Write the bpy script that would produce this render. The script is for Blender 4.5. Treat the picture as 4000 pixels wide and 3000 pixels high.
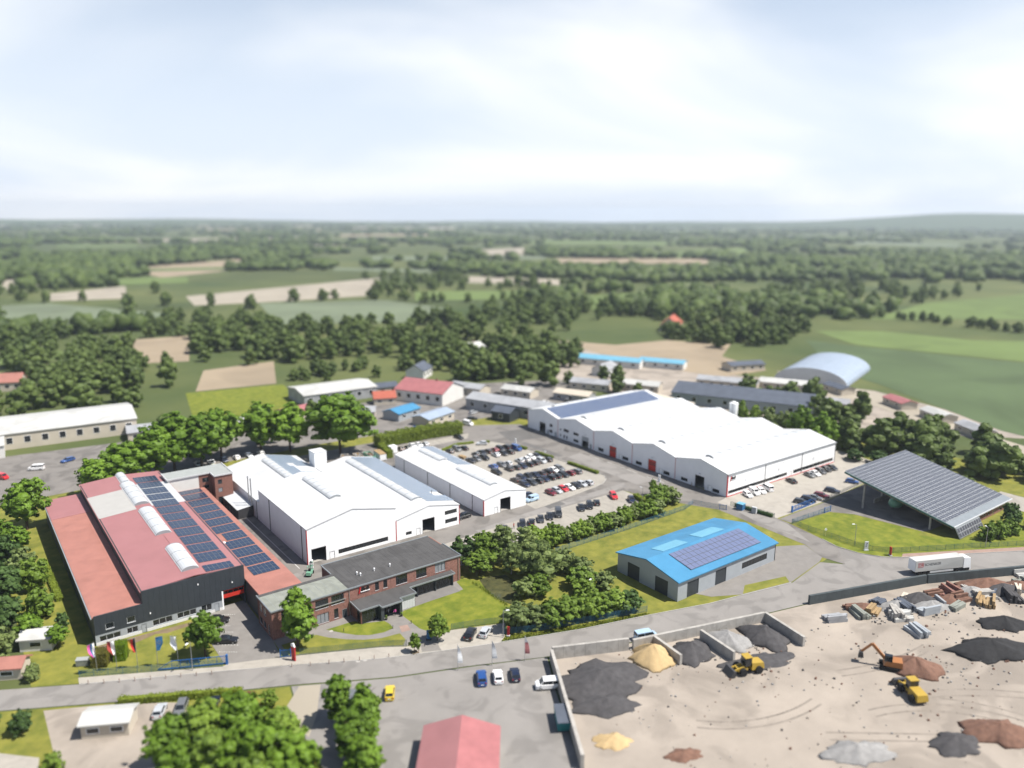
import bpy, math, random
import numpy as np
from mathutils import Vector, Matrix

# ------------------------------------------------------------------ scene, camera, sky, sun
for o in list(bpy.data.objects):
    bpy.data.objects.remove(o)
random.seed(7)
RNG = np.random.default_rng(11)
SC = bpy.context.scene
COL = SC.collection
R = math.radians

CAM_H = 86.0                      # drone height in metres
PITCH, ROLL, HEAD = R(12.335), R(-0.22), R(53.35)
_c, _s = math.cos(PITCH), math.sin(PITCH)
_rt, _fw, _dn = Vector((1, 0, 0)), Vector((0, _c, -_s)), Vector((0, -_s, -_c))
_r2 = _rt * math.cos(ROLL) + _dn * math.sin(ROLL)
_d2 = -_rt * math.sin(ROLL) + _dn * math.cos(ROLL)
_W = Matrix(((math.sin(HEAD), math.cos(HEAD), 0), (-math.cos(HEAD), math.sin(HEAD), 0), (0, 0, 1)))
_r2, _d2, _fw = _W @ _r2, _W @ _d2, _W @ _fw
cam_d = bpy.data.cameras.new('camera')
cam = bpy.data.objects.new('camera', cam_d)
COL.objects.link(cam)
cam.matrix_world = Matrix(((_r2.x, -_d2.x, -_fw.x, 0), (_r2.y, -_d2.y, -_fw.y, 0), (_r2.z, -_d2.z, -_fw.z, CAM_H), (0, 0, 0, 1)))
cam_d.sensor_fit = 'HORIZONTAL'
cam_d.sensor_width = 36
cam_d.lens = 36 * 3019 / 4000
cam_d.clip_start, cam_d.clip_end = 1.0, 60000
cam_d.dof.use_dof = True          # the photograph is soft in front of and behind the works
cam_d.dof.focus_distance = 188
cam_d.dof.aperture_fstop = cam_d.lens / 1000 / 1.42
SC.camera = cam

SUN_DIR = Vector((0.41, -0.44, 1.0)).normalized()
SUN_EL = math.asin(SUN_DIR.z)
world = bpy.data.worlds.new('World')
SC.world = world
world.use_nodes = True
nt = world.node_tree
nt.nodes.clear()
def N(tree, kind, **kw):
    n = tree.nodes.new(kind)
    for k, v in kw.items():
        setattr(n, k, v)
    return n
def vmath(tree, op, a, b=None):
    n = N(tree, 'ShaderNodeMath', operation=op)
    for i, x in enumerate((a, b)):
        if x is None: continue
        if isinstance(x, (int, float)): n.inputs[i].default_value = x
        else: tree.links.new(x, n.inputs[i])
    return n.outputs[0]
sky = N(nt, 'ShaderNodeTexSky', sky_type='NISHITA', sun_disc=False)
sky.sun_elevation = SUN_EL
sky.sun_rotation = math.pi / 2 - math.atan2(SUN_DIR.y, SUN_DIR.x)
sky.air_density, sky.dust_density, sky.ozone_density = 1.0, 1.0, 1.0
tc = N(nt, 'ShaderNodeTexCoord')
sep = N(nt, 'ShaderNodeSeparateXYZ')
nt.links.new(tc.outputs['Generated'], sep.inputs[0])
zz = vmath(nt, 'ADD', vmath(nt, 'MAXIMUM', sep.outputs[2], 0.0), 0.17)
comb = N(nt, 'ShaderNodeCombineXYZ')
nt.links.new(vmath(nt, 'DIVIDE', sep.outputs[0], zz), comb.inputs[0])
nt.links.new(vmath(nt, 'DIVIDE', sep.outputs[1], zz), comb.inputs[1])
cn = N(nt, 'ShaderNodeTexNoise')
cn.inputs['Scale'].default_value = 0.42
cn.inputs['Detail'].default_value = 4.5
cn.inputs['Roughness'].default_value = 0.5
cn.inputs['Distortion'].default_value = 0.6
ofs = N(nt, 'ShaderNodeVectorMath', operation='ADD')
ofs.inputs[1].default_value = (22.2, 11.4, 0)
nt.links.new(comb.outputs[0], ofs.inputs[0])
nt.links.new(ofs.outputs[0], cn.inputs['Vector'])
cr = N(nt, 'ShaderNodeMapRange', interpolation_type='SMOOTHSTEP')
cr.inputs['From Min'].default_value = 0.37
cr.inputs['From Max'].default_value = 0.74
el = N(nt, 'ShaderNodeMapRange')                 # apparent cover grows towards the horizon
el.inputs['From Min'].default_value, el.inputs['From Max'].default_value = 0.18, 0.46
el.inputs['To Min'].default_value, el.inputs['To Max'].default_value = 0.04, -0.26
nt.links.new(sep.outputs[2], el.inputs['Value'])
nt.links.new(vmath(nt, 'ADD', cn.outputs['Fac'], el.outputs[0]), cr.inputs['Value'])
hz = N(nt, 'ShaderNodeMapRange', interpolation_type='SMOOTHSTEP')      # long slant paths near the horizon: white air
hz.inputs['From Min'].default_value = 0.52
hz.inputs['From Max'].default_value = 0.0
hz.inputs['To Min'].default_value = 0.0
hz.inputs['To Max'].default_value = 0.92
nt.links.new(sep.outputs[2], hz.inputs['Value'])
mx1 = N(nt, 'ShaderNodeMix', data_type='RGBA')
nt.links.new(hz.outputs[0], mx1.inputs[0])
nt.links.new(sky.outputs[0], mx1.inputs[6])
mx1.inputs[7].default_value = (7.0, 7.7, 8.8, 1)
mx2 = N(nt, 'ShaderNodeMix', data_type='RGBA')
nt.links.new(cr.outputs[0], mx2.inputs[0])
nt.links.new(mx1.outputs[2], mx2.inputs[6])
mx2.inputs[7].default_value = (9.3, 9.35, 9.4, 1)
bg = N(nt, 'ShaderNodeBackground')
bg.inputs['Strength'].default_value = 0.075
nt.links.new(mx2.outputs[2], bg.inputs[0])
wo = N(nt, 'ShaderNodeOutputWorld')
nt.links.new(bg.outputs[0], wo.inputs[0])

sun_d = bpy.data.lights.new('sun', 'SUN')
sun_d.energy = 5.0
sun_d.angle = R(0.53)
sun_d.color = (1.0, 0.95, 0.87)
sun = bpy.data.objects.new('sun', sun_d)
COL.objects.link(sun)
sun.rotation_euler = SUN_DIR.to_track_quat('Z', 'Y').to_euler()
sun.location = SUN_DIR * 400

SC.view_settings.view_transform = 'Standard'
SC.view_settings.look = 'None'
SC.view_settings.exposure = 0.75
SC.view_settings.gamma = 1.0
SC.view_settings.use_curve_mapping = False
SC.render.engine = 'CYCLES'
SC.cycles.max_bounces = 5
SC.cycles.diffuse_bounces = 2
SC.cycles.glossy_bounces = 2
SC.cycles.transmission_bounces = 3
SC.cycles.transparent_max_bounces = 6
SC.cycles.volume_bounces = 0

# ------------------------------------------------------------------ materials
M = {}
def mat(name, col, rough=0.85, var=0.12, scale=0.5, bump=0.0, bscale=None, metal=0.0, spec=0.3, col2=None,
        detail=4, stretch=None, lines=None, coat=0.0, island=0.0, blot=0.0, bsc=0.05):
    """A procedural surface: base colour varied by noise in place, optional relief, optional ribs along one axis."""
    if not name.startswith(('white_', 'paint_', 'plastic_white', 'cloth')):          # base colours lowered to offset the raised exposure and deepen shadows
        col = tuple(c * 0.78 for c in col)
        col2 = None if col2 is None else tuple(c * 0.78 for c in col2)
    m = bpy.data.materials.new(name)
    m.use_nodes = True
    t = m.node_tree
    b = t.nodes['Principled BSDF']
    b.inputs['Roughness'].default_value = rough
    b.inputs['Metallic'].default_value = metal
    b.inputs['Specular IOR Level'].default_value = spec
    if coat: b.inputs['Coat Weight'].default_value = coat
    g = N(t, 'ShaderNodeNewGeometry')
    pos = g.outputs['Position']
    if stretch:
        vm = N(t, 'ShaderNodeVectorMath', operation='MULTIPLY')
        t.links.new(pos, vm.inputs[0]); vm.inputs[1].default_value = stretch
        pos = vm.outputs[0]
    c1 = [max(0, c * (1 - var)) for c in col] + [1]
    c2 = [min(1, c * (1 + var)) for c in col] + [1] if col2 is None else list(col2) + [1]
    n = N(t, 'ShaderNodeTexNoise')
    n.inputs['Scale'].default_value = scale
    n.inputs['Detail'].default_value = detail
    n.inputs['Roughness'].default_value = 0.6
    t.links.new(pos, n.inputs['Vector'])
    mr = N(t, 'ShaderNodeMapRange')
    mr.inputs['From Min'].default_value, mr.inputs['From Max'].default_value = 0.3, 0.7
    t.links.new(n.outputs['Fac'], mr.inputs['Value'])
    fac = mr.outputs[0]
    if island:
        a = vmath(t, 'MULTIPLY', g.outputs['Random Per Island'], island)
        fac = vmath(t, 'ADD', vmath(t, 'MULTIPLY', fac, 1 - island), a)
    mx = N(t, 'ShaderNodeMix', data_type='RGBA')
    t.links.new(fac, mx.inputs[0])
    mx.inputs[6].default_value, mx.inputs[7].default_value = c1, c2
    colour = mx.outputs[2]
    if blot:                                    # worn, stained or damp areas with a shape of their own
        nb = N(t, 'ShaderNodeTexNoise')
        nb.inputs['Scale'].default_value = bsc; nb.inputs['Detail'].default_value = 7; nb.inputs['Distortion'].default_value = 1.5
        t.links.new(g.outputs['Position'], nb.inputs['Vector'])
        rb = N(t, 'ShaderNodeMapRange', interpolation_type='SMOOTHSTEP')
        rb.inputs['From Min'].default_value, rb.inputs['From Max'].default_value = 0.48, 0.62
        rb.inputs['To Max'].default_value = blot
        t.links.new(nb.outputs['Fac'], rb.inputs['Value'])
        m3 = N(t, 'ShaderNodeMix', data_type='RGBA')
        t.links.new(rb.outputs[0], m3.inputs[0]); t.links.new(colour, m3.inputs[6])
        m3.inputs[7].default_value = [c * 0.45 for c in col] + [1]
        colour = m3.outputs[2]
    t.links.new(colour, b.inputs['Base Color'])
    h = None
    if bump:
        n2 = N(t, 'ShaderNodeTexNoise')
        n2.inputs['Scale'].default_value = bscale or scale * 4
        n2.inputs['Detail'].default_value = 3
        t.links.new(pos, n2.inputs['Vector'])
        h = n2.outputs['Fac']
    if lines:                                   # (axis, pitch, strength): ribs of a profiled sheet
        ax, pitch, st = lines
        sp = N(t, 'ShaderNodeSeparateXYZ')
        t.links.new(g.outputs['Position'], sp.inputs[0])
        w = vmath(t, 'SINE', vmath(t, 'MULTIPLY', sp.outputs[ax], 2 * math.pi / pitch))
        w = vmath(t, 'POWER', vmath(t, 'ABSOLUTE', w), 3.0)
        h = w if h is None else vmath(t, 'ADD', vmath(t, 'MULTIPLY', h, 0.3), w)
        bump = max(bump, st)
    if h is not None:
        bp = N(t, 'ShaderNodeBump')
        bp.inputs['Strength'].default_value = bump
        bp.inputs['Distance'].default_value = 0.05
        t.links.new(h, bp.inputs['Height'])
        t.links.new(bp.outputs[0], b.inputs['Normal'])
    M[name] = m
    return m
def leaf_mat(name, dark, light, trans=0.36, rnd=0.36):
    m = bpy.data.materials.new(name)
    m.use_nodes = True
    t = m.node_tree
    t.nodes.clear()
    g = N(t, 'ShaderNodeNewGeometry')
    oi = N(t, 'ShaderNodeObjectInfo')
    n = N(t, 'ShaderNodeTexNoise'); n.inputs['Scale'].default_value = 0.35; n.inputs['Detail'].default_value = 2
    t.links.new(g.outputs['Position'], n.inputs['Vector'])
    f = vmath(t, 'ADD', vmath(t, 'MULTIPLY', g.outputs['Random Per Island'], 0.45), vmath(t, 'MULTIPLY', n.outputs['Fac'], 0.35))
    f = vmath(t, 'ADD', f, vmath(t, 'MULTIPLY', oi.outputs['Random'], rnd))
    mx = N(t, 'ShaderNodeMix', data_type='RGBA')
    t.links.new(f, mx.inputs[0])
    mx.inputs[6].default_value = list(dark) + [1]
    mx.inputs[7].default_value = list(light) + [1]
    d = N(t, 'ShaderNodeBsdfPrincipled')
    d.inputs['Roughness'].default_value = 0.55
    d.inputs['Specular IOR Level'].default_value = 0.25
    t.links.new(mx.outputs[2], d.inputs['Base Color'])
    tr = N(t, 'ShaderNodeBsdfTranslucent')
    t.links.new(mx.outputs[2], tr.inputs[0])
    ms = N(t, 'ShaderNodeMixShader'); ms.inputs[0].default_value = trans
    t.links.new(d.outputs[0], ms.inputs[1]); t.links.new(tr.outputs[0], ms.inputs[2])
    o = N(t, 'ShaderNodeOutputMaterial')
    t.links.new(ms.outputs[0], o.inputs[0])
    M[name] = m
    return m

mat('ground_far', (0.05, 0.085, 0.022), 0.95, scale=0.006, col2=(0.14, 0.155, 0.05), detail=8, blot=0.35, bsc=0.003)
mat('asphalt', (0.215, 0.20, 0.185), 0.92, 0.14, scale=0.13, bump=0.15, bscale=6, detail=9, blot=0.5, bsc=0.11)
mat('asphalt_dark', (0.135, 0.13, 0.125), 0.92, 0.16, scale=0.15, bump=0.15, bscale=6, detail=9)
mat('road', (0.265, 0.25, 0.235), 0.9, 0.10, scale=0.10, bump=0.12, bscale=6, detail=9, blot=0.34, bsc=0.13)
mat('paver', (0.36, 0.335, 0.295), 0.92, 0.10, scale=0.22, bump=0.2, bscale=5, detail=9, blot=0.16, bsc=0.2)
mat('paver_red', (0.33, 0.23, 0.19), 0.92, 0.14, scale=0.6, bump=0.2, bscale=5, detail=8)
mat('paver_grey', (0.235, 0.22, 0.205), 0.92, 0.12, scale=0.4, bump=0.2, bscale=5, detail=9)
mat('sidewalk', (0.40, 0.37, 0.325), 0.92, 0.09, scale=0.3, bump=0.2, bscale=5, detail=9, blot=0.16, bsc=0.25)
mat('kerb_stone', (0.42, 0.41, 0.39), 0.9, 0.1)
mat('gravel', (0.365, 0.318, 0.27), 0.95, 0.16, scale=0.08, bump=0.5, bscale=2, detail=10, blot=0.40, bsc=0.06)
mat('lawn', (0.105, 0.155, 0.010), 0.95, scale=0.35, col2=(0.24, 0.25, 0.03), bump=0.6, bscale=6, detail=8, blot=0.14, bsc=0.12)
mat('gravel_damp', (0.265, 0.23, 0.195), 0.95, 0.2, scale=0.5, bump=0.4)
mat('lawn_dry', (0.14, 0.165, 0.025), 0.95, scale=0.3, col2=(0.27, 0.255, 0.045), bump=0.6, bscale=6, detail=8, blot=0.16, bsc=0.08)
mat('earth', (0.20, 0.15, 0.095), 0.95, 0.25, scale=0.5, bump=0.5, detail=8)
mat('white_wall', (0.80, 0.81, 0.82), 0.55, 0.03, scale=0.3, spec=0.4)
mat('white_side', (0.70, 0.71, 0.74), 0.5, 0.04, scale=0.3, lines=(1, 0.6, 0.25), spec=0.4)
mat('white_side_x', (0.78, 0.79, 0.80), 0.5, 0.04, scale=0.3, lines=(0, 0.6, 0.25), spec=0.4)
mat('white_roof', (0.50, 0.508, 0.515), 0.5, 0.04, scale=0.15, lines=(1, 1.2, 0.25), detail=7, blot=0.16, bsc=0.09)
mat('white_roof_x', (0.50, 0.508, 0.515), 0.5, 0.04, scale=0.15, lines=(0, 1.2, 0.25), detail=7, blot=0.16, bsc=0.09)
mat('grey_trim', (0.34, 0.36, 0.38), 0.45, 0.06, metal=0.2)
mat('light_trim', (0.62, 0.64, 0.66), 0.4, 0.05)
mat('red_trim', (0.52, 0.03, 0.035), 0.45, 0.06)
mat('red_door', (0.60, 0.045, 0.03), 0.4, 0.06, lines=(2, 0.9, 0.2))
mat('skylight', (0.58, 0.60, 0.62), 0.28, 0.05, scale=1.2, spec=0.5)
mat('skylight_rib', (0.30, 0.32, 0.34), 0.4, 0.08)
mat('roof_rose', (0.37, 0.168, 0.172), 0.6, 0.05, scale=0.25, lines=(1, 0.5, 0.35), detail=8, blot=0.08, bsc=0.12)
mat('roof_orange', (0.40, 0.178, 0.142), 0.65, 0.10, scale=0.3, lines=(1, 0.5, 0.35), detail=8, blot=0.16, bsc=0.15)
mat('roof_beige', (0.44, 0.43, 0.41), 0.7, 0.04, scale=0.4)
mat('facade_dark', (0.042, 0.050, 0.060), 0.5, 0.10, scale=0.8)
mat('plinth_white', (0.76, 0.76, 0.75), 0.7, 0.04)
mat('panel_grey', (0.38, 0.41, 0.44), 0.5, 0.05)
mat('brick', (0.235, 0.115, 0.09), 0.9, 0.35, scale=3.5, bump=0.3, bscale=10, detail=6)
mat('brick_mid', (0.275, 0.14, 0.112), 0.9, 0.35, scale=3.5, bump=0.3, bscale=10, detail=6)
mat('felt_dark', (0.088, 0.086, 0.086), 0.9, 0.14, scale=0.5, bump=0.2, bscale=4, stretch=(1.6, 0.25, 1), detail=8, blot=0.35, bsc=0.2)
mat('felt_seam', (0.060, 0.060, 0.062), 0.9, 0.1)
mat('felt_green', (0.27, 0.285, 0.25), 0.9, 0.10, scale=0.5, bump=0.2, bscale=4, detail=8, blot=0.3, bsc=0.2)
mat('felt_grey', (0.34, 0.36, 0.35), 0.9, 0.08, scale=0.6, bump=0.1, detail=8)
mat('coping', (0.30, 0.33, 0.35), 0.4, 0.06, metal=0.3)
mat('coping_light', (0.55, 0.56, 0.57), 0.4, 0.05)
mat('anthracite', (0.05, 0.06, 0.07), 0.4, 0.08, spec=0.5)
mat('blind', (0.30, 0.32, 0.34), 0.55, 0.05, lines=(2, 0.16, 0.4))
mat('glass', (0.018, 0.022, 0.026), 0.06, 0.2, scale=0.8, spec=0.6)
mat('interior', (0.20, 0.19, 0.18), 0.9, 0.1)
mat('pv_cell', (0.020, 0.038, 0.082), 0.16, 0.25, scale=1.3, spec=0.5, island=0.3)
mat('pv_blue', (0.065, 0.105, 0.21), 0.22, 0.2, scale=1.3, spec=0.5, island=0.3)
mat('pv_violet', (0.15, 0.18, 0.30), 0.35, 0.12, scale=0.9, spec=0.4, island=0.4)
mat('pv_sky_tint', (0.19, 0.26, 0.36), 0.3, 0.12, scale=0.9, spec=0.5, island=0.4)  # pale blue sky reflection painted into the cell colour
mat('pv_canopy', (0.085, 0.09, 0.11), 0.3, 0.10, scale=0.9, spec=0.5, island=0.4)
mat('pv_frame', (0.62, 0.64, 0.66), 0.4, 0.05)
mat('pv_frame_dark', (0.14, 0.15, 0.17), 0.4, 0.1)
mat('fence_blue', (0.045, 0.155, 0.245), 0.5, 0.1)
mat('gate_blue', (0.02, 0.135, 0.42), 0.4, 0.08)
mat('fence_green', (0.06, 0.14, 0.13), 0.5, 0.1)
mat('steel', (0.50, 0.52, 0.53), 0.35, 0.05, metal=0.7)
mat('dark_metal', (0.06, 0.06, 0.065), 0.5, 0.1)
mat('concrete', (0.43, 0.41, 0.38), 0.9, 0.12, scale=0.6, bump=0.2, blot=0.3, bsc=0.3)
mat('timber', (0.36, 0.25, 0.13), 0.8, 0.2, scale=1.0, stretch=(1, 1, 6))
mat('plastic_white', (0.75, 0.76, 0.77), 0.4, 0.03)
mat('plastic_green', (0.20, 0.42, 0.30), 0.4, 0.1, scale=2)
mat('rubber', (0.018, 0.018, 0.019), 0.85, 0.1)
mat('rim', (0.55, 0.56, 0.57), 0.3, 0.05, metal=0.8)
mat('lamp_lens', (0.75, 0.77, 0.80), 0.1, 0.03, spec=0.6)
mat('lamp_red', (0.42, 0.012, 0.012), 0.15, 0.05, spec=0.6)
mat('water', (0.055, 0.062, 0.032), 0.08, scale=0.5, col2=(0.12, 0.115, 0.05), spec=0.5, detail=6)
mat('line_paint', (0.72, 0.72, 0.70), 0.8, 0.12, scale=2)
mat('blue_roof', (0.065, 0.25, 0.44), 0.5, 0.06, scale=0.3, lines=(0, 0.8, 0.3), blot=0.2, bsc=0.1)
mat('bark', (0.085, 0.062, 0.042), 0.95, 0.25, scale=3, bump=0.5, stretch=(3, 3, 1))
mat('bark_birch', (0.42, 0.40, 0.37), 0.9, 0.3, scale=3)
mat('soil_field', (0.33, 0.265, 0.185), 0.95, 0.10, scale=0.03, detail=9, blot=0.25, bsc=0.012)
mat('soil_pale', (0.37, 0.33, 0.265), 0.95, 0.10, scale=0.02, detail=9, blot=0.25, bsc=0.012)
mat('crop_green', (0.115, 0.165, 0.05), 0.95, 0.14, scale=0.02, detail=9, blot=0.3, bsc=0.01)
mat('crop_bright', (0.135, 0.19, 0.055), 0.95, 0.12, scale=0.02, detail=9, blot=0.3, bsc=0.01)
mat('crop_grey', (0.165, 0.20, 0.125), 0.95, 0.10, scale=0.02, detail=9, blot=0.3, bsc=0.01)
mat('crop_dark', (0.085, 0.125, 0.052), 0.95, 0.12, scale=0.02, detail=9, blot=0.3, bsc=0.01)
mat('heap_dark', (0.075, 0.072, 0.075), 0.95, 0.25, scale=0.9, bump=0.8, bscale=3, detail=8)
mat('heap_black', (0.03, 0.03, 0.032), 0.95, 0.25, scale=0.9, bump=0.8, bscale=3, detail=8)
mat('heap_sand', (0.52, 0.38, 0.20), 0.95, 0.12, scale=0.9, bump=0.6, bscale=3, detail=8)
mat('heap_grey', (0.30, 0.295, 0.29), 0.95, 0.18, scale=0.9, bump=0.8, bscale=3, detail=8)
mat('heap_brown', (0.19, 0.105, 0.075), 0.95, 0.3, scale=0.9, bump=0.8, bscale=3, detail=8)
mat('tile_red', (0.42, 0.12, 0.08), 0.85, 0.2, scale=1.5, lines=(2, 0.25, 0.4))
mat('roof_pink', (0.38, 0.145, 0.15), 0.7, 0.12, scale=0.4, lines=(1, 0.5, 0.3))
mat('roof_grey', (0.36, 0.37, 0.39), 0.7, 0.10, scale=0.3, blot=0.3, bsc=0.1)
mat('roof_slate', (0.10, 0.115, 0.145), 0.5, 0.15, scale=0.3)
mat('roof_light', (0.54, 0.54, 0.52), 0.6, 0.06, scale=0.2, blot=0.25, bsc=0.1)
mat('roof_bluegrey', (0.33, 0.40, 0.50), 0.45, 0.06, scale=0.2, lines=(0, 3, 0.3))
mat('roof_sky', (0.16, 0.40, 0.55), 0.6, 0.06)
mat('render_beige', (0.58, 0.52, 0.43), 0.85, 0.06, scale=0.3)
mat('render_white', (0.74, 0.73, 0.70), 0.85, 0.05, scale=0.3)
mat('teal_wall', (0.07, 0.085, 0.09), 0.7, 0.15)
mat('yellow_paint', (0.46, 0.31, 0.05), 0.45, 0.06)
mat('orange_paint', (0.40, 0.17, 0.06), 0.45, 0.06)
mat('tarp_blue', (0.04, 0.16, 0.34), 0.6, 0.1)
mat('tarp_teal', (0.02, 0.20, 0.22), 0.6, 0.1)
for n_, c_ in {'black': (0.010, 0.010, 0.012), 'navy': (0.012, 0.018, 0.045), 'dark_grey': (0.045, 0.047, 0.052), 'grey': (0.16, 0.165, 0.17),
               'silver': (0.50, 0.52, 0.54), 'white': (0.80, 0.80, 0.80), 'dark_red': (0.16, 0.008, 0.018), 'red': (0.50, 0.012, 0.018),
               'blue': (0.02, 0.075, 0.26), 'light_blue': (0.42, 0.56, 0.70), 'brown': (0.07, 0.052, 0.045), 'green': (0.02, 0.07, 0.04), 'yellow': (0.55, 0.40, 0.03)}.items():
    mat('paint_' + n_, c_, 0.28, 0.05, metal=0.0 if n_ in ('white', 'red', 'black', 'yellow') else 0.25, spec=0.5, coat=0.6)
for n_, c_ in {'skin': (0.50, 0.30, 0.22), 'hair': (0.05, 0.03, 0.02), 'cloth_dark': (0.03, 0.032, 0.045), 'cloth_pink': (0.62, 0.10, 0.32),
               'cloth_red': (0.30, 0.05, 0.04), 'cloth_grey': (0.22, 0.23, 0.25), 'shoe': (0.6, 0.6, 0.6)}.items():
    mat(n_, c_, 0.8, 0.08)
leaf_mat('leaf_mid', (0.034, 0.078, 0.008), (0.205, 0.335, 0.035))
leaf_mat('leaf_fresh', (0.042, 0.086, 0.012), (0.245, 0.355, 0.050))
leaf_mat('leaf_dark', (0.025, 0.053, 0.018), (0.109, 0.185, 0.046))
leaf_mat('leaf_olive', (0.062, 0.098, 0.028), (0.255, 0.32, 0.105))
leaf_mat('leaf_hedge', (0.055, 0.095, 0.01), (0.27, 0.33, 0.04))
leaf_mat('leaf_clipped', (0.060, 0.110, 0.006), (0.150, 0.235, 0.010))
leaf_mat('leaf_brown', (0.055, 0.055, 0.010), (0.170, 0.160, 0.030))
leaf_mat('leaf_far', (0.030, 0.055, 0.016), (0.140, 0.195, 0.048), rnd=0.35)

# ------------------------------------------------------------------ building helpers
WL = {}                                        # world position of every parent made so far
class MB:
    """Collects simple solids in world coordinates and links them as one mesh object."""
    def __init__(self):
        self.v, self.f, self.m = [], [], []
    def quad(self, *p, mi=0):
        i = len(self.v); self.v += [tuple(q) for q in p]; self.f.append(tuple(range(i, i + len(p)))); self.m.append(mi); return self
    def hexa(self, p, mi=0):
        i = len(self.v); self.v += [tuple(q) for q in p]
        for a in ((0, 3, 2, 1), (4, 5, 6, 7), (0, 1, 5, 4), (1, 2, 6, 5), (2, 3, 7, 6), (3, 0, 4, 7)):
            self.f.append(tuple(i + k for k in a)); self.m.append(mi)
        return self
    def box(self, x0, y0, z0, x1, y1, z1, mi=0):
        return self.hexa([(x0, y0, z0), (x1, y0, z0), (x1, y1, z0), (x0, y1, z0), (x0, y0, z1), (x1, y0, z1), (x1, y1, z1), (x0, y1, z1)], mi)
    def prism(self, poly, z0, z1, mi=0):
        i = len(self.v); n = len(poly)
        self.v += [(p[0], p[1], z0) for p in poly] + [(p[0], p[1], z1) for p in poly]
        self.f.append(tuple(i + k for k in reversed(range(n)))); self.f.append(tuple(i + n + k for k in range(n))); self.m += [mi, mi]
        for k in range(n):
            self.f.append((i + k, i + (k + 1) % n, i + n + (k + 1) % n, i + n + k)); self.m.append(mi)
        return self
    def tube(self, a, b, r0, r1=None, n=8, mi=0, cap=True):
        r1 = r0 if r1 is None else r1
        a, b = Vector(a), Vector(b); d = (b - a)
        if d.length < 1e-6: return self
        d.normalize(); u = d.orthogonal().normalized(); w = d.cross(u)
        i = len(self.v)
        for c, r in ((a, r0), (b, r1)):
            for k in range(n):
                t = 2 * math.pi * k / n
                self.v.append(tuple(c + (u * math.cos(t) + w * math.sin(t)) * r))
        for k in range(n):
            self.f.append((i + k, i + (k + 1) % n, i + n + (k + 1) % n, i + n + k)); self.m.append(mi)
        if cap:
            self.f.append(tuple(i + k for k in reversed(range(n)))); self.f.append(tuple(i + n + k for k in range(n))); self.m += [mi, mi]
        return self
    def bar(self, a, b, w, h=None, mi=0):
        h = h or w
        a, b = Vector(a), Vector(b); d = (b - a).normalized()
        up = Vector((0, 0, 1)) if abs(d.z) < 0.95 else Vector((0, 1, 0))
        s = d.cross(up).normalized() * (w / 2); t = s.cross(d).normalized() * (h / 2)
        return self.hexa([a - s - t, a + s - t, a + s + t, a - s + t, b - s - t, b + s - t, b + s + t, b - s + t], mi)
    def loft(self, rings, mi=0, closed=True, cap=True):
        i = len(self.v); n = len(rings[0])
        for r in rings: self.v += [tuple(p) for p in r]
        for a in range(len(rings) - 1):
            for k in range(n if closed else n - 1):
                k2 = (k + 1) % n
                self.f.append((i + a * n + k, i + a * n + k2, i + (a + 1) * n + k2, i + (a + 1) * n + k)); self.m.append(mi)
        if cap and closed:
            self.f.append(tuple(i + k for k in reversed(range(n)))); self.f.append(tuple(i + (len(rings) - 1) * n + k for k in range(n))); self.m += [mi, mi]
        return self
    def mesh(self, name, mats, off=(0, 0, 0), smooth=False):
        me = bpy.data.meshes.new(name)
        me.from_pydata([(x - off[0], y - off[1], z - off[2]) for x, y, z in self.v], [], self.f)
        for m in (mats if isinstance(mats, (list, tuple)) else [mats]):
            me.materials.append(M[m] if isinstance(m, str) else m)
        if any(self.m): me.polygons.foreach_set('material_index', self.m)
        if smooth: me.polygons.foreach_set('use_smooth', [True] * len(self.f))
        me.update()
        return me
    def build(self, name, mats, parent=None, smooth=False):
        off = WL[parent] if parent is not None else (0, 0, 0)
        o = bpy.data.objects.new(name, self.mesh(name, mats, off, smooth))
        COL.objects.link(o)
        if parent is not None: o.parent = parent
        WL[o] = off
        return o
def tag(o, label=None, cat=None, group=None, kind=None):
    if label: o['label'] = label
    if cat: o['category'] = cat
    if group: o['group'] = group
    if kind: o['kind'] = kind
    return o
def thing(name, label, cat, loc=(0, 0, 0), rz=0.0, group=None):
    o = bpy.data.objects.new(name, None)
    o.empty_display_size = 0.3
    o.location = loc; o.rotation_euler = (0, 0, rz)
    COL.objects.link(o)
    WL[o] = tuple(loc)
    return tag(o, label, cat, group)
def link_mesh(name, me, parent=None, loc=(0, 0, 0), rz=0.0, scale=None):
    o = bpy.data.objects.new(name, me)
    o.location = loc; o.rotation_euler = (0, 0, rz)
    if scale is not None: o.scale = scale
    COL.objects.link(o)
    if parent is not None: o.parent = parent
    return o
def copy_tree(o, parent=None):
    c = o.copy(); COL.objects.link(c); c.parent = parent
    for ch in KIDS.get(o.name, []):
        copy_tree(ch, c)
    return c
KIDS = {}
def remember(root):
    """Note a template's parts once, so that copies need no search."""
    todo = [root]
    while todo:
        p = todo.pop(); ks = list(p.children); KIDS[p.name] = ks; todo += ks
    return root
def sheet(name, poly, z, m, parent=None, kind='structure', label=None):
    from mathutils.geometry import tessellate_polygon
    co = [Vector((p[0], p[1], 0)) for p in poly]
    tris = []
    for a, b, c in tessellate_polygon([co]):
        n = (co[b] - co[a]).cross(co[c] - co[a]).z
        tris.append((a, b, c) if n > 0 else (a, c, b))
    me = bpy.data.meshes.new(name)
    me.from_pydata([(p.x, p.y, z) for p in co], [], tris)
    me.materials.append(M[m]); me.update()
    o = bpy.data.objects.new(name, me); COL.objects.link(o)
    if parent: o.parent = parent
    else: o['kind'] = kind
    if label: o['label'] = label
    WL[o] = (0, 0, 0)
    return o
def pt(side, pos, a, d, z):
    return {'S': (a, pos + d, z), 'W': (pos + d, a, z), 'N': (a, pos - d, z), 'E': (pos - d, a, z)}[side]
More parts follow.
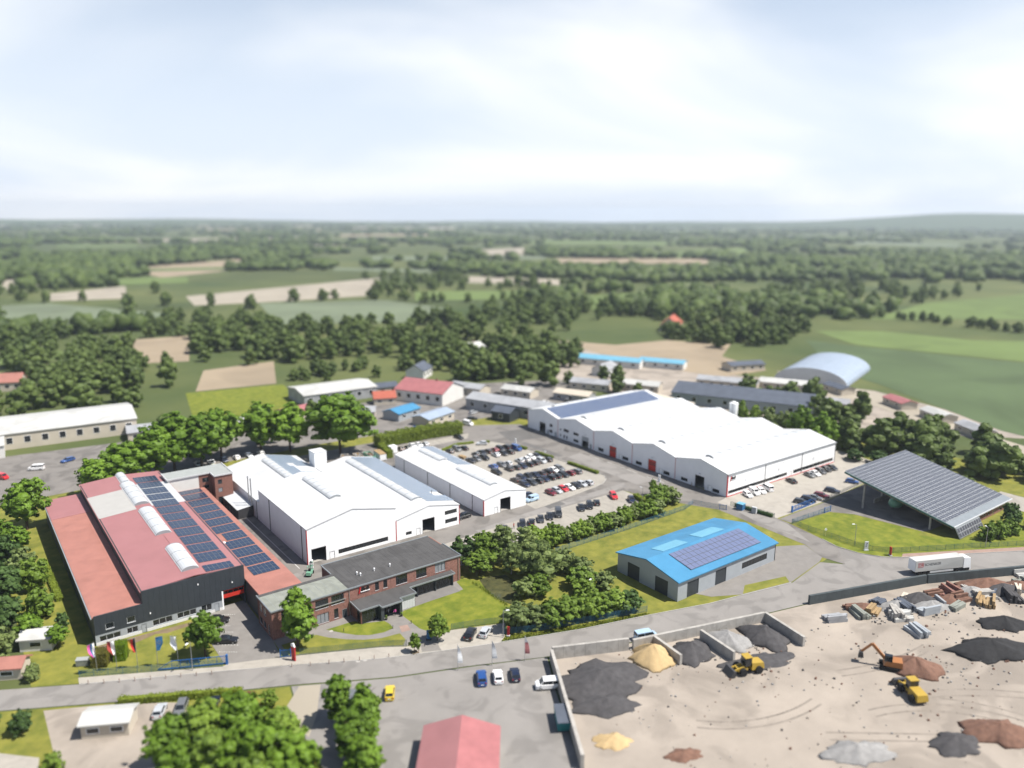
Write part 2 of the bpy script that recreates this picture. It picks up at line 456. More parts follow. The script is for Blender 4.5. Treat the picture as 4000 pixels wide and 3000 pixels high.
def sbox(mb, side, pos, a0, a1, z0, z1, d0, d1, mi=0, za=None, zb=None):
    za = z1 if za is None else za; zb = z1 if zb is None else zb
    q = lambda a, d, z: pt(side, pos, a, d, z)
    return mb.hexa([q(a0, d0, z0), q(a1, d0, z0), q(a1, d1, z0), q(a0, d1, z0), q(a0, d0, za), q(a1, d0, zb), q(a1, d1, zb), q(a0, d1, za)], mi)
def wall(parent, side, pos, a0, a1, z0, top, ops, m, thick=0.3, pitch=None, gap=0.03, breaks=(), name='wall', pname='panel'):
    """A wall with real openings; with a pitch it is clad in separate panels."""
    tf = top if callable(top) else (lambda a: top)
    cuts = {a0, a1} | {b for b in breaks if a0 < b < a1}
    for o in ops: cuts |= {max(a0, o[0]), min(a1, o[1])}
    grid = []
    if pitch:
        n = max(1, round((a1 - a0) / pitch)); grid = [a0 + (a1 - a0) * k / n for k in range(n + 1)]
        cuts |= set(grid)
    cs = sorted(cuts)
    cs = [c for k, c in enumerate(cs) if k == 0 or c - cs[k - 1] > 1e-4]
    groups = {}
    for s, e in zip(cs[:-1], cs[1:]):
        mid = (s + e) / 2
        key = 0
        if pitch:
            key = min(len(grid) - 2, max(0, int((mid - a0) / (a1 - a0) * (len(grid) - 1))))
        s2 = s + gap / 2 if any(abs(s - g) < 1e-4 for g in grid) else s
        e2 = e - gap / 2 if any(abs(e - g) < 1e-4 for g in grid) else e
        zs = z0
        segs = []
        for o in sorted([o for o in ops if o[0] < mid < o[1]], key=lambda o: o[2]):
            if o[2] > zs + 1e-3: segs.append((zs, o[2], o[2]))
            zs = o[3]
        segs.append((zs, tf(s), tf(e)))
        for lo, ha, hb in segs:
            if max(ha, hb) > lo + 1e-3: groups.setdefault(key, []).append((s2, e2, lo, ha, hb))
    for key in sorted(groups):
        sets = {}
        for g in groups[key]:                          # pieces above and below an opening are panels of their own
            sets.setdefault((round(g[2], 2) if pitch else 0), []).append(g)
        for lo_ in sorted(sets):
            mb = MB()
            for s, e, lo, ha, hb in sets[lo_]:
                sbox(mb, side, pos, s, e, lo, ha, 0, thick, za=ha, zb=hb)
            mb.build(pname if pitch else name, m, parent)
def window(parent, side, pos, a0, a1, z0, z1, fm='anthracite', n=1, inset=0.06, pane='glass', fw=0.07, sill=False):
    mb = MB()
    sbox(mb, side, pos, a0, a1, z0, z0 + fw, inset, inset + 0.12)
    sbox(mb, side, pos, a0, a1, z1 - fw, z1, inset, inset + 0.12)
    for k in range(n + 1):
        c = a0 + (a1 - a0) * k / n
        lo = c if k == 0 else c - fw if k == n else c - fw / 2
        sbox(mb, side, pos, lo, lo + fw, z0 + fw, z1 - fw, inset, inset + 0.12)
    w = mb.build('window', fm, parent)
    for k in range(n):
        s, e = a0 + (a1 - a0) * k / n + fw / 2 + 0.01, a0 + (a1 - a0) * (k + 1) / n - fw / 2 - 0.01
        sbox(MB(), side, pos, s, e, z0 + fw * 0.5, z1 - fw * 0.5, inset + 0.05, inset + 0.075).build('pane', pane, w)
    if sill:
        sbox(MB(), side, pos, a0 - 0.05, a1 + 0.05, z0 - 0.06, z0 - 0.003, -0.08, inset).build('sill', 'light_trim', w)
    return w
def door(parent, side, pos, a0, a1, z0, z1, m='light_trim', inset=0.05, fm='grey_trim'):
    mb = MB()
    sbox(mb, side, pos, a0, a1, z1 - 0.07, z1, -0.03, 0.1)
    sbox(mb, side, pos, a0, a0 + 0.07, z0, z1 - 0.07, -0.03, 0.1)
    sbox(mb, side, pos, a1 - 0.07, a1, z0, z1 - 0.07, -0.03, 0.1)
    d = sbox(MB(), side, pos, a0 + 0.08, a1 - 0.08, z0 + 0.02, z1 - 0.08, inset, inset + 0.06).build('door', m, parent)
    mb.build('door_frame', fm, d)
    sbox(MB(), side, pos, a1 - 0.28, a1 - 0.16, z0 + 1.0, z0 + 1.05, inset - 0.05, inset - 0.003).build('handle', 'dark_metal', d)
    return d
def gable(parent, axis, a0, a1, b0, b1, ze, zr, m, thick=0.22, over=0.15, ov_end=0.12, name='roof', ridge=None, ze2=None):
    """Gable roof slab; axis is the ridge direction, a the range along it, b the range across."""
    ze2 = ze if ze2 is None else ze2
    c = (b0 + b1) / 2 if ridge is None else ridge
    sl0, sl1 = (zr - ze) / (c - b0), (zr - ze2) / (b1 - c)
    prof = [(b0 - over, ze - over * sl0), (c, zr), (b1 + over, ze2 - over * sl1)]
    mb = MB()
    P = (lambda a, b, z: (b, a, z)) if axis == 'Y' else (lambda a, b, z: (a, b, z))
    s, e = a0 - ov_end, a1 + ov_end
    for (p, zp), (q, zq) in zip(prof[:-1], prof[1:]):
        mb.hexa([P(s, p, zp), P(s, q, zq), P(e, q, zq), P(e, p, zp), P(s, p, zp + thick), P(s, q, zq + thick), P(e, q, zq + thick), P(e, p, zp + thick)])
    return mb.build(name, m, parent)
def vault(parent, axis, a0, a1, c, w, z, rise, seg=2.6, n=8, name='skylight', m='skylight', rib=0.10):
    """Barrel rooflight along a ridge with arched ribs."""
    P = (lambda a, b, zz: (b, a, zz)) if axis == 'Y' else (lambda a, b, zz: (a, b, zz))
    arc = [(c + w / 2 * math.cos(math.pi * k / n), z + rise * math.sin(math.pi * k / n)) for k in range(n + 1)]
    mb = MB(); mb.loft([[P(a, b, zz) for b, zz in arc] for a in (a0, a1)], closed=True)
    s = mb.build(name, m, parent)
    k = max(1, round((a1 - a0) / seg))
    for i in range(k + 1):
        a = a0 + (a1 - a0) * i / k
        mb = MB()
        big = [(c + (w / 2 + 0.05) * math.cos(math.pi * j / n), z + (rise + 0.06) * math.sin(math.pi * j / n)) for j in range(n + 1)]
        mb.loft([[P(a - rib / 2, b, zz) for b, zz in big], [P(a + rib / 2, b, zz) for b, zz in big]], closed=True)
        mb.build('rib', 'skylight_rib', s)
    sd = MB()
    for sg in (-1, 1):
        b = c + sg * (w / 2 + 0.04)
        p, q = P(a0, b - 0.06, z - 0.25), P(a1, b + 0.06, z + 0.12)
        sd.box(p[0], p[1], p[2], q[0], q[1], q[2])
    sd.build('kerb_frame', 'light_trim', s)
    return s
PVM = {}
def pv_mesh(w, h, cell, frame, cols=0, rows=0):
    key = (round(w, 3), round(h, 3), cell, frame)
    if key not in PVM:
        mb = MB()
        mb.box(0, 0, 0, w, h, 0.05, mi=1)
        b = 0.045
        mb.quad((b, b, 0.056), (w - b, b, 0.056), (w - b, h - b, 0.056), (b, h - b, 0.056), mi=0)
        PVM[key] = mb.mesh('solar_panel', [cell, frame])
    return PVM[key]
def pv_grid(parent, o, u, v, nu, nv, mw, mh, gap, cell, frame='pv_frame', skip=None, limit=None, name='solar_panel'):
    """nu x nv modules laid from corner o along unit vectors u and v; every module is its own part."""
    u, v = Vector(u).normalized(), Vector(v).normalized(); n = u.cross(v)
    me = pv_mesh(mw, mh, cell, frame)
    base = Matrix(((u.x, v.x, n.x), (u.y, v.y, n.y), (u.z, v.z, n.z))).to_4x4()
    off = Vector(WL[parent])
    cells = [(i, j) for j in range(nv) for i in range(nu) if not (skip and skip(i, j))]
    rest = []
    if limit and len(cells) > limit:
        cells.sort(key=lambda c: (Vector(o) + u * c[0] * (mw + gap) + v * c[1] * (mh + gap)).length)
        cells, rest = cells[:limit], cells[limit:]
    for i, j in cells:
        p = Vector(o) + u * (i * (mw + gap)) + v * (j * (mh + gap)) + n * 0.06
        ob = bpy.data.objects.new(name, me); COL.objects.link(ob); ob.parent = parent
        ob.matrix_local = Matrix.Translation(p - off) @ base
    if rest:
        mb = MB()
        for i, j in rest:
            p = Vector(o) + u * (i * (mw + gap)) + v * (j * (mh + gap)) + n * 0.06
            k = len(mb.v)
            mb.v += [tuple(p + u * x.co.x + v * x.co.y + n * x.co.z) for x in me.vertices]
            for f in me.polygons:
                mb.f.append(tuple(k + q for q in f.vertices)); mb.m.append(f.material_index)
        mb.build('solar_field', [cell, frame], parent)['kind'] = 'stuff'
def lettering(parent, text, size, loc, rx, rz, m, extrude=0.06, shear=0.0, name='lettering'):
    cu = bpy.data.curves.new('type', 'FONT')
    cu.body = text; cu.size = size; cu.extrude = extrude; cu.shear = shear
    tmp = bpy.data.objects.new('type', cu); COL.objects.link(tmp)
    me = bpy.data.meshes.new_from_object(tmp.evaluated_get(bpy.context.evaluated_depsgraph_get()))
    bpy.data.objects.remove(tmp); bpy.data.curves.remove(cu)
    me.name = name; me.materials.clear(); me.materials.append(M[m])
    w = WL.get(parent, (0, 0, 0))
    o = link_mesh(name, me, parent, (loc[0] - w[0], loc[1] - w[1], loc[2] - w[2]))
    o.rotation_euler = (rx, 0, rz)
    return o
def inside(p, poly):
    x, y = p; r = False; j = len(poly) - 1
    for i in range(len(poly)):
        (xi, yi), (xj, yj) = poly[i][:2], poly[j][:2]
        if (yi > y) != (yj > y) and x < (xj - xi) * (y - yi) / (yj - yi) + xi: r = not r
        j = i
    return r

# ------------------------------------------------------------------ the ground
LAND = 9000.0
sheet('ground', [(LAND * math.cos(2 * math.pi * k / 120), LAND * math.sin(2 * math.pi * k / 120)) for k in range(120)], -0.08, 'ground_far')
sheet('plot_lawn', [(5, 268), (5, 156), (12.5, 152), (73, 121.4), (118, 106.5), (132, 102.2), (156, 97.2), (178, 100), (184, 102), (192, 88.8), (222, 71.8),
                    (262, 50), (300, 60), (292, 120), (285, 150), (268, 170), (262, 262), (110, 272)], -0.03, 'lawn_dry')
sheet('yard', [(57.3, 262), (57.3, 154), (64, 159.6), (92.9, 159.6), (95, 158), (100, 163), (124, 166.9), (168.7, 166.8), (170, 160), (176, 146), (180, 138),
               (178.5, 108), (175, 101), (176, 95), (184, 101.9), (185.5, 107.4), (187.8, 118.5), (188.4, 123.4), (184.6, 137.2), (184.6, 142.2), (190.4, 143.4),
               (190.4, 250), (170, 262)], 0.0, 'asphalt')
sheet('road', [(-120, 218), (0, 158.5), (12.5, 151.6), (36.1, 139.7), (46, 134.6), (61.7, 126), (73, 121.2), (84.3, 116.8), (100.8, 110.9), (117.7, 106.3), (132, 102),
               (142, 100), (156, 97), (172, 99.5), (176, 95), (184, 101.9), (185, 96.7), (188, 91.6), (191.6, 88.5), (221.7, 71.5), (330, 14),
               (330, 6), (216, 63), (182, 79), (165, 84.5), (152, 88.5), (140, 91.5), (118, 97), (96, 104.5), (88, 107.5), (73.6, 114), (60.8, 119.1), (44, 128.2),
               (20.2, 140), (0, 151), (-120, 211)], -0.004, 'road')
sheet('works_parking', [(136, 170.8), (140.5, 171), (162.3, 174.1), (168, 175.6), (171.6, 177.8), (173.7, 181.1), (172.4, 198), (170.6, 220), (169.8, 227), (166, 236), (161, 239.6),
                        (152, 240.6), (142, 240), (136, 236)], 0.004, 'paver')
sheet('roadside_parking', [(93.2, 159.2), (99.8, 165.2), (124.5, 166.9), (168.6, 166.8), (168.7, 162.8), (166, 156), (164, 152), (120, 150), (93.2, 152)], 0.006, 'paver')
sheet('hedge_parking', [(125, 244.5), (161, 245.5), (165, 251), (125, 252)], 0.005, 'paver')
sheet('hall_parking', [(184.6, 142.2), (184.6, 137.2), (188.4, 123.6), (212, 123.2), (262, 126.6), (266, 160), (250.5, 160), (250.5, 143.3), (190.2, 143.3)], 0.007, 'sidewalk')
sheet('canopy_yard', [(188.6, 119.3), (205.4, 117.4), (209.5, 112), (213.1, 93.6), (216, 92.8), (262, 92), (262, 126.2), (212, 122.8), (188.6, 123)], 0.008, 'asphalt')
sheet('canopy_drive', [(252.6, 80), (266, 82), (266, 95), (252.6, 91.8)], 0.012, 'paver')
sheet('canopy_lawn', [(189.4, 118.2), (205, 117), (209, 112), (212.7, 93.8), (209.3, 93.2), (214.5, 87.2), (215.6, 84.5), (230, 84), (252, 84), (252, 58), (221.7, 71.8),
                      (191.8, 88.8), (188.2, 91.8), (185.2, 96.8), (184.4, 102.2), (185.7, 107.3)], 0.014, 'lawn')
sheet('pavement', [(191.7, 88.7), (222, 71.7), (280, 41), (281, 42.6), (223, 73.4), (194, 89.6)], 0.020, 'paver_red')
sheet('pavement', [(12.5, 154.2), (35.6, 141.9), (37, 142.2), (45.8, 138.3), (63.4, 130.1), (67.9, 127), (69.8, 126.2), (73.6, 125.6), (75, 126.8), (78.7, 127), (89.6, 122.6),
                   (86.3, 118.2), (84.3, 117.0), (73, 121.4), (61.7, 126.2), (46, 134.8), (36.1, 139.9), (12.3, 151.9)], 0.006, 'sidewalk')
sheet('driveway', [(36.2, 142.4), (46, 138.3), (46.9, 145.4), (47.7, 166), (42, 166), (41.5, 164.3), (36.3, 164.2)], 0.009, 'paver_grey')
sheet('entrance_path', [(46.9, 145.3), (46.5, 138.2), (63.4, 130.3), (68, 127.2), (69.9, 126.4), (70.5, 125.8), (69.5, 123.4), (73, 121.5), (73.2, 122.8), (74.6, 127), (74.6, 139), (92.8, 140.7), (92.8, 145.3)], 0.011, 'paver_grey')
sheet('entrance_path', [(70.6, 135), (72.3, 134.4), (71.8, 132.1), (69.8, 132.4)], 0.016, 'paver_red')
sheet('front_lawn', [(57.4, 142.8), (60.1, 142.7), (63.5, 142.6), (65.6, 140.2), (69, 138.8), (69.4, 137), (69.2, 134.9), (66.8, 134.6), (63.8, 135.4), (61.5, 137.2), (59.5, 139.7)], 0.018, 'lawn')
sheet('front_lawn', [(47.6, 142.6), (54.9, 142.1), (56.6, 139.5), (59.2, 136.8), (62, 134.5), (65.2, 132.9), (69.3, 132.3), (69.1, 129.5), (67.6, 127.7), (63.5, 130.4), (57.4, 133.2), (47.4, 138)], 0.019, 'lawn_dry')
sheet('front_lawn', [(73.3, 138.5), (74.4, 140.2), (77.7, 140.4), (90.7, 140.8), (91.5, 145), (93.4, 145.7), (96.3, 141.8), (94.7, 137.2), (94.2, 132.7), (94.8, 127.9), (96, 124), (92, 121.4),
                     (89.6, 123), (78.9, 127.4), (75.4, 127.6), (73.6, 131.5)], 0.013, 'lawn')
sheet('front_lawn', [(13, 154.4), (35.4, 143), (36.1, 147), (36.1, 160), (35.5, 162.4), (17.5, 163.9), (12.8, 164)], 0.015, 'lawn_dry')
sheet('bare_strip', [(17.4, 164.1), (35.5, 162.8), (35.4, 161.6), (30, 161.2), (28, 162.2), (24, 161), (21, 162.6), (17.5, 162.4)], 0.021, 'earth')
sheet('pond', [(96.5, 142.5), (99, 142.8), (103, 141), (103.5, 136), (101, 132), (98.4, 129.8), (95.6, 128.4), (94.6, 132), (94.7, 137)], 0.017, 'water')
sheet('hall_forecourt', [(131, 111), (171, 112), (178.3, 108), (174.9, 100.8), (171.9, 99.7), (156, 97.3), (142, 100.3), (135, 104)], 0.003, 'paver_grey')
sheet('forecourt_lawn', [(142, 100.5), (156, 97.6), (158, 100), (146, 103)], 0.010, 'lawn_dry')
sheet('gravel_yard', [(89, 106.9), (96, 104.2), (118, 96.7), (140, 91.2), (152, 88.2), (165, 84.2), (182, 78.7), (216, 62.7), (330, 5.6), (330, -90), (50, -90), (72, 77), (83, 97)], -0.02, 'gravel')
sheet('south_yard', [(44, 127.7), (60.8, 118.7), (73.6, 113.6), (88.6, 107), (82.6, 97), (71.6, 77), (49, -90), (20, -90), (40, 60), (40, 110)], -0.016, 'road')
sheet('south_gardens', [(-120, 210), (0, 150.6), (20.2, 139.6), (43.7, 127.8), (39.6, 110), (39.6, 60), (19, -90), (-120, -90)], -0.024, 'lawn_dry')
sheet('sand_yard', [(6, 146.6), (12, 143.6), (21, 138.8), (27, 134), (25, 124), (21, 113), (10, 108), (2, 118), (6, 132)], -0.012, 'gravel')
sheet('garden_path', [(45.2, 126.9), (48.6, 125), (44.5, 117), (41, 112), (39.8, 121), (42.6, 124)], -0.010, 'soil_pale')
sheet('garden_path', [(-20, 150), (-4, 141), (4, 133), (2, 120), (-6, 121), (-6, 132), (-26, 146)], -0.010, 'sidewalk')
sheet('back_yard', [(-40, 268), (57, 268), (110, 273), (118, 262), (126, 262), (165, 256), (190.5, 253), (250, 262), (262, 310), (215, 330), (130, 320), (60, 318), (-40, 330)], -0.05, 'asphalt')
sheet('back_lawn', [(80, 330), (128, 322), (138, 384), (92, 392)], -0.044, 'lawn')
sheet('back_yard', [(262, 262), (300, 160), (345, 110), (352, 116), (374, 196), (355, 250), (330, 300), (345, 410), (300, 360), (262, 312)], -0.055, 'gravel')

# raised kerbs (a real step)
def kerb(name, pts, w=0.15, h=0.12, m='kerb_stone'):
    mb = MB()
    for (a, b) in zip(pts[:-1], pts[1:]):
        mb.bar((a[0], a[1], h / 2 + 0.0), (b[0], b[1], h / 2 + 0.0), w, h)
    tag(mb.build(name, m), kind='structure')
kerb('kerb', [(185.5, 107.4), (184.2, 102.3), (185, 96.7), (186.2, 94), (188, 91.6), (191.6, 88.6), (221.7, 71.6), (280, 40.8)])
kerb('kerb', [(84.2, 116.9), (100.8, 111), (117.7, 106.4), (132, 102.1), (142, 100.1), (156, 97.1)])
kerb('kerb', [(12.3, 151.7), (36.1, 139.8), (61.7, 126.1), (73, 121.3), (84.2, 116.9)], h=0.05)
kerb('kerb', [(162.3, 174), (168, 175.5), (171.6, 177.7), (173.8, 181.1), (172.6, 198), (170.8, 220)])
# painted lines
ln = MB()
for x0, y0, x1, y1 in ((184.7, 200.2, 184.7, 195.4), (184.7, 191.3, 184.7, 182.2), (184.6, 181.2, 184.6, 176), (184.6, 172, 184.6, 164)):
    ln.box(x0 - 0.07, y1, 0.001, x0 + 0.07, y0, 0.0045)
for y0, y1, x in ((216.8, 174, 63.9),):
    ln.box(x - 0.06, y1, 0.001, x + 0.06, y0, 0.0045)
ln.box(60.5, 166.2, 0.001, 64.2, 166.32, 0.0045)
ln.build('painted_lines', 'line_paint')['kind'] = 'structure'
ln = MB()
for (xa, ya), (xb, yb) in (((41.1, 162.4), (44.1, 160.6)), ((39.9, 157.6), (41.6, 156.3)), ((39.4, 154.9), (41.4, 153.4)), ((36.8, 150.6), (40.8, 147.6)), ((36.6, 147.5), (39.7, 145.2))):
    for k in range(8):
        t0, t1 = k / 8, k / 8 + 0.06
        ln.bar((xa + (xb - xa) * t0, ya + (yb - ya) * t0, 0.011), (xa + (xb - xa) * t1, ya + (yb - ya) * t1, 0.011), 0.12, 0.004)
ln.build('painted_lines', 'line_paint')['kind'] = 'structure'
mb = MB()
for x in np.arange(140.0, 166, 2.6):                               # dark joint strips between the bays beside the road
    mb.box(x, 156.5, 0.006, x + 0.12, 162.5, 0.0085)
mb.build('bay_strips', 'paver_grey')['kind'] = 'structure'
mb = MB()
for x in np.arange(144.0, 158, 2.6):
    mb.box(x, 245.3, 0.006, x + 0.14, 250.5, 0.0085)
mb.build('bay_strips', 'paver_grey')['kind'] = 'structure'
mb = MB()
for x in np.arange(209.0, 250, 2.7):
    mb.box(x, 137.2, 0.008, x + 0.12, 142.4, 0.0105)
mb.build('bay_strips', 'paver')['kind'] = 'structure'
for n, (x, y) in enumerate(((57.6, 127.9), (58.9, 127.4), (58, 141.6))):
    mb = MB(); mb.tube((x, y, 0.012), (x, y, 0.026), 0.42, n=20)
    o = mb.build('manhole_cover', 'concrete')
    tag(o, ['round concrete manhole cover on the front pavement, the left of a pair', 'round concrete manhole cover on the front pavement, the right of a pair',
            'pale round manhole cover at the tip of the leaf shaped front lawn'][n], 'manhole cover', 'manhole covers at the front')

# wooded hills on the horizon, right
def ridge_hill(name, a0, a1, r0, depth, h, seed):
    rr = random.Random(seed)
    rows = []
    n = 48
    for j in range(7):
        row = []
        for i in range(n + 1):
            t = i / n
            a = a0 + (a1 - a0) * t
            env = math.sin(math.pi * min(1, max(0, t))) ** 0.7 * (0.75 + 0.25 * math.sin(t * 9 + seed)) * (0.8 + 0.2 * math.sin(t * 23 + seed * 2))
            r = r0 + depth * j / 6
            z = h * env * math.sin(math.pi * j / 6) - 1.2
            row.append((r * math.cos(a), r * math.sin(a), z + (rr.random() * 4 if 0 < j < 6 else 0)))
        rows.append(row)
    mb = MB(); mb.loft(rows, closed=False, cap=False)
    o = mb.build(name, 'leaf_far', smooth=True)
    o['kind'] = 'structure'
    return o
ridge_hill('hills', HEAD - R(75), HEAD - R(2), 6200, 2400, 128, 3)
ridge_hill('hills', HEAD - R(14), HEAD + R(60), 7200, 1500, 58, 8)
# worn patches and repairs in the yard surface
for z, (nm, poly, m) in enumerate([('yard_patch', [(112.5, 160.5), (140, 167.6), (172, 168.4), (174, 172), (140, 170.6), (112.5, 168)], 'road'), ('yard_patch', [(176, 168), (184, 168), (184, 205), (177, 204)], 'road'), ('yard_patch', [(172, 232), (188, 228), (189, 243), (176, 246)], 'asphalt_dark'),
                                   ('yard_patch', [(139.5, 171.2), (146, 171.4), (146, 168.6), (139.5, 168.4)], 'asphalt_dark'), ('yard_patch', [(58.5, 160), (63, 160), (64.5, 172), (58.5, 172)], 'road'), ('yard_patch', [(174.5, 206), (176.8, 206), (176, 228), (173.8, 228)], 'asphalt_dark'),
                                   ('yard_patch', [(181, 108), (187, 119), (187.6, 123), (184, 136), (181.5, 126)], 'road'), ('yard_patch', [(113, 176), (119.5, 176), (119.5, 226), (113, 226)], 'paver_grey')]):
    sheet(nm, poly, .0012 + z * .00012, m)

# ------------------------------------------------------------------ the works: red roofed factory hall
fac = thing('factory_hall', 'long factory hall with rose red roofs, dark front wall and white plinth beside the flags', 'building', (17.2, 164.3, 0))
Y0 = 164.3
ZL, ZH = 6.2, 9.1
ops = [(19.2, 20.8, 3.05, 4.3), (23.2, 24.8, 3.1, 4.4), (17.9, 21.8, 0.65, 1.85), (23.0, 25.1, 0.7, 1.95), (28.0, 31.9, 0.8, 2.1), (32.9, 36.8, 0.9, 2.15), (37.9, 40.1, 0.85, 2.3),
       (25.8, 26.8, 0.0, 2.0), (40.7, 41.7, 0.0, 2.0)]
low = lambda a: ZL + 0.25 if a < 26.39 else ZH + 0.2
wall(fac, 'S', Y0, 17.2, 26.4, 2.3, ZL + 0.25, [o for o in ops if o[2] > 2.3], 'facade_dark', pitch=1.15, gap=0.02)
wall(fac, 'S', Y0, 26.4, 42.4, 2.3, ZH + 0.2, [], 'facade_dark', pitch=1.15, gap=0.02)
wall(fac, 'S', Y0, 42.4, 47.6, 4.45, ZH + 0.2, [], 'facade_dark', pitch=1.15, gap=0.02)
wall(fac, 'S', Y0 - 0.02, 17.2, 42.4, 0.0, 0.62, [(25.8, 26.8, 0, 2), (40.7, 41.7, 0, 2)], 'plinth_white', thick=0.34, name='plinth')
wall(fac, 'S', Y0 + 0.04, 17.2, 42.4, 0.62, 2.3, [o for o in ops if o[2] < 2.3], 'panel_grey', thick=0.26)
for o in ops:
    if o[2] > 0: window(fac, 'S', Y0 + (0.04 if o[2] < 2.3 else 0), o[0], o[1], o[2], o[3], 'light_trim', n=max(1, round((o[1] - o[0]) / 1.3)), sill=o[2] > 2.3)
    else: door(fac, 'S', Y0 + 0.03, o[0], o[1], 0.02, o[3], 'panel_grey')
for a, z in ((27.6, 3.8), (37.5, 7.4), (44.7, 5.8)):
    sbox(MB(), 'S', Y0, a, a + 0.22, z, z + 0.3, -0.14, -0.01).build('wall_lamp', 'plastic_white', fac)
# the red folding gate between the hall and the office wing, over the driveway
mb = MB(); sbox(mb, 'S', Y0 + 0.5, 42.5, 47.4, 2.35, 4.4, 0, 0.12)
g_ = mb.build('red_gate', 'red_door', fac)
for k in range(4):
    sbox(MB(), 'S', Y0 + 0.5, 42.8 + k * 1.15, 43.8 + k * 1.15, 3.35, 3.95, -0.03, -0.006).build('pane', 'glass', g_)
MB().box(42.4, Y0 + 0.02, 0, 42.7, 176, 4.4).build('passage_wall', 'white_wall', fac)
wall(fac, 'W', 17.2, 164.62, 245, 0.0, ZL - 0.1, [], 'facade_dark', thick=0.28)
MB().box(17.2, 244.7, 0, 47.6, 245, 6.0).build('back_wall', 'facade_dark', fac)
MB().box(26.4, 164.65, 5.9, 26.65, 244.7, 9.0).build('clerestory_wall', 'felt_seam', fac)
MB().box(47.4, 164.65, 0, 47.66, 244.7, 9.0).build('east_wall', 'facade_dark', fac)
mb = MB(); mb.hexa([(16.95, 164.62, 5.95), (26.38, 164.62, 6.25), (26.38, 228, 6.25), (16.95, 228, 5.95), (16.95, 164.62, 6.15), (26.38, 164.62, 6.45), (26.38, 228, 6.45), (16.95, 228, 6.15)])
mb.build('low_roof', 'roof_orange', fac)
mb = MB(); mb.hexa([(16.95, 228.05, 5.98), (26.38, 228.05, 6.28), (26.38, 245.3, 6.28), (16.95, 245.3, 5.98), (16.95, 228.05, 6.2), (26.38, 228.05, 6.5), (26.38, 245.3, 6.5), (16.95, 245.3, 6.2)])
mb.build('low_roof', 'roof_rose', fac)
MB().box(16.7, 164.62, 5.85, 16.94, 245.3, 6.05).build('gutter', 'grey_trim', fac)
RX, RZ = 37.2, 9.75
def rz_at(x): return 8.95 + (RZ - 8.95) * (x - 26.4) / (RX - 26.4) if x < RX else 8.95 + (RZ - 8.95) * (47.7 - x) / (47.7 - RX)
gable(fac, 'Y', 164.66, 246, 26.4, 47.7, 8.75, RZ - 0.2, 'roof_rose', thick=0.2, over=0.2, ov_end=0.0, name='upper_roof', ridge=RX)
mb = MB()
mb.hexa([(26.35, 213.7, rz_at(26.4) + 0.0), (35.4, 213.7, rz_at(35.4)), (35.4, 232.2, rz_at(35.4)), (26.35, 232.2, rz_at(26.4)),
         (26.35, 213.7, rz_at(26.4) + 0.05), (35.4, 213.7, rz_at(35.4) + 0.05), (35.4, 232.2, rz_at(35.4) + 0.05), (26.35, 232.2, rz_at(26.4) + 0.05)])
mb.build('pale_roof_patch', 'roof_beige', fac)
mb = MB()
for a, b in ((214.0, 234.4),):
    mb.hexa([(39.2, a, rz_at(39.2)), (47.8, a, rz_at(47.8)), (47.8, b, rz_at(47.8)), (39.2, b, rz_at(39.2)), (39.2, a, rz_at(39.2) + 0.05), (47.8, a, rz_at(47.8) + 0.05), (47.8, b, rz_at(47.8) + 0.05), (39.2, b, rz_at(39.2) + 0.05)])
mb.build('pale_roof_patch', 'coping_light', fac)
for a, b, w in ((168, 183, 3.5), (192.2, 212, 3.5), (216.4, 236.5, 3.5), (237, 246.3, 2.4)):
    vault(fac, 'Y', a, b, RX, w, RZ - 0.12, 0.85, seg=4.6, rib=0.14)
MB().box(36.95, 183.3, RZ, 37.45, 191.9, RZ + 0.06).build('ridge_cap', 'roof_rose', fac)
sl = Vector((1, 0, -(RZ - 8.95) / (47.7 - RX))).normalized()
for k in range(13):
    yb = 164.6 + k * 5.93
    if k == 0: yb, nrow = 165.0, 2
    else: nrow = 3
    pv_grid(fac, (39.7, yb, rz_at(39.7) + 0.03), sl, (0, 1, 0), 6, nrow, 1.0, 1.74, 0.025, 'pv_cell', 'pv_frame_dark')

# low orange roofed hall between factory and yard
low_h = thing('connecting_hall', 'low hall with orange roof and solar rows between red factory and white halls', 'building', (47.7, 153.9, 0))
mb = MB(); mb.hexa([(47.75, 153.9, 5.55), (57.4, 153.9, 5.45), (57.4, 232, 5.45), (47.75, 232, 5.55), (47.75, 153.9, 5.8), (57.4, 153.9, 5.7), (57.4, 232, 5.7), (47.75, 232, 5.8)])
mb.build('roof', 'roof_orange', low_h)
wall(low_h, 'E', 57.2, 159.7, 231.8, 0, 5.45, [], 'brick', thick=0.3)  # unseen wall, made dark brick to cut light bounced into the alley
wall(low_h, 'W', 47.72, 154.0, 164.25, 0, 5.5, [], 'facade_dark', thick=0.3)
MB().box(47.75, 231.5, 0, 57.2, 231.8, 5.4).build('back_wall', 'white_wall', low_h)
MB().box(48.1, 163.9, 0, 56.9, 164.2, 5.4).build('inner_wall', 'interior', low_h)
for k in range(12):
    yb = 164.9 + k * 5.75
    pv_grid(low_h, (49.9, yb, 5.78), (1, 0, -0.0104), (0, 1, 0), 6, 3, 1.0, 1.68, 0.025, 'pv_cell', 'pv_frame_dark', skip=(lambda i, j, k=k: (k == 4 and i == 0) or (k == 11 and j == 2)))
mb = MB(); mb.tube((49.2, 185.5, 5.8), (49.2, 185.5, 6.5), 0.35, n=14); mb.tube((49.2, 185.5, 6.5), (49.2, 185.5, 6.62), 0.62, n=14)
mb.build('roof_fan', 'plastic_white', low_h)
mb = MB()
for k in range(4): mb.tube((48.3, 193.5 + k * 1.1, 5.8), (48.3, 193.5 + k * 1.1, 7.2), 0.05)
mb.tube((48.3, 193.5, 7.0), (48.3, 196.8, 7.0), 0.04)
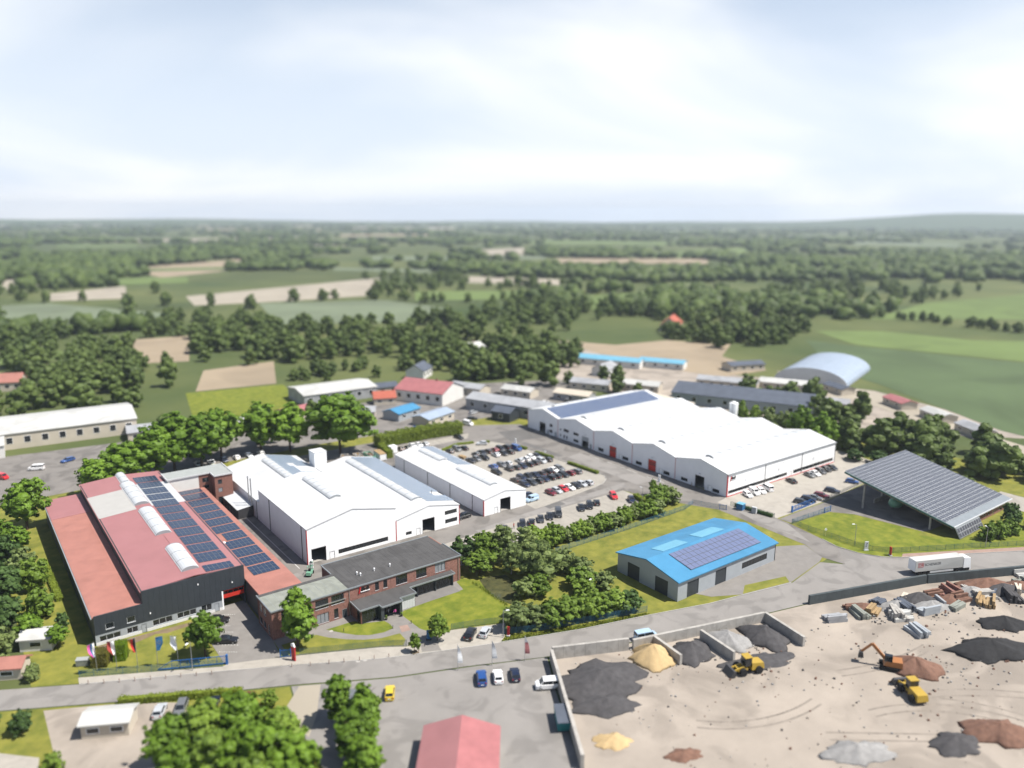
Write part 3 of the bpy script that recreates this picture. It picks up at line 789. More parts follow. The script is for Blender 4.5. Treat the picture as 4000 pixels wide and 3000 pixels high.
mb.build('roof_rail', 'dark_metal', low_h)

# brick stair tower and flat roofed annex behind
ann = thing('brick_annex', 'brick stair tower with grey flat roof and white rear wing behind the solar rows', 'building', (47.3, 228, 0))
wall(ann, 'S', 228, 59.5, 64.7, 0, 9.7, [(60.4, 61.6, 7.1, 8.5), (60.4, 61.6, 4.6, 5.9), (60.2, 61.5, 0.1, 3.1)], 'brick', thick=0.3)
window(ann, 'S', 228, 60.4, 61.6, 7.1, 8.5); window(ann, 'S', 228, 60.4, 61.6, 4.6, 5.9, pane='blind'); window(ann, 'S', 228, 60.2, 61.5, 0.1, 3.1)
wall(ann, 'W', 59.5, 228.3, 232, 0, 9.7, [], 'brick', thick=0.3)
wall(ann, 'S', 232, 56.0, 59.5, 0, 9.7, [(57, 58.8, 7.2, 8.6), (57, 58.8, 5.2, 6.3)], 'brick', thick=0.3)
window(ann, 'S', 232, 57, 58.8, 7.2, 8.6, n=2); window(ann, 'S', 232, 57, 58.8, 5.2, 6.3, n=2)
wall(ann, 'S', 232.02, 47.3, 56.0, 5.6, 9.7, [], 'render_white', thick=0.3)
MB().box(47.3, 238.7, 0, 64.7, 239.2, 9.7).build('back_wall', 'render_white', ann)
MB().box(64.4, 228.3, 0, 64.7, 238.7, 9.7).build('east_wall', 'brick', ann)
MB().box(47.3, 232.4, 5.6, 47.6, 238.7, 9.7).build('west_wall', 'render_white', ann)
MB().prism([(47.2, 231.9), (59.4, 231.9), (59.4, 227.9), (64.8, 227.9), (64.8, 239.3), (47.2, 239.3)], 9.7, 9.9).build('roof', 'felt_grey', ann)
mb = MB()
for (a, b) in (((47.1, 231.85), (59.3, 231.85)), ((59.35, 231.9), (59.35, 227.8)), ((59.3, 227.85), (64.9, 227.85)), ((64.85, 227.9), (64.85, 239.3)), ((47.15, 231.9), (47.15, 239.3))):
    mb.bar((a[0], a[1], 9.9), (b[0], b[1], 9.9), 0.3, 0.4)
mb.build('coping', 'coping_light', ann)

# ------------------------------------------------------------------ brick office building
off = thing('office_building', 'red brick office building with dark flat roofs and glazed entrance pavilion at the front lawn', 'building', (47, 145.3, 0))
FY = 145.3
wS1 = [(48.9, 51.7, 3.7, 5.75), (52.6, 55.4, 3.7, 5.75), (56.3, 59.2, 3.7, 5.75), (59.9, 62.8, 3.75, 5.8), (56.5, 59.2, 0.3, 2.5), (60.4, 61.4, 0.45, 2.65), (62.3, 63.4, 0.0, 2.0), (49.4, 52.2, 0.3, 2.5)]
wS2 = [(70.3, 71.25, 4.0, 5.95), (72.35, 73.3, 4.0, 5.95), (75.5, 78.4, 3.75, 5.95), (80.75, 83.5, 3.85, 6.0), (85.8, 88.6, 3.85, 6.05)]
wall(off, 'S', FY, 46.9, 64.2, 0, 6.2, wS1, 'brick_mid')
wall(off, 'S', FY, 64.2, 92.8, 0, 6.2, wS2 + [(66, 90, 0, 2.9)], 'brick_mid')
for i, o in enumerate(wS1):
    if o[2] == 0: door(off, 'S', FY, o[0], o[1], 0.02, o[3], 'anthracite'); continue
    window(off, 'S', FY, o[0], o[1], o[2], o[3], 'anthracite', n=1 if o[1] - o[0] < 1.5 else 3, pane='blind' if i in (4, 7) else 'glass', sill=True)
for i, o in enumerate(wS2):
    window(off, 'S', FY, o[0], o[1], o[2], o[3], 'anthracite', n=1 if o[1] - o[0] < 1.5 else 3, pane='blind' if i == 4 else 'glass', sill=True)
sbox(MB(), 'S', FY, 56.2, 63.2, 4.35, 4.5, -0.25, -0.02).build('shade_bar', 'steel', off)
wall(off, 'W', 46.9, 145.62, 154.0, 0, 6.2, [(147, 147.9, 0.3, 2.6), (148.8, 150.4, 3.6, 5.4), (151.2, 152.8, 3.6, 5.4), (149.2, 150.8, 0.6, 2.2), (151.4, 153.2, 0.6, 2.2)], 'brick')
for a, b, c, d in ((147, 147.9, 0.3, 2.6), (148.8, 150.4, 3.6, 5.4), (151.2, 152.8, 3.6, 5.4), (149.2, 150.8, 0.6, 2.2), (151.4, 153.2, 0.6, 2.2)):
    window(off, 'W', 46.9, a, b, c, d, 'light_trim')
wall(off, 'N', 153.9, 46.9, 63.8, 0, 6.2, [], 'brick')
wall(off, 'N', 159.5, 63.8, 92.8, 0, 6.2, [], 'brick_mid')
wall(off, 'E', 92.8, 145.6, 159.2, 0, 6.2, [], 'brick_mid')
wall(off, 'W', 63.8, 153.9, 159.2, 0, 6.2, [], 'brick')
MB().prism([(46.8, 145.2), (64.0, 145.2), (64.0, 154.0), (46.8, 154.0)], 6.2, 6.34).build('green_roof', 'felt_green', off)
fr = MB().prism([(64.0, 145.2), (92.9, 145.2), (92.9, 153.4), (92.2, 153.4), (92.2, 159.6), (63.7, 159.6), (63.7, 154.0), (64.0, 154.0)], 6.2, 6.4).build('flat_roof', 'felt_dark', off)
for k in range(27):                                                   # lapped roofing felt, strip by strip
    x = 64.3 + k * 1.055
    MB().box(x, 145.45, 6.4, x + 1.03, 159.4 if x < 91 else 153.2, 6.412 + 0.006 * (k % 2)).build('felt_strip', 'felt_dark', fr)
mb = MB()
for k in range(9): mb.box(48.2 + k * 1.75, 145.5, 6.34, 48.25 + k * 1.75, 153.6, 6.352)
mb.build('roof_seam', 'coping', off)
MB().prism([(46.8, 153.0), (57.3, 153.0), (64.0, 153.0), (64.0, 154.0), (46.8, 154.0)], 6.36, 6.42).build('felt_border', 'felt_dark', off)
mb = MB()
for a, b in (((46.7, 145.15), (64.0, 145.15)), ((64.0, 145.15), (93.0, 145.15)), ((92.95, 145.2), (92.95, 153.4)), ((46.75, 145.2), (46.75, 154.0)), ((63.72, 154.1), (63.72, 159.6)), ((63.7, 159.62), (92.3, 159.62))):
    mb.bar((a[0], a[1], 6.38), (b[0], b[1], 6.38), 0.22, 0.28)
mb.build('coping', 'coping', off)
for x, y in ((68.4, 150.4), (68.8, 149.4), (72.4, 149.8), (76.4, 149.8)):
    mb = MB(); mb.tube((x, y, 6.4), (x, y, 6.95), 0.11); mb.tube((x, y, 6.95), (x, y, 7.15), 0.22, 0.14)
    mb.build('roof_vent', 'plastic_white', off)
for x in (64.05, 92.2):
    mb = MB(); mb.tube((x, 145.2, 0), (x, 145.2, 6.2), 0.06); mb.build('downpipe', 'steel', off)
# company sign: red bar, black letters, white underline
sgn = MB(); sgn.hexa([(66.2, 145.1, 4.55), (66.5, 145.1, 4.55), (66.5, 145.28, 4.55), (66.2, 145.28, 4.55), (66.55, 145.1, 6.05), (66.85, 145.1, 6.05), (66.85, 145.28, 6.05), (66.55, 145.28, 6.05)])
sg = sgn.build('company_sign', 'red_trim', off)
MB().box(66.75, 145.08, 4.78, 68.95, 145.28, 4.9).build('underline', 'plastic_white', sg)
lettering(sg, 'BvB', 1.25, (66.85, 145.2, 5.0), R(90), 0, 'rubber', 0.1, 0.18)
# entrance pavilion
pav = [(64.1, 145.15), (64.0, 140.0), (68.5, 140.0), (68.5, 138.7), (73.6, 138.7), (73.6, 140.1), (77.8, 140.1), (77.8, 143.2), (90.0, 143.2), (90.0, 145.15)]
pv_ = MB().prism(pav, 3.2, 3.42).build('pavilion_roof', 'felt_dark', off)
mb = MB()
for a, b in zip(pav[:-1], pav[1:]): mb.bar((a[0], a[1], 3.34), (b[0], b[1], 3.34), 0.2, 0.32)
mb.build('fascia', 'coping', pv_)
wall(off, 'W', 64.4, 140.4, 145.2, 0, 3.2, [(141, 142.4, 0.1, 2.9)], 'brick', thick=0.25, name='pavilion_wall')
window(off, 'W', 64.4, 141, 142.4, 0.1, 2.9)
window(off, 'S', 140.3, 64.65, 68.4, 0.05, 3.15, n=3, inset=0)
MB().box(68.45, 139.0, 0, 69.2, 142.6, 3.2).build('entrance_pillar', 'anthracite', off)
MB().box(73.0, 139.0, 0, 73.6, 142.6, 3.2).build('entrance_pillar', 'anthracite', off)
window(off, 'S', 140.9, 69.25, 72.95, 0.05, 3.1, n=4, inset=0)
for x in (71.35, 72.0): MB().box(x, 140.86, 1.75, x + 0.45, 140.9, 2.35).build('notice', 'plastic_white', off)
wall(off, 'S', 140.5, 73.7, 77.6, 0.1, 3.15, [], 'light_trim', thick=0.1, pitch=0.65, pname='white_panel')
MB().box(77.5, 140.6, 0, 77.7, 144.6, 3.2).build('pavilion_side', 'anthracite', off)
window(off, 'S', 144.3, 77.9, 80.1, 0.05, 3.1, n=2, inset=0)
window(off, 'S', 144.3, 80.4, 84.9, 0.05, 3.1, n=4, inset=0)
window(off, 'S', 144.3, 85.2, 89.7, 0.05, 3.1, n=4, inset=0)
for x in (80.15, 85.0, 89.75): MB().box(x, 143.9, 0, x + 0.2, 144.5, 3.2).build('pavilion_post', 'anthracite', off)
MB().box(64.7, 140.5, 0.0, 89.7, 145.1, 0.03).build('floor', 'interior', off)

# ------------------------------------------------------------------ white halls
def logo(parent, side_y, x0, z0, s):
    q = MB(); q.hexa([(x0, side_y - 0.16, z0), (x0 + 0.25 * s, side_y - 0.16, z0), (x0 + 0.25 * s, side_y - 0.01, z0), (x0, side_y - 0.01, z0),
                      (x0 + 0.3 * s, side_y - 0.16, z0 + 1.25 * s), (x0 + 0.55 * s, side_y - 0.16, z0 + 1.25 * s), (x0 + 0.55 * s, side_y - 0.01, z0 + 1.25 * s), (x0 + 0.3 * s, side_y - 0.01, z0 + 1.25 * s)])
    sg = q.build('company_sign', 'red_trim', parent)
    MB().box(x0 + 0.45 * s, side_y - 0.16, z0 + 0.16 * s, x0 + 2.4 * s, side_y - 0.01, z0 + 0.26 * s).build('underline', 'light_trim', sg)
    lettering(sg, 'BvB', 1.1 * s, (x0 + 0.55 * s, side_y - 0.08, z0 + 0.36 * s), R(90), 0, 'rubber', 0.08, 0.18)

h1 = thing('white_hall', 'largest white production hall with tall gable, strip window and open door behind the office', 'building', (66.4, 174.6, 0))
HY = 174.6
tA = lambda a: 9.3 + 2.7 * (1 - abs(a - 78.9) / 12.5)
tB = lambda a: 5.75 + 1.95 * (1 - abs(a - 101.5) / 10.1)
opA = [(67.4, 71.3, 0, 3.9), (72.2, 73.6, 0, 2.0), (74.6, 88.8, 0.75, 1.95)]
opB = [(94.2, 96.0, 0.85, 1.75), (97.4, 98.7, 0, 2.05), (99.4, 103.25, 0, 4.1), (106.6, 110.6, 3.7, 4.9), (106.7, 110.7, 1.15, 2.35)]
wall(h1, 'S', HY, 66.4, 91.3, 0, tA, opA, 'white_wall', pitch=1.14, gap=0.024, breaks=(78.9,))
wall(h1, 'S', HY, 91.3, 111.4, 0, tB, opB, 'white_wall', pitch=1.14, gap=0.024, breaks=(101.5,))
window(h1, 'S', HY, 74.6, 88.8, 0.75, 1.95, n=12); window(h1, 'S', HY, 94.2, 96.0, 0.85, 1.75, n=2)
window(h1, 'S', HY, 106.6, 110.6, 3.7, 4.9, n=3); window(h1, 'S', HY, 106.7, 110.7, 1.15, 2.35, n=3)
door(h1, 'S', HY, 72.2, 73.6, 0.02, 2.0, 'white_wall'); door(h1, 'S', HY, 97.4, 98.7, 0.02, 2.05, 'white_wall')
for a0, a1, z1 in ((67.4, 71.3, 3.9), (99.4, 103.25, 4.1)):
    mb = MB(); sbox(mb, 'S', HY, a0, a0 + 0.1, 0, z1, -0.02, 0.32); sbox(mb, 'S', HY, a1 - 0.1, a1, 0, z1, -0.02, 0.32); sbox(mb, 'S', HY, a0 + 0.1, a1 - 0.1, z1 - 0.12, z1, -0.02, 0.32)
    mb.build('door_frame', 'dark_metal', h1)
wl = lambda a: 9.25 if a < 210 else 5.5
for s, e in ((174.95, 177.9), (178.0, 201.1), (201.2, 210.0)):
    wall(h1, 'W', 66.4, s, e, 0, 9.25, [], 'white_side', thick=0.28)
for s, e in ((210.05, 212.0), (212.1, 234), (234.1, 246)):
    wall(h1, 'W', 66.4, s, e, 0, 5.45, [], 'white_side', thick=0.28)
for a, z in ((177.95, 9.2), (201.15, 9.2), (212.05, 5.4), (234.05, 5.4)):
    mb = MB(); mb.tube((66.32, a, 0), (66.32, a, z), 0.09); mb.build('downpipe', 'dark_metal', h1)
MB().box(66.3, HY - 0.06, 0, 66.46, HY + 0.34, 9.25).build('corner_trim', 'red_trim', h1)
MB().box(91.2, HY - 0.08, 0, 91.4, HY - 0.003, 5.7).build('corner_trim', 'red_trim', h1)
MB().box(111.3, HY - 0.06, 0, 111.46, HY + 0.34, 5.6).build('corner_trim', 'red_trim', h1)
wall(h1, 'E', 91.3, 174.95, 210, 5.9, 9.25, [], 'white_side', thick=0.25)
wall(h1, 'E', 111.4, 174.95, 228.7, 0, 5.6, [], 'white_side', thick=0.28)
wall(h1, 'N', 228.7, 91.3, 111.3, 0, tB, [], 'white_wall', breaks=(101.5,))
tC = lambda a: 5.5 + 2.7 * (1 - abs(a - 78.9) / 12.5)
wall(h1, 'N', 246, 66.7, 91.2, 0, tC, [], 'white_wall', breaks=(78.9,))
wall(h1, 'N', 210, 66.7, 91.2, 5.6, tA, [], 'white_wall', breaks=(78.9,))
wall(h1, 'E', 91.3, 229, 246, 0, 5.4, [], 'white_side')
gable(h1, 'Y', 174.6, 210, 66.4, 91.3, 9.3, 12.0, 'white_roof', ridge=78.9, name='tall_roof')
gable(h1, 'Y', 210.15, 246, 66.4, 91.3, 5.5, 8.2, 'white_roof', ridge=78.9, name='rear_roof', ov_end=0.05)
gable(h1, 'Y', 174.6, 228.7, 91.45, 111.4, 5.75, 7.7, 'white_roof', ridge=101.5, name='side_roof', over=0.1)
MB().box(66.9, 175.2, 0, 110.9, 228, 0.02).build('floor', 'concrete', h1)
vault(h1, 'Y', 184.9, 204.3, 78.9, 3.0, 12.1, 0.6, seg=3.2)
vault(h1, 'Y', 218.0, 239.5, 78.9, 2.6, 8.3, 0.55, seg=3.2)
vault(h1, 'Y', 181.0, 224.5, 101.2, 2.8, 7.75, 0.55, seg=4.4)
slB = Vector((1, 0, -1.95 / 9.9)).normalized()
pv_grid(h1, (103.0, 177.9, 7.7 - 1.5 * 1.95 / 9.9 + 0.24), slB, (0, 1, 0), 8, 28, 0.98, 1.62, 0.16, 'pv_sky_tint', skip=lambda i, j: j in (3, 4) and i > 4)
slC = Vector((1, 0, -2.7 / 12.4)).normalized()
pv_grid(h1, (80.6, 216.2, 8.2 - 1.7 * 2.7 / 12.4 + 0.24), slC, (0, 1, 0), 9, 17, 1.0, 1.58, 0.14, 'pv_sky_tint',
        skip=lambda i, j: (3 < i and 4 < j < 9) or (i > 6 and j < 3) or (2 < i < 5 and 8 < j < 11) or (i > 7 and j > 12))
for x, y, z in ((71.5, 216.5, 6.6), (108.6, 185.0, 6.3)):
    mb = MB(); mb.tube((x, y, z), (x, y, z + 1.3), 0.09); mb.build('vent_pipe', 'dark_metal', h1)
for y in (214.8, 217.2):
    mb = MB(); mb.tube((65.9, y, 2.6), (65.9, y, 11.2), 0.17, n=12); mb.tube((65.9, y, 11.2), (65.9, y, 11.6), 0.26, 0.17, n=12)
    mb.bar((65.9, y, 4.6), (66.4, y, 4.6), 0.1)
    mb.build('chimney', 'steel', h1)
vb = MB().box(91.6, 230.0, 0, 95.7, 234.6, 10.4).build('vent_tower', 'white_wall', h1)
MB().box(91.5, 229.9, 10.4, 95.8, 234.7, 10.55).build('tower_cap', 'white_roof', vb)

# lean-to shelter beside the white hall
sh = thing('lean_to_shelter', 'small corrugated lean-to shelter on posts against the shaded wall of the large white hall', 'shelter', (61.7, 214.5, 0))
mb = MB()
for k in range(31):
    y = 214.5 + k * 0.5
    mb.hexa([(61.5, y, 2.85), (66.25, y, 3.45), (66.25, y + 0.27, 3.45), (61.5, y + 0.27, 2.85), (61.5, y, 2.9), (66.25, y, 3.5), (66.25, y + 0.27, 3.5), (61.5, y + 0.27, 2.9)])
    mb.hexa([(61.5, y + 0.27, 2.8), (66.25, y + 0.27, 3.4), (66.25, y + 0.5, 3.4), (61.5, y + 0.5, 2.8), (61.5, y + 0.27, 2.85), (66.25, y + 0.27, 3.45), (66.25, y + 0.5, 3.45), (61.5, y + 0.5, 2.85)])
mb.build('roof', 'light_trim', sh)
for k in range(6): MB().box(61.6, 215 + k * 2.9, 0, 61.75, 215.15 + k * 2.9, 2.85).build('post', 'dark_metal', sh)
wall(sh, 'S', 214.6, 61.8, 66.2, 0, lambda a: 2.78 + (a - 61.5) * 0.126, [], 'dark_metal', thick=0.08, pitch=0.44, gap=0.04, pname='board')

h2 = thing('white_hall', 'narrow white hall with ridge rooflights standing alone between the big hall and the car park', 'building', (120.2, 175, 0))
t2 = lambda a: 4.9 + 1.4 * (1 - abs(a - 127.9) / 7.7)
wall(h2, 'S', 175, 120.2, 135.6, 0, t2, [(126.05, 129.8, 0, 4.1), (123.9, 125.2, 0, 1.95)], 'white_wall', pitch=1.14, gap=0.024, breaks=(127.9,))
door(h2, 'S', 175, 123.9, 125.2, 0.02, 1.95, 'white_wall')
mb = MB(); sbox(mb, 'S', 175, 126.05, 126.15, 0, 4.1, -0.02, 0.32); sbox(mb, 'S', 175, 129.7, 129.8, 0, 4.1, -0.02, 0.32); mb.build('door_frame', 'dark_metal', h2)
for s, e in ((175.35, 181), (181.1, 193.4), (193.5, 207), (207.1, 222.6), (222.7, 229)):
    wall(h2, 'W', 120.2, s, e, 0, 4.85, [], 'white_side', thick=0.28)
for a in (181.05, 193.45, 207.05, 222.65):
    mb = MB(); mb.tube((120.12, a, 0), (120.12, a, 4.8), 0.08); mb.build('downpipe', 'dark_metal', h2)
MB().box(120.1, 174.94, 0, 120.26, 175.34, 4.8).build('corner_trim', 'red_trim', h2)
wall(h2, 'E', 135.6, 175.35, 229, 0, 4.85, [], 'white_side'); wall(h2, 'N', 229.3, 120.2, 135.6, 0, t2, [], 'white_wall', breaks=(127.9,))
gable(h2, 'Y', 175, 229.3, 120.2, 135.6, 4.9, 6.3, 'white_roof', ridge=127.9)
MB().box(120.7, 175.5, 0, 135.2, 229, 0.02).build('floor', 'concrete', h2)
vault(h2, 'Y', 181.2, 200.4, 128.1, 2.6, 6.4, 0.5, seg=4.8); vault(h2, 'Y', 210.4, 224.4, 128.1, 2.6, 6.4, 0.5, seg=4.7)
sl2 = Vector((1, 0, -1.4 / 7.7)).normalized()
pv_grid(h2, (129.7, 204.0, 6.3 - 1.8 * 1.4 / 7.7 + 0.24), sl2, (0, 1, 0), 5, 14, 0.98, 1.62, 0.16, 'pv_sky_tint', skip=lambda i, j: i == 0 and 3 < j < 13)

# five-bay hall
h3 = thing('sawtooth_hall', 'wide white hall of five gabled bays with red doors and rooflights beyond the car park', 'building', (190.4, 143.3, 0))
bays = [(143.4, 164.6), (164.6, 184.55), (184.55, 204.6), (204.6, 225.4), (225.4, 244.7)]
ZE3, ZR3 = 7.35, 9.55
def t3(a):
    for s, e in bays:
        if s <= a <= e: return ZE3 + (ZR3 - ZE3) * (1 - abs(a - (s + e) / 2) / ((e - s) / 2))
    return ZE3
doors3 = [(152.3, 156.0, 'open'), (173.1, 176.8, 'red'), (192.5, 196.1, 'red'), (207.4, 211.1, 'grey'), (233.2, 236.9, 'open')]
wins3 = [(228.8, 230.6, 3.3, 4.6, 2), (228.8, 230.6, 1.0, 2.2, 2), (218.9, 222.0, 3.3, 4.5, 3), (213.1, 216.2, 3.3, 4.4, 3), (213.1, 216.1, 0.7, 1.75, 3), (223.4, 224.2, 3.3, 4.0, 1), (223.4, 224.2, 1.0, 1.7, 1),
         (219.6, 220.4, 0.5, 1.9, 1), (221.2, 222.0, 0.5, 1.9, 1), (199.2, 202.0, 0.5, 1.85, 3), (186.4, 189.3, 0.5, 1.7, 3), (179.8, 182.7, 0.5, 1.75, 3), (166.9, 169.7, 0.4, 1.6, 3), (159.1, 161.9, 0.5, 1.6, 3), (146.2, 148.9, 0.3, 1.45, 3)]
sm3 = [(189.6, 190.9), (170.2, 171.6), (149.2, 150.7), (226.2, 227.2), (231.0, 232.0), (205.6, 206.6)]
op3 = [(d[0], d[1], 0, 4.0) for d in doors3] + [w[:4] for w in wins3] + [(s, e, 0, 1.95) for s, e in sm3]
for s, e in bays:
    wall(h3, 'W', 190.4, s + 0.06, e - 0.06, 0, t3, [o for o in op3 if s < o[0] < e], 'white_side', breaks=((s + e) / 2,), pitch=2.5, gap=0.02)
for w in wins3: window(h3, 'W', 190.4, *w[:4], n=w[4])
for i, (s, e) in enumerate(sm3): door(h3, 'W', 190.4, s, e, 0.02, 1.95, 'white_wall' if i < 3 else 'panel_grey')
for s, e, k in doors3:
    fr = MB()
    for a0, a1, z0, z1 in ((s, s + 0.1, 0, 4.0), (e - 0.1, e, 0, 4.0), (s + 0.1, e - 0.1, 3.88, 4.0)): sbox(fr, 'W', 190.4, a0, a1, z0, z1, -0.03, 0.3)
    fo = fr.build('door_frame', 'dark_metal' if k == 'open' else 'grey_trim', h3)
    if k == 'red':
        for q in range(6):                                             # sectional door, section by section
            sec = sbox(MB(), 'W', 190.4, s + 0.1, e - 0.1, q * 0.645 + 0.01, q * 0.645 + 0.63, 0.1, 0.16).build('door_section', 'red_door', h3)
            if q in (3, 4):
                for c in range(4):
                    sbox(MB(), 'W', 190.4, s + 0.3 + c * 0.78, s + 0.92 + c * 0.78, q * 0.645 + 0.14, q * 0.645 + 0.52, 0.08, 0.097).build('pane', 'glass', sec)
    elif k == 'grey':
        sbox(MB(), 'W', 190.4, s + 0.1, e - 0.1, 2.3, 3.9, 0.1, 0.16).build('half_raised_door', 'panel_grey', h3)
    sbox(MB(), 'W', 190.4, (s + e) / 2 - 0.3, (s + e) / 2 + 0.3, 4.7, 4.85, -0.4, -0.01).build('door_lamp', 'light_trim', h3)
for s, e in bays:
    mb = MB(); sbox(mb, 'W', 190.4, s - 0.05, s + 0.05, 0, ZE3, -0.09, 0.1); mb.build('downpipe', 'red_trim', h3)
sbox(MB(), 'W', 190.4, 244.66, 244.78, 0, ZE3, -0.06, 0.1).build('downpipe', 'red_trim', h3)
opS = [(191.1, 222.0, 0.85, 1.95), (225.5, 249.4, 0.7, 1.95), (223.2, 224.6, 0, 1.95)]
for s, e in ((190.7, 209.6), (209.8, 230.1), (230.3, 250.4)):
    wall(h3, 'S', 143.3, s, e, 0, ZE3 - 0.05, [(max(o[0], s), min(o[1], e), o[2], o[3]) for o in opS if o[0] < e and o[1] > s], 'white_wall', thick=0.28, pitch=2.4, gap=0.02)
for a, b, n in ((191.1, 209.55, 9), (209.85, 222.0, 6)): window(h3, 'S', 143.3, a, b, 0.85, 1.95, n=n, inset=0.05)
for a, b, n in ((225.5, 230.05, 2), (230.35, 249.4, 9)): window(h3, 'S', 143.3, a, b, 0.7, 1.95, n=n, inset=0.05)
door(h3, 'S', 143.3, 223.2, 224.6, 0.02, 1.95, 'white_wall')
MB().box(190.5, 143.22, 0.0, 250.4, 143.29, 0.28).build('red_plinth', 'red_trim', h3)
for a in (209.7, 230.2, 250.35):
    mb = MB(); mb.tube((a, 143.18, 0), (a, 143.18, 7.2), 0.09); mb.build('downpipe', 'steel', h3)
MB().box(190.3, 143.2, 0, 190.7, 143.42, 7.2).build('corner_trim', 'red_trim', h3)
MB().box(190.2, 142.95, 7.2, 250.7, 143.28, 7.45).build('gutter', 'grey_trim', h3)
for x in (200, 217.5, 237.5):
    mb = MB(); mb.bar((x, 143.28, 5.9), (x + 0.5, 142.3, 6.3), 0.09); mb.box(x + 0.3, 142.0, 6.22, x + 0.8, 142.4, 6.36); mb.build('wall_lamp', 'light_trim', h3)
wall(h3, 'E', 250.4, 143.6, 244.7, 0, t3, [], 'white_side', breaks=tuple((s + e) / 2 for s, e in bays) + tuple(e for s, e in bays))
MB().box(190.7, 244.4, 0, 250.4, 244.7, 7.3).build('back_wall', 'white_wall', h3)
for k, (s, e) in enumerate(bays):
    gable(h3, 'X', 190.4, 250.4, s + (0.12 if k else 0), e, ZE3, ZR3, 'white_roof_x', over=0.0 if 0 < k < 4 else 0.15, name='bay_roof')
    if k < 4: vault(h3, 'X', 194.5, 246.5, (s + e) / 2, 3.0, ZR3 + 0.1, 0.55, seg=5.2, rib=0.22)
    else: vault(h3, 'X', 197, 243, (s + e) / 2 + 1.2, 2.2, ZR3 - 0.1, 0.5, seg=7.6, rib=0.3)
MB().box(190.9, 143.8, 0, 250, 244.3, 0.02).build('floor', 'concrete', h3)
for s, e in ((184.4, 184.7), (204.5, 204.8), (225.2, 225.5)): MB().box(191.2, s, 0.02, 249.8, e, 7.2).build('inner_wall', 'interior', h3)
s, e = bays[4]; sl3 = Vector((0, -1, -(ZR3 - ZE3) / ((e - s) / 2))).normalized()
pv_grid(h3, (192.0, (s + e) / 2 - 0.4, ZR3 - 0.09 + 0.24), sl3, (1, 0, 0), 6, 33, 1.48, 1.55, 0.15, 'pv_blue')
logo(h3, 143.3, 191.6, 5.05, 1.15)
ax = thing('flat_roofed_annex', 'low grey annex with pale flat roof at the far corner of the five gabled hall', 'building', (250.7, 214, 0))
MB().box(250.7, 214.2, 0, 258.4, 239, 6.3).build('walls', 'roof_slate', ax)
MB().box(250.6, 214.0, 6.3, 258.6, 239.2, 6.6).build('roof', 'render_beige', ax)
si = thing('silo', 'tall white cylindrical silo behind the five gabled hall', 'silo', (253.5, 190.2, 0))
mb = MB(); mb.tube((253.5, 190.2, 0.8), (253.5, 190.2, 12.0), 1.75, n=28); mb.tube((253.5, 190.2, 12.0), (253.5, 190.2, 12.6), 1.75, 0.7, n=28); mb.build('tank', 'white_wall', si, smooth=False)
for z in (3, 6, 9): MB().tube((253.5, 190.2, z), (253.5, 190.2, z + 0.12), 1.79, n=28).build('hoop', 'light_trim', si)
mb = MB()
for k in range(18):
    a, b = 2 * math.pi * k / 18, 2 * math.pi * (k + 1) / 18
    mb.bar((253.5 + 1.6 * math.cos(a), 190.2 + 1.6 * math.sin(a), 13.2), (253.5 + 1.6 * math.cos(b), 190.2 + 1.6 * math.sin(b), 13.2), 0.06)
    if k % 3 == 0: mb.bar((253.5 + 1.6 * math.cos(a), 190.2 + 1.6 * math.sin(a), 12.1), (253.5 + 1.6 * math.cos(a), 190.2 + 1.6 * math.sin(a), 13.2), 0.06)
mb.build('railing', 'dark_metal', si)
mb = MB(); mb.bar((251.9, 189.3, 0.5), (251.9, 189.3, 12.8), 0.1); mb.bar((251.75, 189.7, 0.5), (251.75, 189.7, 12.8), 0.1); mb.build('ladder', 'steel', si)

# ------------------------------------------------------------------ open hall under a tilted solar roof
cp = thing('solar_canopy_hall', 'open sided hall with one huge tilted solar roof on concrete posts and brick end wall', 'building', (215.5, 87, 0))
CX0, CX1, CY0, CY1, CZ0, CZ1 = 215.3, 252.6, 86.8, 119.4, 3.0, 9.95
cz = lambda y: CZ0 + (CZ1 - CZ0) * (y - CY0) / (CY1 - CY0)
mb = MB(); mb.hexa([(CX0, CY0, CZ0 - 0.3), (CX1, CY0, CZ0 - 0.3), (CX1, CY1, CZ1 - 0.3), (CX0, CY1, CZ1 - 0.3), (CX0, CY0, CZ0), (CX1, CY0, CZ0), (CX1, CY1, CZ1), (CX0, CY1, CZ1)])
mb.build('roof_slab', 'coping', cp)
mb = MB(); mb.bar((CX0 - 0.12, CY0, CZ0 - 0.1), (CX0 - 0.12, CY1, CZ1 - 0.1), 0.18, 0.5); mb.build('dark_edge', 'fence_green', cp)
mb = MB(); mb.bar((CX0, CY0 - 0.12, CZ0 - 0.05), (CX1, CY0 - 0.12, CZ0 - 0.05), 0.25, 0.3); mb.build('gutter', 'light_trim', cp)
slK = Vector((0, 1, (CZ1 - CZ0) / (CY1 - CY0))).normalized()
pv_grid(cp, (CX0 + 0.5, CY0 + 2.4, cz(CY0 + 2.4)), (1, 0, 0), slK, 27, 23, 1.27, 1.27, 0.09, 'pv_canopy', limit=300)
for y in (93.4, 113.2):
    for x in (216.2, 227, 238.5, 249.8):
        MB().box(x - 0.22, y - 0.22, 0, x + 0.22, y + 0.22, cz(y) - 0.8).build('post', 'concrete', cp)
for x in (216.2, 227, 238.5, 249.8):
    mb = MB(); mb.bar((x, CY0 + 0.6, cz(CY0 + 0.6) - 0.6), (x, CY1 - 1.5, cz(CY1 - 1.5) - 0.6), 0.35, 0.62); mb.build('rafter', 'timber', cp)
ops_ = [(236, 236.9, 0.9, 2.3), (238.6, 239.5, 0.9, 2.3), (241.4, 242.6, 0.1, 2.3), (245.4, 246.6, 0.9, 2.3)]
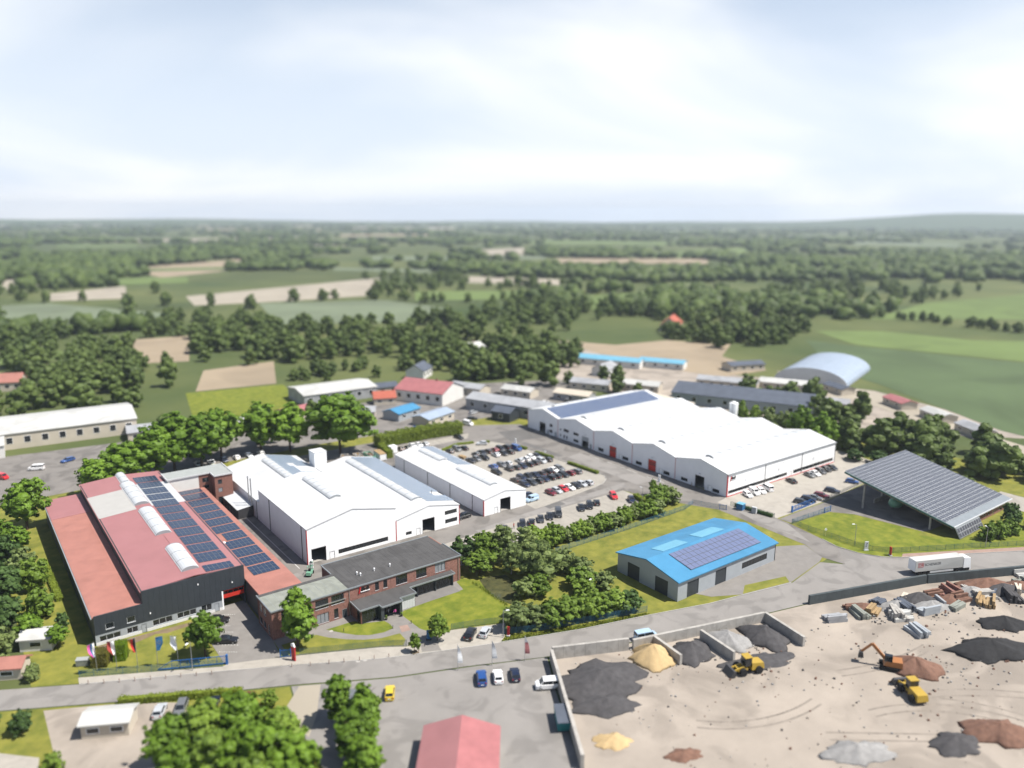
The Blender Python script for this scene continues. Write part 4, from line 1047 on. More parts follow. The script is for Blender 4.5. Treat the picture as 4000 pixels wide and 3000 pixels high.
wall(cp, 'S', 87.5, 231.5, 252.2, 0, 2.75, ops_, 'brick_mid')
for i, o in enumerate(ops_):
    if i == 2: door(cp, 'S', 87.5, *o, 'timber')
    else: window(cp, 'S', 87.5, *o, 'timber', sill=True)
wall(cp, 'E', 252.2, 87.8, 112, 0, lambda a: cz(a) - 0.4, [], 'brick_mid'); MB().box(231.4, 87.8, 0, 231.7, 100, 2.9).build('inner_wall', 'render_white', cp)
MB().box(231.7, 112, 0, 252, 112.3, 7.6).build('inner_wall', 'render_white', cp)
MB().box(222.5, 113.0, 0.2, 231.5, 113.3, 1.5).build('low_wall', 'concrete', cp)
tl = MB(); tl.hexa([(215.6, 85.1, 0.05), (230.0, 85.1, 0.05), (230.0, 86.75, 2.9), (215.6, 86.75, 2.9), (215.6, 84.95, 0.12), (230.0, 84.95, 0.12), (230.0, 86.6, 2.97), (215.6, 86.6, 2.97)])
tl.build('tilted_panel_base', 'coping', cp)
pv_grid(cp, (215.8, 85.0, 0.28), (1, 0, 0), (0, 1.65, 2.85), 10, 2, 1.33, 1.3, 0.08, 'pv_canopy', name='facade_solar_panel')
bag = MB()
rings = []
for k in range(13):
    t = k / 12
    x = 222.2 + t * 5.5
    r = 1.9 * (math.sin(math.pi * (0.08 + 0.84 * t)) ** 0.45)
    rings.append([(x, 107.5 + r * (1 + 0.05 * math.sin(9 * a + k)) * math.cos(a), 1.75 + r * 0.92 * (1 + 0.05 * math.cos(7 * a + k)) * math.sin(a)) for a in [2 * math.pi * q / 22 for q in range(22)]])
bag.loft(rings)
tag(bag.build('wrapped_bale', 'plastic_green', smooth=True), 'big pale green plastic wrapped bundle lying in the shade under the tilted solar roof', 'bundle')

# hall with bright blue roof
bh = thing('blue_roofed_hall', 'low white hall under a bright blue sheet roof with solar fields on the meadow', 'building', (126, 106, 0))
BX0, BX1, BY0, BY1 = 126.8, 163.5, 107, 126.4
gable(bh, 'X', BX0, BX1, BY0, BY1, 4.8, 6.7, 'blue_roof', thick=0.25, over=0.5, ov_end=0.4)
tbl = lambda a: 4.8 + 1.9 * (1 - abs(a - (BY0 + BY1) / 2) / ((BY1 - BY0) / 2))
wall(bh, 'W', BX0, BY0, BY1, 0, tbl, [(110, 114, 0, 3.8), (119, 123, 0, 3.8)], 'panel_grey', breaks=((BY0 + BY1) / 2,))
for s in (110, 119): sbox(MB(), 'W', BX0, s, s + 4, 0, 3.8, 0.1, 0.18).build('door', 'facade_dark', bh)
wall(bh, 'S', BY0, BX0 + 0.3, BX1, 0, 4.75, [(130, 134, 0, 3.8), (140, 144, 0, 3.8), (150, 160, 1.4, 3.0)], 'panel_grey')
for s in (130, 140): sbox(MB(), 'S', BY0, s, s + 4, 0, 3.8, 0.1, 0.18).build('door', 'facade_dark', bh)
window(bh, 'S', BY0, 150, 160, 1.4, 3.0, n=8)
wall(bh, 'N', BY1, BX0 + 0.3, BX1, 0, 4.75, [], 'panel_grey'); wall(bh, 'E', BX1, BY0, BY1, 0, tbl, [], 'panel_grey', breaks=((BY0 + BY1) / 2,))
slb = Vector((0, -1, -1.9 / 10.25)).normalized()
pv_grid(bh, (133.0, 115.6, 6.7 - 1.15 * 1.9 / 10.25 + 0.27), slb, (1, 0, 0), 4, 16, 1.75, 1.6, 0.05, 'pv_violet', 'pv_frame_dark')
for x in (133, 147):
    mb = MB(); mb.hexa([(x, 117.4, 6.72), (x + 9, 117.4, 6.72), (x + 9, 121.4, 5.98), (x, 121.4, 5.98), (x, 117.4, 6.88), (x + 9, 117.4, 6.88), (x + 9, 121.4, 6.14), (x, 121.4, 6.14)])
    mb.build('rooflight', 'roof_sky', bh)

# ------------------------------------------------------------------ vehicles
CAR = {}
def car_parts(kind, paint):
    """Meshes for one kind of car, nose towards +X, wheels on the ground."""
    L, W, H, hood, ws, rf, rr, tail, belt, cargo = {
        'hatch':  (4.15, 1.78, 1.48, 0.86, 0.28, 0.46, 0.86, 0.985, 0.92, 0),
        'estate': (4.70, 1.82, 1.48, 0.84, 0.27, 0.43, 0.90, 0.985, 0.92, 0),
        'saloon': (4.65, 1.80, 1.44, 0.84, 0.27, 0.43, 0.70, 0.86, 0.92, 0),
        'suv':    (4.60, 1.88, 1.68, 1.02, 0.25, 0.42, 0.90, 0.985, 1.06, 0),
        'mpv':    (4.60, 1.85, 1.72, 1.00, 0.19, 0.38, 0.92, 0.99, 1.02, 0),
        'van':    (4.95, 1.92, 1.96, 1.14, 0.14, 0.30, 0.975, 0.995, 1.16, 1),
        'cargo':  (4.45, 1.82, 1.86, 1.06, 0.20, 0.36, 0.975, 0.995, 1.10, 2),
        'pickup': (4.70, 1.80, 1.55, 0.95, 0.28, 0.42, 0.60, 0.66, 0.98, 0)}[kind]
    X = lambda t: L / 2 - t * L
    out = {}
    hw = W / 2
    zb = 0.20
    def ring(t, w, top, sh):
        x = X(t)
        return [(x, -w * .86, zb), (x, -w, zb + .16), (x, -w, top - sh), (x, -w * .93, top), (x, 0, top + 0.02), (x, w * .93, top), (x, w, top - sh), (x, w, zb + .16), (x, w * .86, zb)]
    tailz = belt + 0.04 if tail < 0.95 else belt + 0.02
    body = MB()
    body.loft([ring(0.0, hw * .80, hood * .74, .10), ring(0.018, hw * .90, hood * .84, .10), ring(0.07, hw * .975, hood * .93, .08), ring(ws * .75, hw, hood + .01, .08), ring(ws + .03, hw, belt, .06),
               ring(rr, hw, belt + .02, .06), ring(0.955, hw * .97, tailz, .08), ring(0.99, hw * .90, tailz - .06, .10), ring(1.0, hw * .84, tailz - .22, .12)])
    rw = hw * (.74 if cargo == 0 else .84)
    bw = hw * .915
    # greenhouse: a painted shell that carries the panes
    def gr(t, w, z): return [(X(t), -w, z), (X(t), w, z)]
    b0, r0, r1, b1 = gr(ws, bw, belt - .03), gr(rf, rw, H - .05), gr(rr, rw, H - .04), gr(tail, bw * .98, belt - .01)
    mid = gr((rf + rr) / 2, rw * 1.02, H)
    P = [b0[0], r0[0], mid[0], r1[0], b1[0]]; Q = [b0[1], r0[1], mid[1], r1[1], b1[1]]
    body.quad(*P[::-1]); body.quad(*Q)
    for k in range(4): body.quad(P[k], Q[k], Q[k + 1], P[k + 1])
    mirror = MB()
    for sg in (-1, 1):
        body.box(X(ws + .05) - .1, sg * (hw + .02) - .08, belt + .02, X(ws + .05) + .1, sg * (hw + .02) + .08, belt + .16)
    out['body'] = body.mesh('body', 'paint_' + paint)
    lerp = lambda a, b, t: tuple(a[i] + (b[i] - a[i]) * t for i in range(3))
    def pane(c, out_v, s0=.06, s1=.94, t0=.08, t1=.92):
        a, b, cc, d = c                                             # a,b bottom; cc,d top
        bot0, bot1 = lerp(a, b, s0), lerp(a, b, s1); top0, top1 = lerp(d, cc, s0), lerp(d, cc, s1)
        q = [lerp(bot0, top0, t0), lerp(bot1, top1, t0), lerp(bot1, top1, t1), lerp(bot0, top0, t1)]
        return [tuple(p[i] + out_v[i] for i in range(3)) for p in q]
    m = MB(); m.quad(*pane((b0[0], b0[1], r0[1], r0[0]), (.012, 0, .02))); out['windshield'] = m.mesh('windshield', 'glass')
    if kind not in ('van', 'cargo') or kind == 'van':
        m = MB(); m.quad(*pane((b1[1], b1[0], r1[0], r1[1]), (-.014, 0, .014), t0=.2 if tail > .95 else .1)); out['rear_window'] = m.mesh('rear_window', 'glass')
    for sg, A in ((-1, P), (1, Q)):
        m = MB(); o = (0, sg * .014, .006)
        base = lambda t: (X(t), sg * bw, belt - .02)
        roof = lambda t: (X(t), sg * rw, H - .05)
        spans = [(ws + .035, rf + .012, (rf + rr) / 2 + .01)] if cargo == 2 else [(ws + .035, rf + .012, (rf + rr) / 2), ((rf + rr) / 2 + .02, (rf + rr) / 2 + .02, rr - .01)]
        if cargo == 2: spans = [(ws + .03, rf + .01, rf + .17)]
        for k, (s_, st, e_) in enumerate(spans):
            eb = e_ if k == 0 or kind in ('van', 'pickup') else min(tail - .05, e_ + .06)
            q = [base(s_), base(eb), roof(e_), roof(st)]
            q = [lerp(q[0], q[3], .12), lerp(q[1], q[2], .12), lerp(q[1], q[2], .86), lerp(q[0], q[3], .86)]
            q = [tuple(p[i] + o[i] for i in range(3)) for p in q]
            m.quad(*(q if sg > 0 else q[::-1]))
        out['side_window' + ('a' if sg < 0 else 'b')] = m.mesh('side_window', 'glass')
    for sg in (-1, 1):
        m = MB(); m.hexa([(X(.0) - .02, sg * hw * .60 - .13, hood * .60), (X(.0) - .02, sg * hw * .60 + .13, hood * .60), (X(.05), sg * hw * .82 + .12, hood * .66), (X(.05), sg * hw * .82 - .12, hood * .66),
                          (X(.012), sg * hw * .62 - .13, hood * .82), (X(.012), sg * hw * .62 + .13, hood * .82), (X(.06), sg * hw * .82 + .12, hood * .90), (X(.06), sg * hw * .82 - .12, hood * .90)])
        out['headlight' + ('a' if sg < 0 else 'b')] = m.mesh('headlight', 'lamp_lens')
        m = MB(); m.box(X(1.0) - .01, sg * hw * .70 - .13, belt - .26, X(.965), sg * hw * .70 + .13, belt - .04); out['tail_light' + ('a' if sg < 0 else 'b')] = m.mesh('tail_light', 'lamp_red')
    m = MB(); m.box(X(0) - .01, -.26, .36, X(0) + .03, .26, .47); m.box(X(1) - .03, -.26, .50, X(1) + .01, .26, .61); out['number_plate'] = m.mesh('number_plate', 'plastic_white')
    wr = .33 if kind in ('suv', 'van') else .31
    m = MB(); m.tube((0, -.11, 0), (0, .11, 0), wr, n=18, mi=0); m.tube((0, -.118, 0), (0, .118, 0), wr * .62, n=12, mi=1)
    wm = m.mesh('wheel', ['rubber', 'rim'])
    for k, (t, sg) in enumerate(((.175, -1), (.175, 1), (.80, -1), (.80, 1))): out['wheel%d' % k] = (wm, (X(t), sg * (hw - .10), wr))
    return out
def car(kind, paint, x, y, head, label, group, plates=True):
    """head: direction of the nose in degrees from +X."""
    key = (kind, paint)
    if key not in CAR: CAR[key] = car_parts(kind, paint)
    t = thing('van' if kind in ('van', 'cargo') else 'pickup' if kind == 'pickup' else 'car', label, 'van' if kind in ('van', 'cargo') else 'pickup' if kind == 'pickup' else 'car', (x, y, 0.0), R(head), group)
    for n, me in CAR[key].items():
        if n == 'number_plate' and not plates: continue
        if isinstance(me, tuple): link_mesh('wheel', me[0], t, me[1])
        else: link_mesh(n.rstrip('ab') if n[:-1] in ('headlight', 'tail_light', 'side_window') else n, me, t)
    return t
ORD = ['first', 'second', 'third', 'fourth', 'fifth', 'sixth', 'seventh', 'eighth', 'ninth', 'tenth', 'eleventh', 'twelfth', 'thirteenth', 'fourteenth', 'fifteenth', 'sixteenth', 'seventeenth', 'eighteenth']
KN = {'hatch': 'hatchback', 'estate': 'estate car', 'saloon': 'saloon car', 'suv': 'SUV', 'mpv': 'minivan', 'van': 'van', 'cargo': 'panel van', 'pickup': 'pickup'}
def row(where, group, cars, head):
    """cars: (x, y, kind, paint[, head]) from left to right as seen in the photograph."""
    for k, c in enumerate(cars):
        h = (c[4] if len(c) > 4 else head) + random.uniform(-2.5, 2.5)
        car(c[2], c[3], c[0], c[1], h, '%s %s, %s from the left %s' % (c[3].replace('_', ' '), KN[c[2]], ORD[k], where), group)
D, U = -90, 90                                                        # nose towards / away from the drone
row('in the rear left car park row', 'cars in the works car park', [(145.3, 233.7, 'hatch', 'black', U), (148.8, 234.3, 'mpv', 'grey', D), (151.6, 233.9, 'saloon', 'black', U)], D)
car('hatch', 'silver', 160.5, 234.9, 150, 'silver hatchback parked crosswise at the low hedge of the rear car park', 'cars in the works car park')
row('in the long row along the rear island', 'cars in the works car park', [(151.1, 224.9, 'hatch', 'dark_grey', U), (153.9, 225.1, 'saloon', 'black', D), (156.7, 225.4, 'estate', 'brown', U), (159.6, 225.3, 'hatch', 'dark_red', U),
    (162.5, 225.5, 'estate', 'black', D), (165.2, 225.3, 'suv', 'black', U), (167.2, 221.8, 'van', 'blue', D)], D)
row('of three in front of the rear island', 'cars in the works car park', [(156.5, 220.1, 'hatch', 'silver', U), (159.8, 219.9, 'saloon', 'black', D), (162.8, 219.8, 'hatch', 'black', U)], D)
row('beside the small trailer', 'cars in the works car park', [(145.3, 219.7, 'pickup', 'black', D), (148.2, 220.1, 'hatch', 'grey', D), (151.1, 219.5, 'suv', 'black', D)], D)
row('of three at the car park middle left', 'cars in the works car park', [(148.0, 209.7, 'hatch', 'blue', U), (151.4, 209.5, 'hatch', 'grey', D), (154.1, 209.3, 'hatch', 'silver', U)], D)
row('in the middle row beside the white cars', 'cars in the works car park', [(151.0, 204.4, 'hatch', 'black', U), (153.9, 204.1, 'hatch', 'dark_grey', U), (156.5, 203.9, 'hatch', 'navy', D), (159.6, 204.4, 'estate', 'black', U), (162.5, 204.5, 'hatch', 'black', U),
    (165.5, 204.7, 'mpv', 'silver', D), (168.4, 204.5, 'hatch', 'dark_grey', U)], D)
row('in the row behind the middle row', 'cars in the works car park', [(159.4, 209.5, 'hatch', 'silver', U), (162.4, 209.8, 'hatch', 'white', U), (165.2, 210.1, 'hatch', 'white', D), (168.0, 210.6, 'saloon', 'dark_grey', D)], D)
car('suv', 'black', 145.2, 203.8, -88, 'black SUV standing alone beside the narrow white hall', 'cars in the works car park')
row('in the back of the double row', 'cars in the works car park', [(145.9, 194.0, 'hatch', 'brown', U), (149.0, 194.6, 'estate', 'navy', D), (151.8, 194.4, 'hatch', 'black', D), (154.4, 194.2, 'saloon', 'navy', D), (157.1, 194.1, 'saloon', 'brown', U), (159.9, 194.2, 'suv', 'black', U),
    (162.6, 194.4, 'saloon', 'white', D), (165.4, 194.7, 'estate', 'grey', D)], D)
row('in the front of the double row', 'cars in the works car park', [(145.9, 189.0, 'estate', 'navy', D), (148.8, 188.9, 'estate', 'dark_grey', D), (151.6, 188.7, 'hatch', 'black', U), (154.3, 189.2, 'saloon', 'navy', D), (157.0, 189.2, 'estate', 'black', U), (159.5, 188.9, 'hatch', 'black', U),
    (162.3, 188.8, 'estate', 'black', D), (165.1, 188.7, 'hatch', 'dark_red', U), (168.0, 188.7, 'estate', 'grey', U)], D)
row('in the row along the yard road', 'cars in the works car park', [(147.7, 177.9, 'hatch', 'dark_red', D), (150.4, 178.0, 'hatch', 'silver', D), (153.1, 178.2, 'hatch', 'red', D), (155.6, 178.1, 'saloon', 'white', D), (158.3, 178.0, 'hatch', 'black', D), (160.9, 177.9, 'hatch', 'silver', D),
    (163.5, 177.8, 'hatch', 'silver', U)], D)
row('along the shrub border', 'cars beside the shrub border', [(118.5, 162.4, 'hatch', 'black', -126), (125.1, 162.9, 'estate', 'black', -126), (128.2, 162.7, 'hatch', 'black', 54), (131.7, 162.9, 'saloon', 'dark_grey', -126), (135.1, 163.0, 'saloon', 'black', -126), (138.4, 163.0, 'van', 'dark_grey', -126),
    (147.0, 162.6, 'saloon', 'black', -126), (150.1, 162.4, 'suv', 'black', -126), (153.6, 163.0, 'hatch', 'black', 54)], -126)
car('suv', 'red', 161.6, 164.0, -118, 'red SUV parked near the right end of the shrub border', 'cars beside the shrub border')
car('hatch', 'navy', 163.8, 158.4, -122, 'navy hatchback parked askew beside the slim lamp post', 'cars beside the shrub border')
car('hatch', 'blue', 122.5, 154.9, -126, 'blue hatchback almost hidden behind the shrub border', 'cars beside the shrub border')
car('cargo', 'light_blue', 139.2, 176.6, 182, 'light blue panel van parked beside the corner of the narrow white hall', 'cars between the white halls')
car('hatch', 'navy', 139.9, 180.2, 182, 'navy hatchback half hidden behind the light blue van', 'cars between the white halls')
car('suv', 'black', 114.6, 177.4, 182, 'black SUV in the gap between the two white halls', 'cars between the white halls')
car('hatch', 'red', 113.6, 180.6, 90, 'red hatchback hidden behind the black SUV between the white halls', 'cars between the white halls')
row('along the tall rear hedge', 'cars along the rear hedge', [(131.9, 247, 'hatch', 'brown', U), (134.7, 246.8, 'hatch', 'black', U), (137.4, 247.5, 'saloon', 'white', D), (139.9, 247.4, 'saloon', 'white', D), (142.4, 246.9, 'hatch', 'silver', U)], D)
car('estate', 'black', 157.8, 247.2, -80, 'black estate car alone at the right end of the rear hedge', 'cars along the rear hedge')
row('along the side of the five gabled hall', 'cars beside the five gabled hall', [(196.6, 140.0, 'hatch', 'white', -112), (200.1, 140.1, 'cargo', 'white', -112), (202.9, 139.6, 'hatch', 'white', -112), (206.6, 140.0, 'van', 'white', 68), (219.3, 139.7, 'saloon', 'black', 68), (229.5, 139.6, 'saloon', 'grey', -112),
    (232.4, 139.4, 'saloon', 'white', -112), (236.1, 139.6, 'estate', 'dark_grey', -112), (239.4, 139.5, 'hatch', 'black', -112), (242.8, 139.5, 'saloon', 'black', -112)], -112)
row('in the row behind the blue sliding gate', 'cars behind the blue sliding gate', [(204.8, 126.4, 'estate', 'dark_grey', -68), (208.3, 126.3, 'suv', 'navy', -68), (211.3, 126.2, 'saloon', 'grey', -68), (214.8, 126.0, 'estate', 'dark_red', -68), (221.5, 126.4, 'estate', 'navy', -68), (234.8, 127.4, 'hatch', 'blue', -68)], -68)
car('suv', 'black', 80.6, 122.6, 41, 'black SUV parked by the green fence beside the silver hatchback', 'cars at the front entrance')
car('hatch', 'silver', 83.6, 121.4, 36, 'silver hatchback with red tail lights parked beside the front street lamp', 'cars at the front entrance')
car('hatch', 'black', 40.2, 159.4, -32, 'black hatchback parked nose out close to the dark factory wall', 'cars on the driveway')
car('saloon', 'black', 38.9, 150.2, -32, 'black saloon car half hidden by the round tree on the driveway', 'cars on the driveway')
# cars glimpsed behind the trees at the back
pal = ['white', 'silver', 'white', 'dark_grey', 'white', 'dark_red', 'silver', 'white', 'navy', 'white', 'silver', 'white']
for k in range(12):
    car(['hatch', 'saloon', 'estate'][k % 3], pal[k], 66 + (k % 6) * 4.4, 258 + (k // 6) * 14, 90 if k % 2 else -90, '%s car, %s from the left, glimpsed behind the rear trees, %s row' % (pal[k].replace('_', ' '), ORD[k % 6], 'near' if k < 6 else 'far'), 'cars behind the rear trees')

# small flat trailer in the car park
tr = thing('car_trailer', 'small beige box trailer parked next to the black pickup', 'trailer', (144.9, 224.6, 0), R(100))
def local(build, root):
    """Parts given in the thing's own frame."""
    for name, mb, m in build:
        link_mesh(name, mb.mesh(name, m), root)
local([('box_body', MB().box(-1.4, -.75, .55, 1.4, .75, 1.15), 'timber'), ('drawbar', MB().bar((1.4, 0, .5), (2.6, 0, .45), .1), 'dark_metal'),
       ('wheel', MB().tube((0, -.98, .3), (0, -.8, .3), .3, n=14), 'rubber'), ('wheel', MB().tube((0, .8, .3), (0, .98, .3), .3, n=14), 'rubber')], tr)

# semi-trailer on the road
st = thing('semi_trailer', 'long white semi-trailer parked along the road beyond the corner meadow', 'trailer', (190.0, 79.6, 0), R(-24))
bx = MB().box(-6.8, -1.25, 1.15, 6.8, 1.25, 4.0)
local([('cargo_box', bx, 'roof_light'), ('chassis', MB().box(-6.6, -.5, .85, 6.4, .5, 1.15), 'dark_metal'), ('rear_door', MB().box(-6.86, -1.2, 1.2, -6.81, 1.2, 3.95), 'plastic_white'),
       ('side_guard', MB().box(-2.5, -1.24, .5, 4.2, -1.18, .95), 'light_trim'), ('side_guard', MB().box(-2.5, 1.18, .5, 4.2, 1.24, .95), 'light_trim'),
       ('landing_leg', MB().box(4.6, -.7, 0, 4.8, -.5, .9), 'dark_metal'), ('landing_leg', MB().box(4.6, .5, 0, 4.8, .7, .9), 'dark_metal')], st)
for x in (-5.3, -4.0, -2.7 - 0.0):
    for sg in (-1, 1): link_mesh('wheel', MB().tube((x, sg * .8, .5), (x, sg * 1.2, .5), .5, n=18).mesh('wheel', 'rubber'), st)
for txt, x, m in (('DB', -5.9, 'red_trim'), ('SCHENKER', -4.3, 'dark_metal')):
    o = lettering(st, txt, 0.95, (0, 0, 0), R(90), 0, m, 0.004); o.location = (x, -1.262, 2.55)
fr = MB()
for a, b in (((-6.05, 2.35), (-4.55, 2.35)), ((-6.05, 3.4), (-4.55, 3.4)), ((-6.05, 2.35), (-6.05, 3.4)), ((-4.55, 2.35), (-4.55, 3.4))): fr.bar((a[0], -1.26, a[1]), (b[0], -1.26, b[1]), .09, .012)
link_mesh('logo_frame', fr.mesh('logo_frame', 'red_trim'), st)
tru = thing('truck_tractor', 'white truck cab coupled to the long white semi-trailer', 'truck', (190.0 + 8.0 * math.cos(R(-24)), 79.6 + 8.0 * math.sin(R(-24)), 0), R(-24))
cab = MB(); cab.hexa([(-.9, -1.24, .9), (1.25, -1.24, .9), (1.25, 1.24, .9), (-.9, 1.24, .9), (-.9, -1.2, 3.6), (.95, -1.2, 3.4), (.95, 1.2, 3.4), (-.9, 1.2, 3.6)])
local([('cab', cab, 'plastic_white'), ('chassis', MB().box(-3.4, -.5, .55, 1.2, .5, .88), 'dark_metal'), ('windshield', MB().quad((1.14, -1.05, 2.2), (1.14, 1.05, 2.2), (1.0, 1.0, 3.1), (1.0, -1.0, 3.1)), 'glass'), ('bumper', MB().box(.9, -1.24, .35, 1.3, 1.24, .89), 'plastic_white')], tru)
for x in (.4, -2.6):
    for sg in (-1, 1): link_mesh('wheel', MB().tube((x, sg * .85, .5), (x, sg * 1.2, .5), .5, n=18).mesh('wheel', 'rubber'), tru)

# forklift at the corner of the large hall
fk = thing('forklift', 'green forklift carrying a stack of white drums at the corner of the large white hall', 'forklift', (64.9, 169.6, 0), R(52))
wm = MB().tube((0, -.14, 0), (0, .14, 0), .36, n=16).mesh('wheel', 'rubber')
local([('chassis', MB().hexa([(-1.5, -.6, .35), (.9, -.6, .3), (.9, .6, .3), (-1.5, .6, .35), (-1.5, -.55, 1.15), (.8, -.55, .9), (.8, .55, .9), (-1.5, .55, 1.15)]), 'plastic_green'),
       ('counterweight', MB().hexa([(-1.95, -.55, .45), (-1.5, -.6, .4), (-1.5, .6, .4), (-1.95, .55, .45), (-1.8, -.5, 1.2), (-1.5, -.55, 1.25), (-1.5, .55, 1.25), (-1.8, .5, 1.2)]), 'plastic_green'),
       ('seat', MB().box(-.75, -.25, 1.0, -.25, .25, 1.6), 'rubber'), ('mast', MB().box(.95, -.4, .1, 1.05, -.3, 2.6).box(.95, .3, .1, 1.05, .4, 2.6).box(.95, -.3, 2.45, 1.05, .3, 2.58), 'dark_metal'),
       ('fork', MB().box(1.05, -.35, .2, 2.1, -.22, .26), 'dark_metal'), ('fork', MB().box(1.05, .22, .2, 2.1, .35, .26), 'dark_metal'),
       ('overhead_guard', MB().bar((-1.0, -.5, 1.1), (-.8, -.5, 2.1), .07).bar((-1.0, .5, 1.1), (-.8, .5, 2.1), .07).bar((.7, -.5, .9), (.4, -.5, 2.1), .07).bar((.7, .5, .9), (.4, .5, 2.1), .07)
        .bar((-.85, -.5, 2.1), (.45, -.5, 2.1), .08).bar((-.85, .5, 2.1), (.45, .5, 2.1), .08).bar((-.85, -.5, 2.1), (-.85, .5, 2.1), .08).bar((.42, -.5, 2.1), (.42, .5, 2.1), .08).bar((-.2, -.5, 2.1), (-.2, .5, 2.1), .06), 'plastic_green')], fk)
for x, y in ((.45, -.6), (.45, .6), (-1.35, -.5), (-1.35, .5)): link_mesh('wheel', wm, fk, (x, y, .36))
for k in range(3):
    z0 = 0.27 + k * 0.9
    o = MB().tube((0, 0, 0), (0, 0, .3), .36, n=18, mi=0).tube((0, 0, .3), (0, 0, .58), .375, n=18, mi=1).tube((0, 0, .58), (0, 0, .88), .36, n=18, mi=0)
    c = link_mesh('drum', o.mesh('drum', ['plastic_white', 'plastic_green']), None, (64.9 + 1.55 * math.cos(R(52)), 169.6 + 1.55 * math.sin(R(52)), z0), 0)
    tag(c, 'white drum with green band, %s of the stack on the forklift' % ['bottom', 'middle', 'top'][k], 'drum', 'drums on the forklift')

# ------------------------------------------------------------------ fences and gates
PAN = {}
def fence_panel(h, m):
    if (h, m) not in PAN:
        mb = MB()
        for k in range(26):
            x = 0.04 + k * 0.0368; mb.quad((x, 0, .06), (x + .0085, 0, .06), (x + .0085, 0, h), (x, 0, h))
        for k in range(9):
            z = .08 + (h - .1) * k / 8; mb.quad((0.02, -.012, z), (.98, -.012, z), (.98, -.012, z + .036), (.02, -.012, z + .036))
        PAN[(h, m)] = mb.mesh('mesh_panel', m)
    return PAN[(h, m)]
PST = {}
def fence(label, pts, h=1.5, m='fence_green', spacing=2.5, name='fence', group=None):
    t = thing(name, label, 'fence', (pts[0][0], pts[0][1], 0), 0, group)
    if (h, m) not in PST: PST[(h, m)] = MB().box(-.03, -.03, 0, .03, .03, h + .05).mesh('post', m)
    ox, oy = pts[0][:2]
    for a, b in zip(pts[:-1], pts[1:]):
        L = math.hypot(b[0] - a[0], b[1] - a[1]); n = max(1, round(L / spacing)); ang = math.atan2(b[1] - a[1], b[0] - a[0])
        for k in range(n):
            x, y = a[0] + (b[0] - a[0]) * k / n, a[1] + (b[1] - a[1]) * k / n
            link_mesh('post', PST[(h, m)], t, (x - ox, y - oy, 0), ang)
            link_mesh('mesh_panel', fence_panel(h, m), t, (x - ox, y - oy, 0), ang, (L / n, 1, 1))
    link_mesh('post', PST[(h, m)], t, (pts[-1][0] - ox, pts[-1][1] - oy, 0), 0)
    return t
fence('blue mesh fence along the pavement below the flags', [(12.7, 154.2), (35.6, 141.8)], 1.5, 'fence_blue')
fence('green mesh fence along the pavement in front of the curved path', [(49.2, 136.7), (63.4, 129.9), (68, 127)], 1.5, 'fence_green')
fence('green mesh fence behind the two cars at the front', [(78.7, 127), (83.7, 125.4), (89.4, 122.8)], 1.5, 'fence_green')
fence('blue mesh fence hidden under the roadside shrubs', [(86.8, 119.0), (93.8, 115.6), (105.6, 111.8), (117.9, 107.9)], 1.5, 'fence_blue')
fence('blue mesh fence between the shrub border and the meadow', [(121, 143.4), (148, 143.2), (172, 144), (177.2, 145.6)], 1.5, 'fence_blue')
fence('blue mesh fence leading from the shrub border to the side gate', [(177.2, 145.6), (180.2, 138.2)], 1.6, 'fence_blue')
fence('grey mesh fence behind the low hedge at the hall car park', [(185.4, 137.9), (187.9, 124.2)], 1.5, 'fence_green')
fence('blue mesh fence between the gate lane and the corner meadow', [(188.2, 118.6), (203, 117.8)], 1.5, 'fence_blue')
fence('green mesh fence around the corner meadow of the solar hall', [(188.2, 118.5), (187.7, 113), (188.2, 104), (188.2, 99.5), (189.2, 95.2), (192.4, 91.4), (201, 86.6), (214.5, 79.3), (250, 58.5)], 1.5, 'fence_green')
fence('grey mesh fence between the cars and the solar hall yard', [(212, 123.6), (252, 126)], 1.1, 'steel')
fence('grey mesh fence beside the bushes right of the office', [(93.4, 146.2), (95.5, 152)], 1.4, 'fence_blue')
fence('dark mesh fence at the far left corner yard', [(22, 262), (34, 260)], 1.4, 'dark_metal')
def sliding_gate(label, a, b, h=1.8, nose=True):
    t = thing('sliding_gate', label, 'gate', (a[0], a[1], 0), math.atan2(b[1] - a[1], b[0] - a[0]))
    L = math.hypot(b[0] - a[0], b[1] - a[1])
    s = L * .2 if nose else 0
    local([('bottom_rail', MB().bar((0, 0, .25), (L, 0, .25), .16, .2), 'gate_blue'), ('top_rail', MB().bar((s, 0, h), (L, 0, h), .1, .1), 'gate_blue'),
           ('end_post', MB().box(L - .3, -.2, 0, L + .1, .2, h + .25), 'gate_blue')], t)
    if nose: link_mesh('brace', MB().bar((.1, 0, .35), (s, 0, h), .1).mesh('brace', 'gate_blue'), t)
    for k in range(7): link_mesh('upright', MB().bar((s + (L - s - .3) * k / 6, 0, .3), (s + (L - s - .3) * k / 6, 0, h), .08).mesh('upright', 'gate_blue'), t)
    inf = MB()
    for k in range(int((L - s) / .14)):
        x = s + k * .14; inf.box(x, -.012, .32, x + .025, .012, h - .05)
    inf.build('infill_bars', 'gate_blue'); o = bpy.data.objects['infill_bars'] if False else None
    ob = [q for q in COL.objects if q.name.startswith('infill_bars')][-1]; ob.parent = t; ob['kind'] = 'stuff'
    return t
sliding_gate('long blue sliding gate with slanted nose standing open in front of the lawn tree', (25.2, 147.7), (36.7, 142.1))
sliding_gate('blue sliding gate with slanted nose at the lane to the solar hall', (208.2, 124.1), (195.7, 123.7))
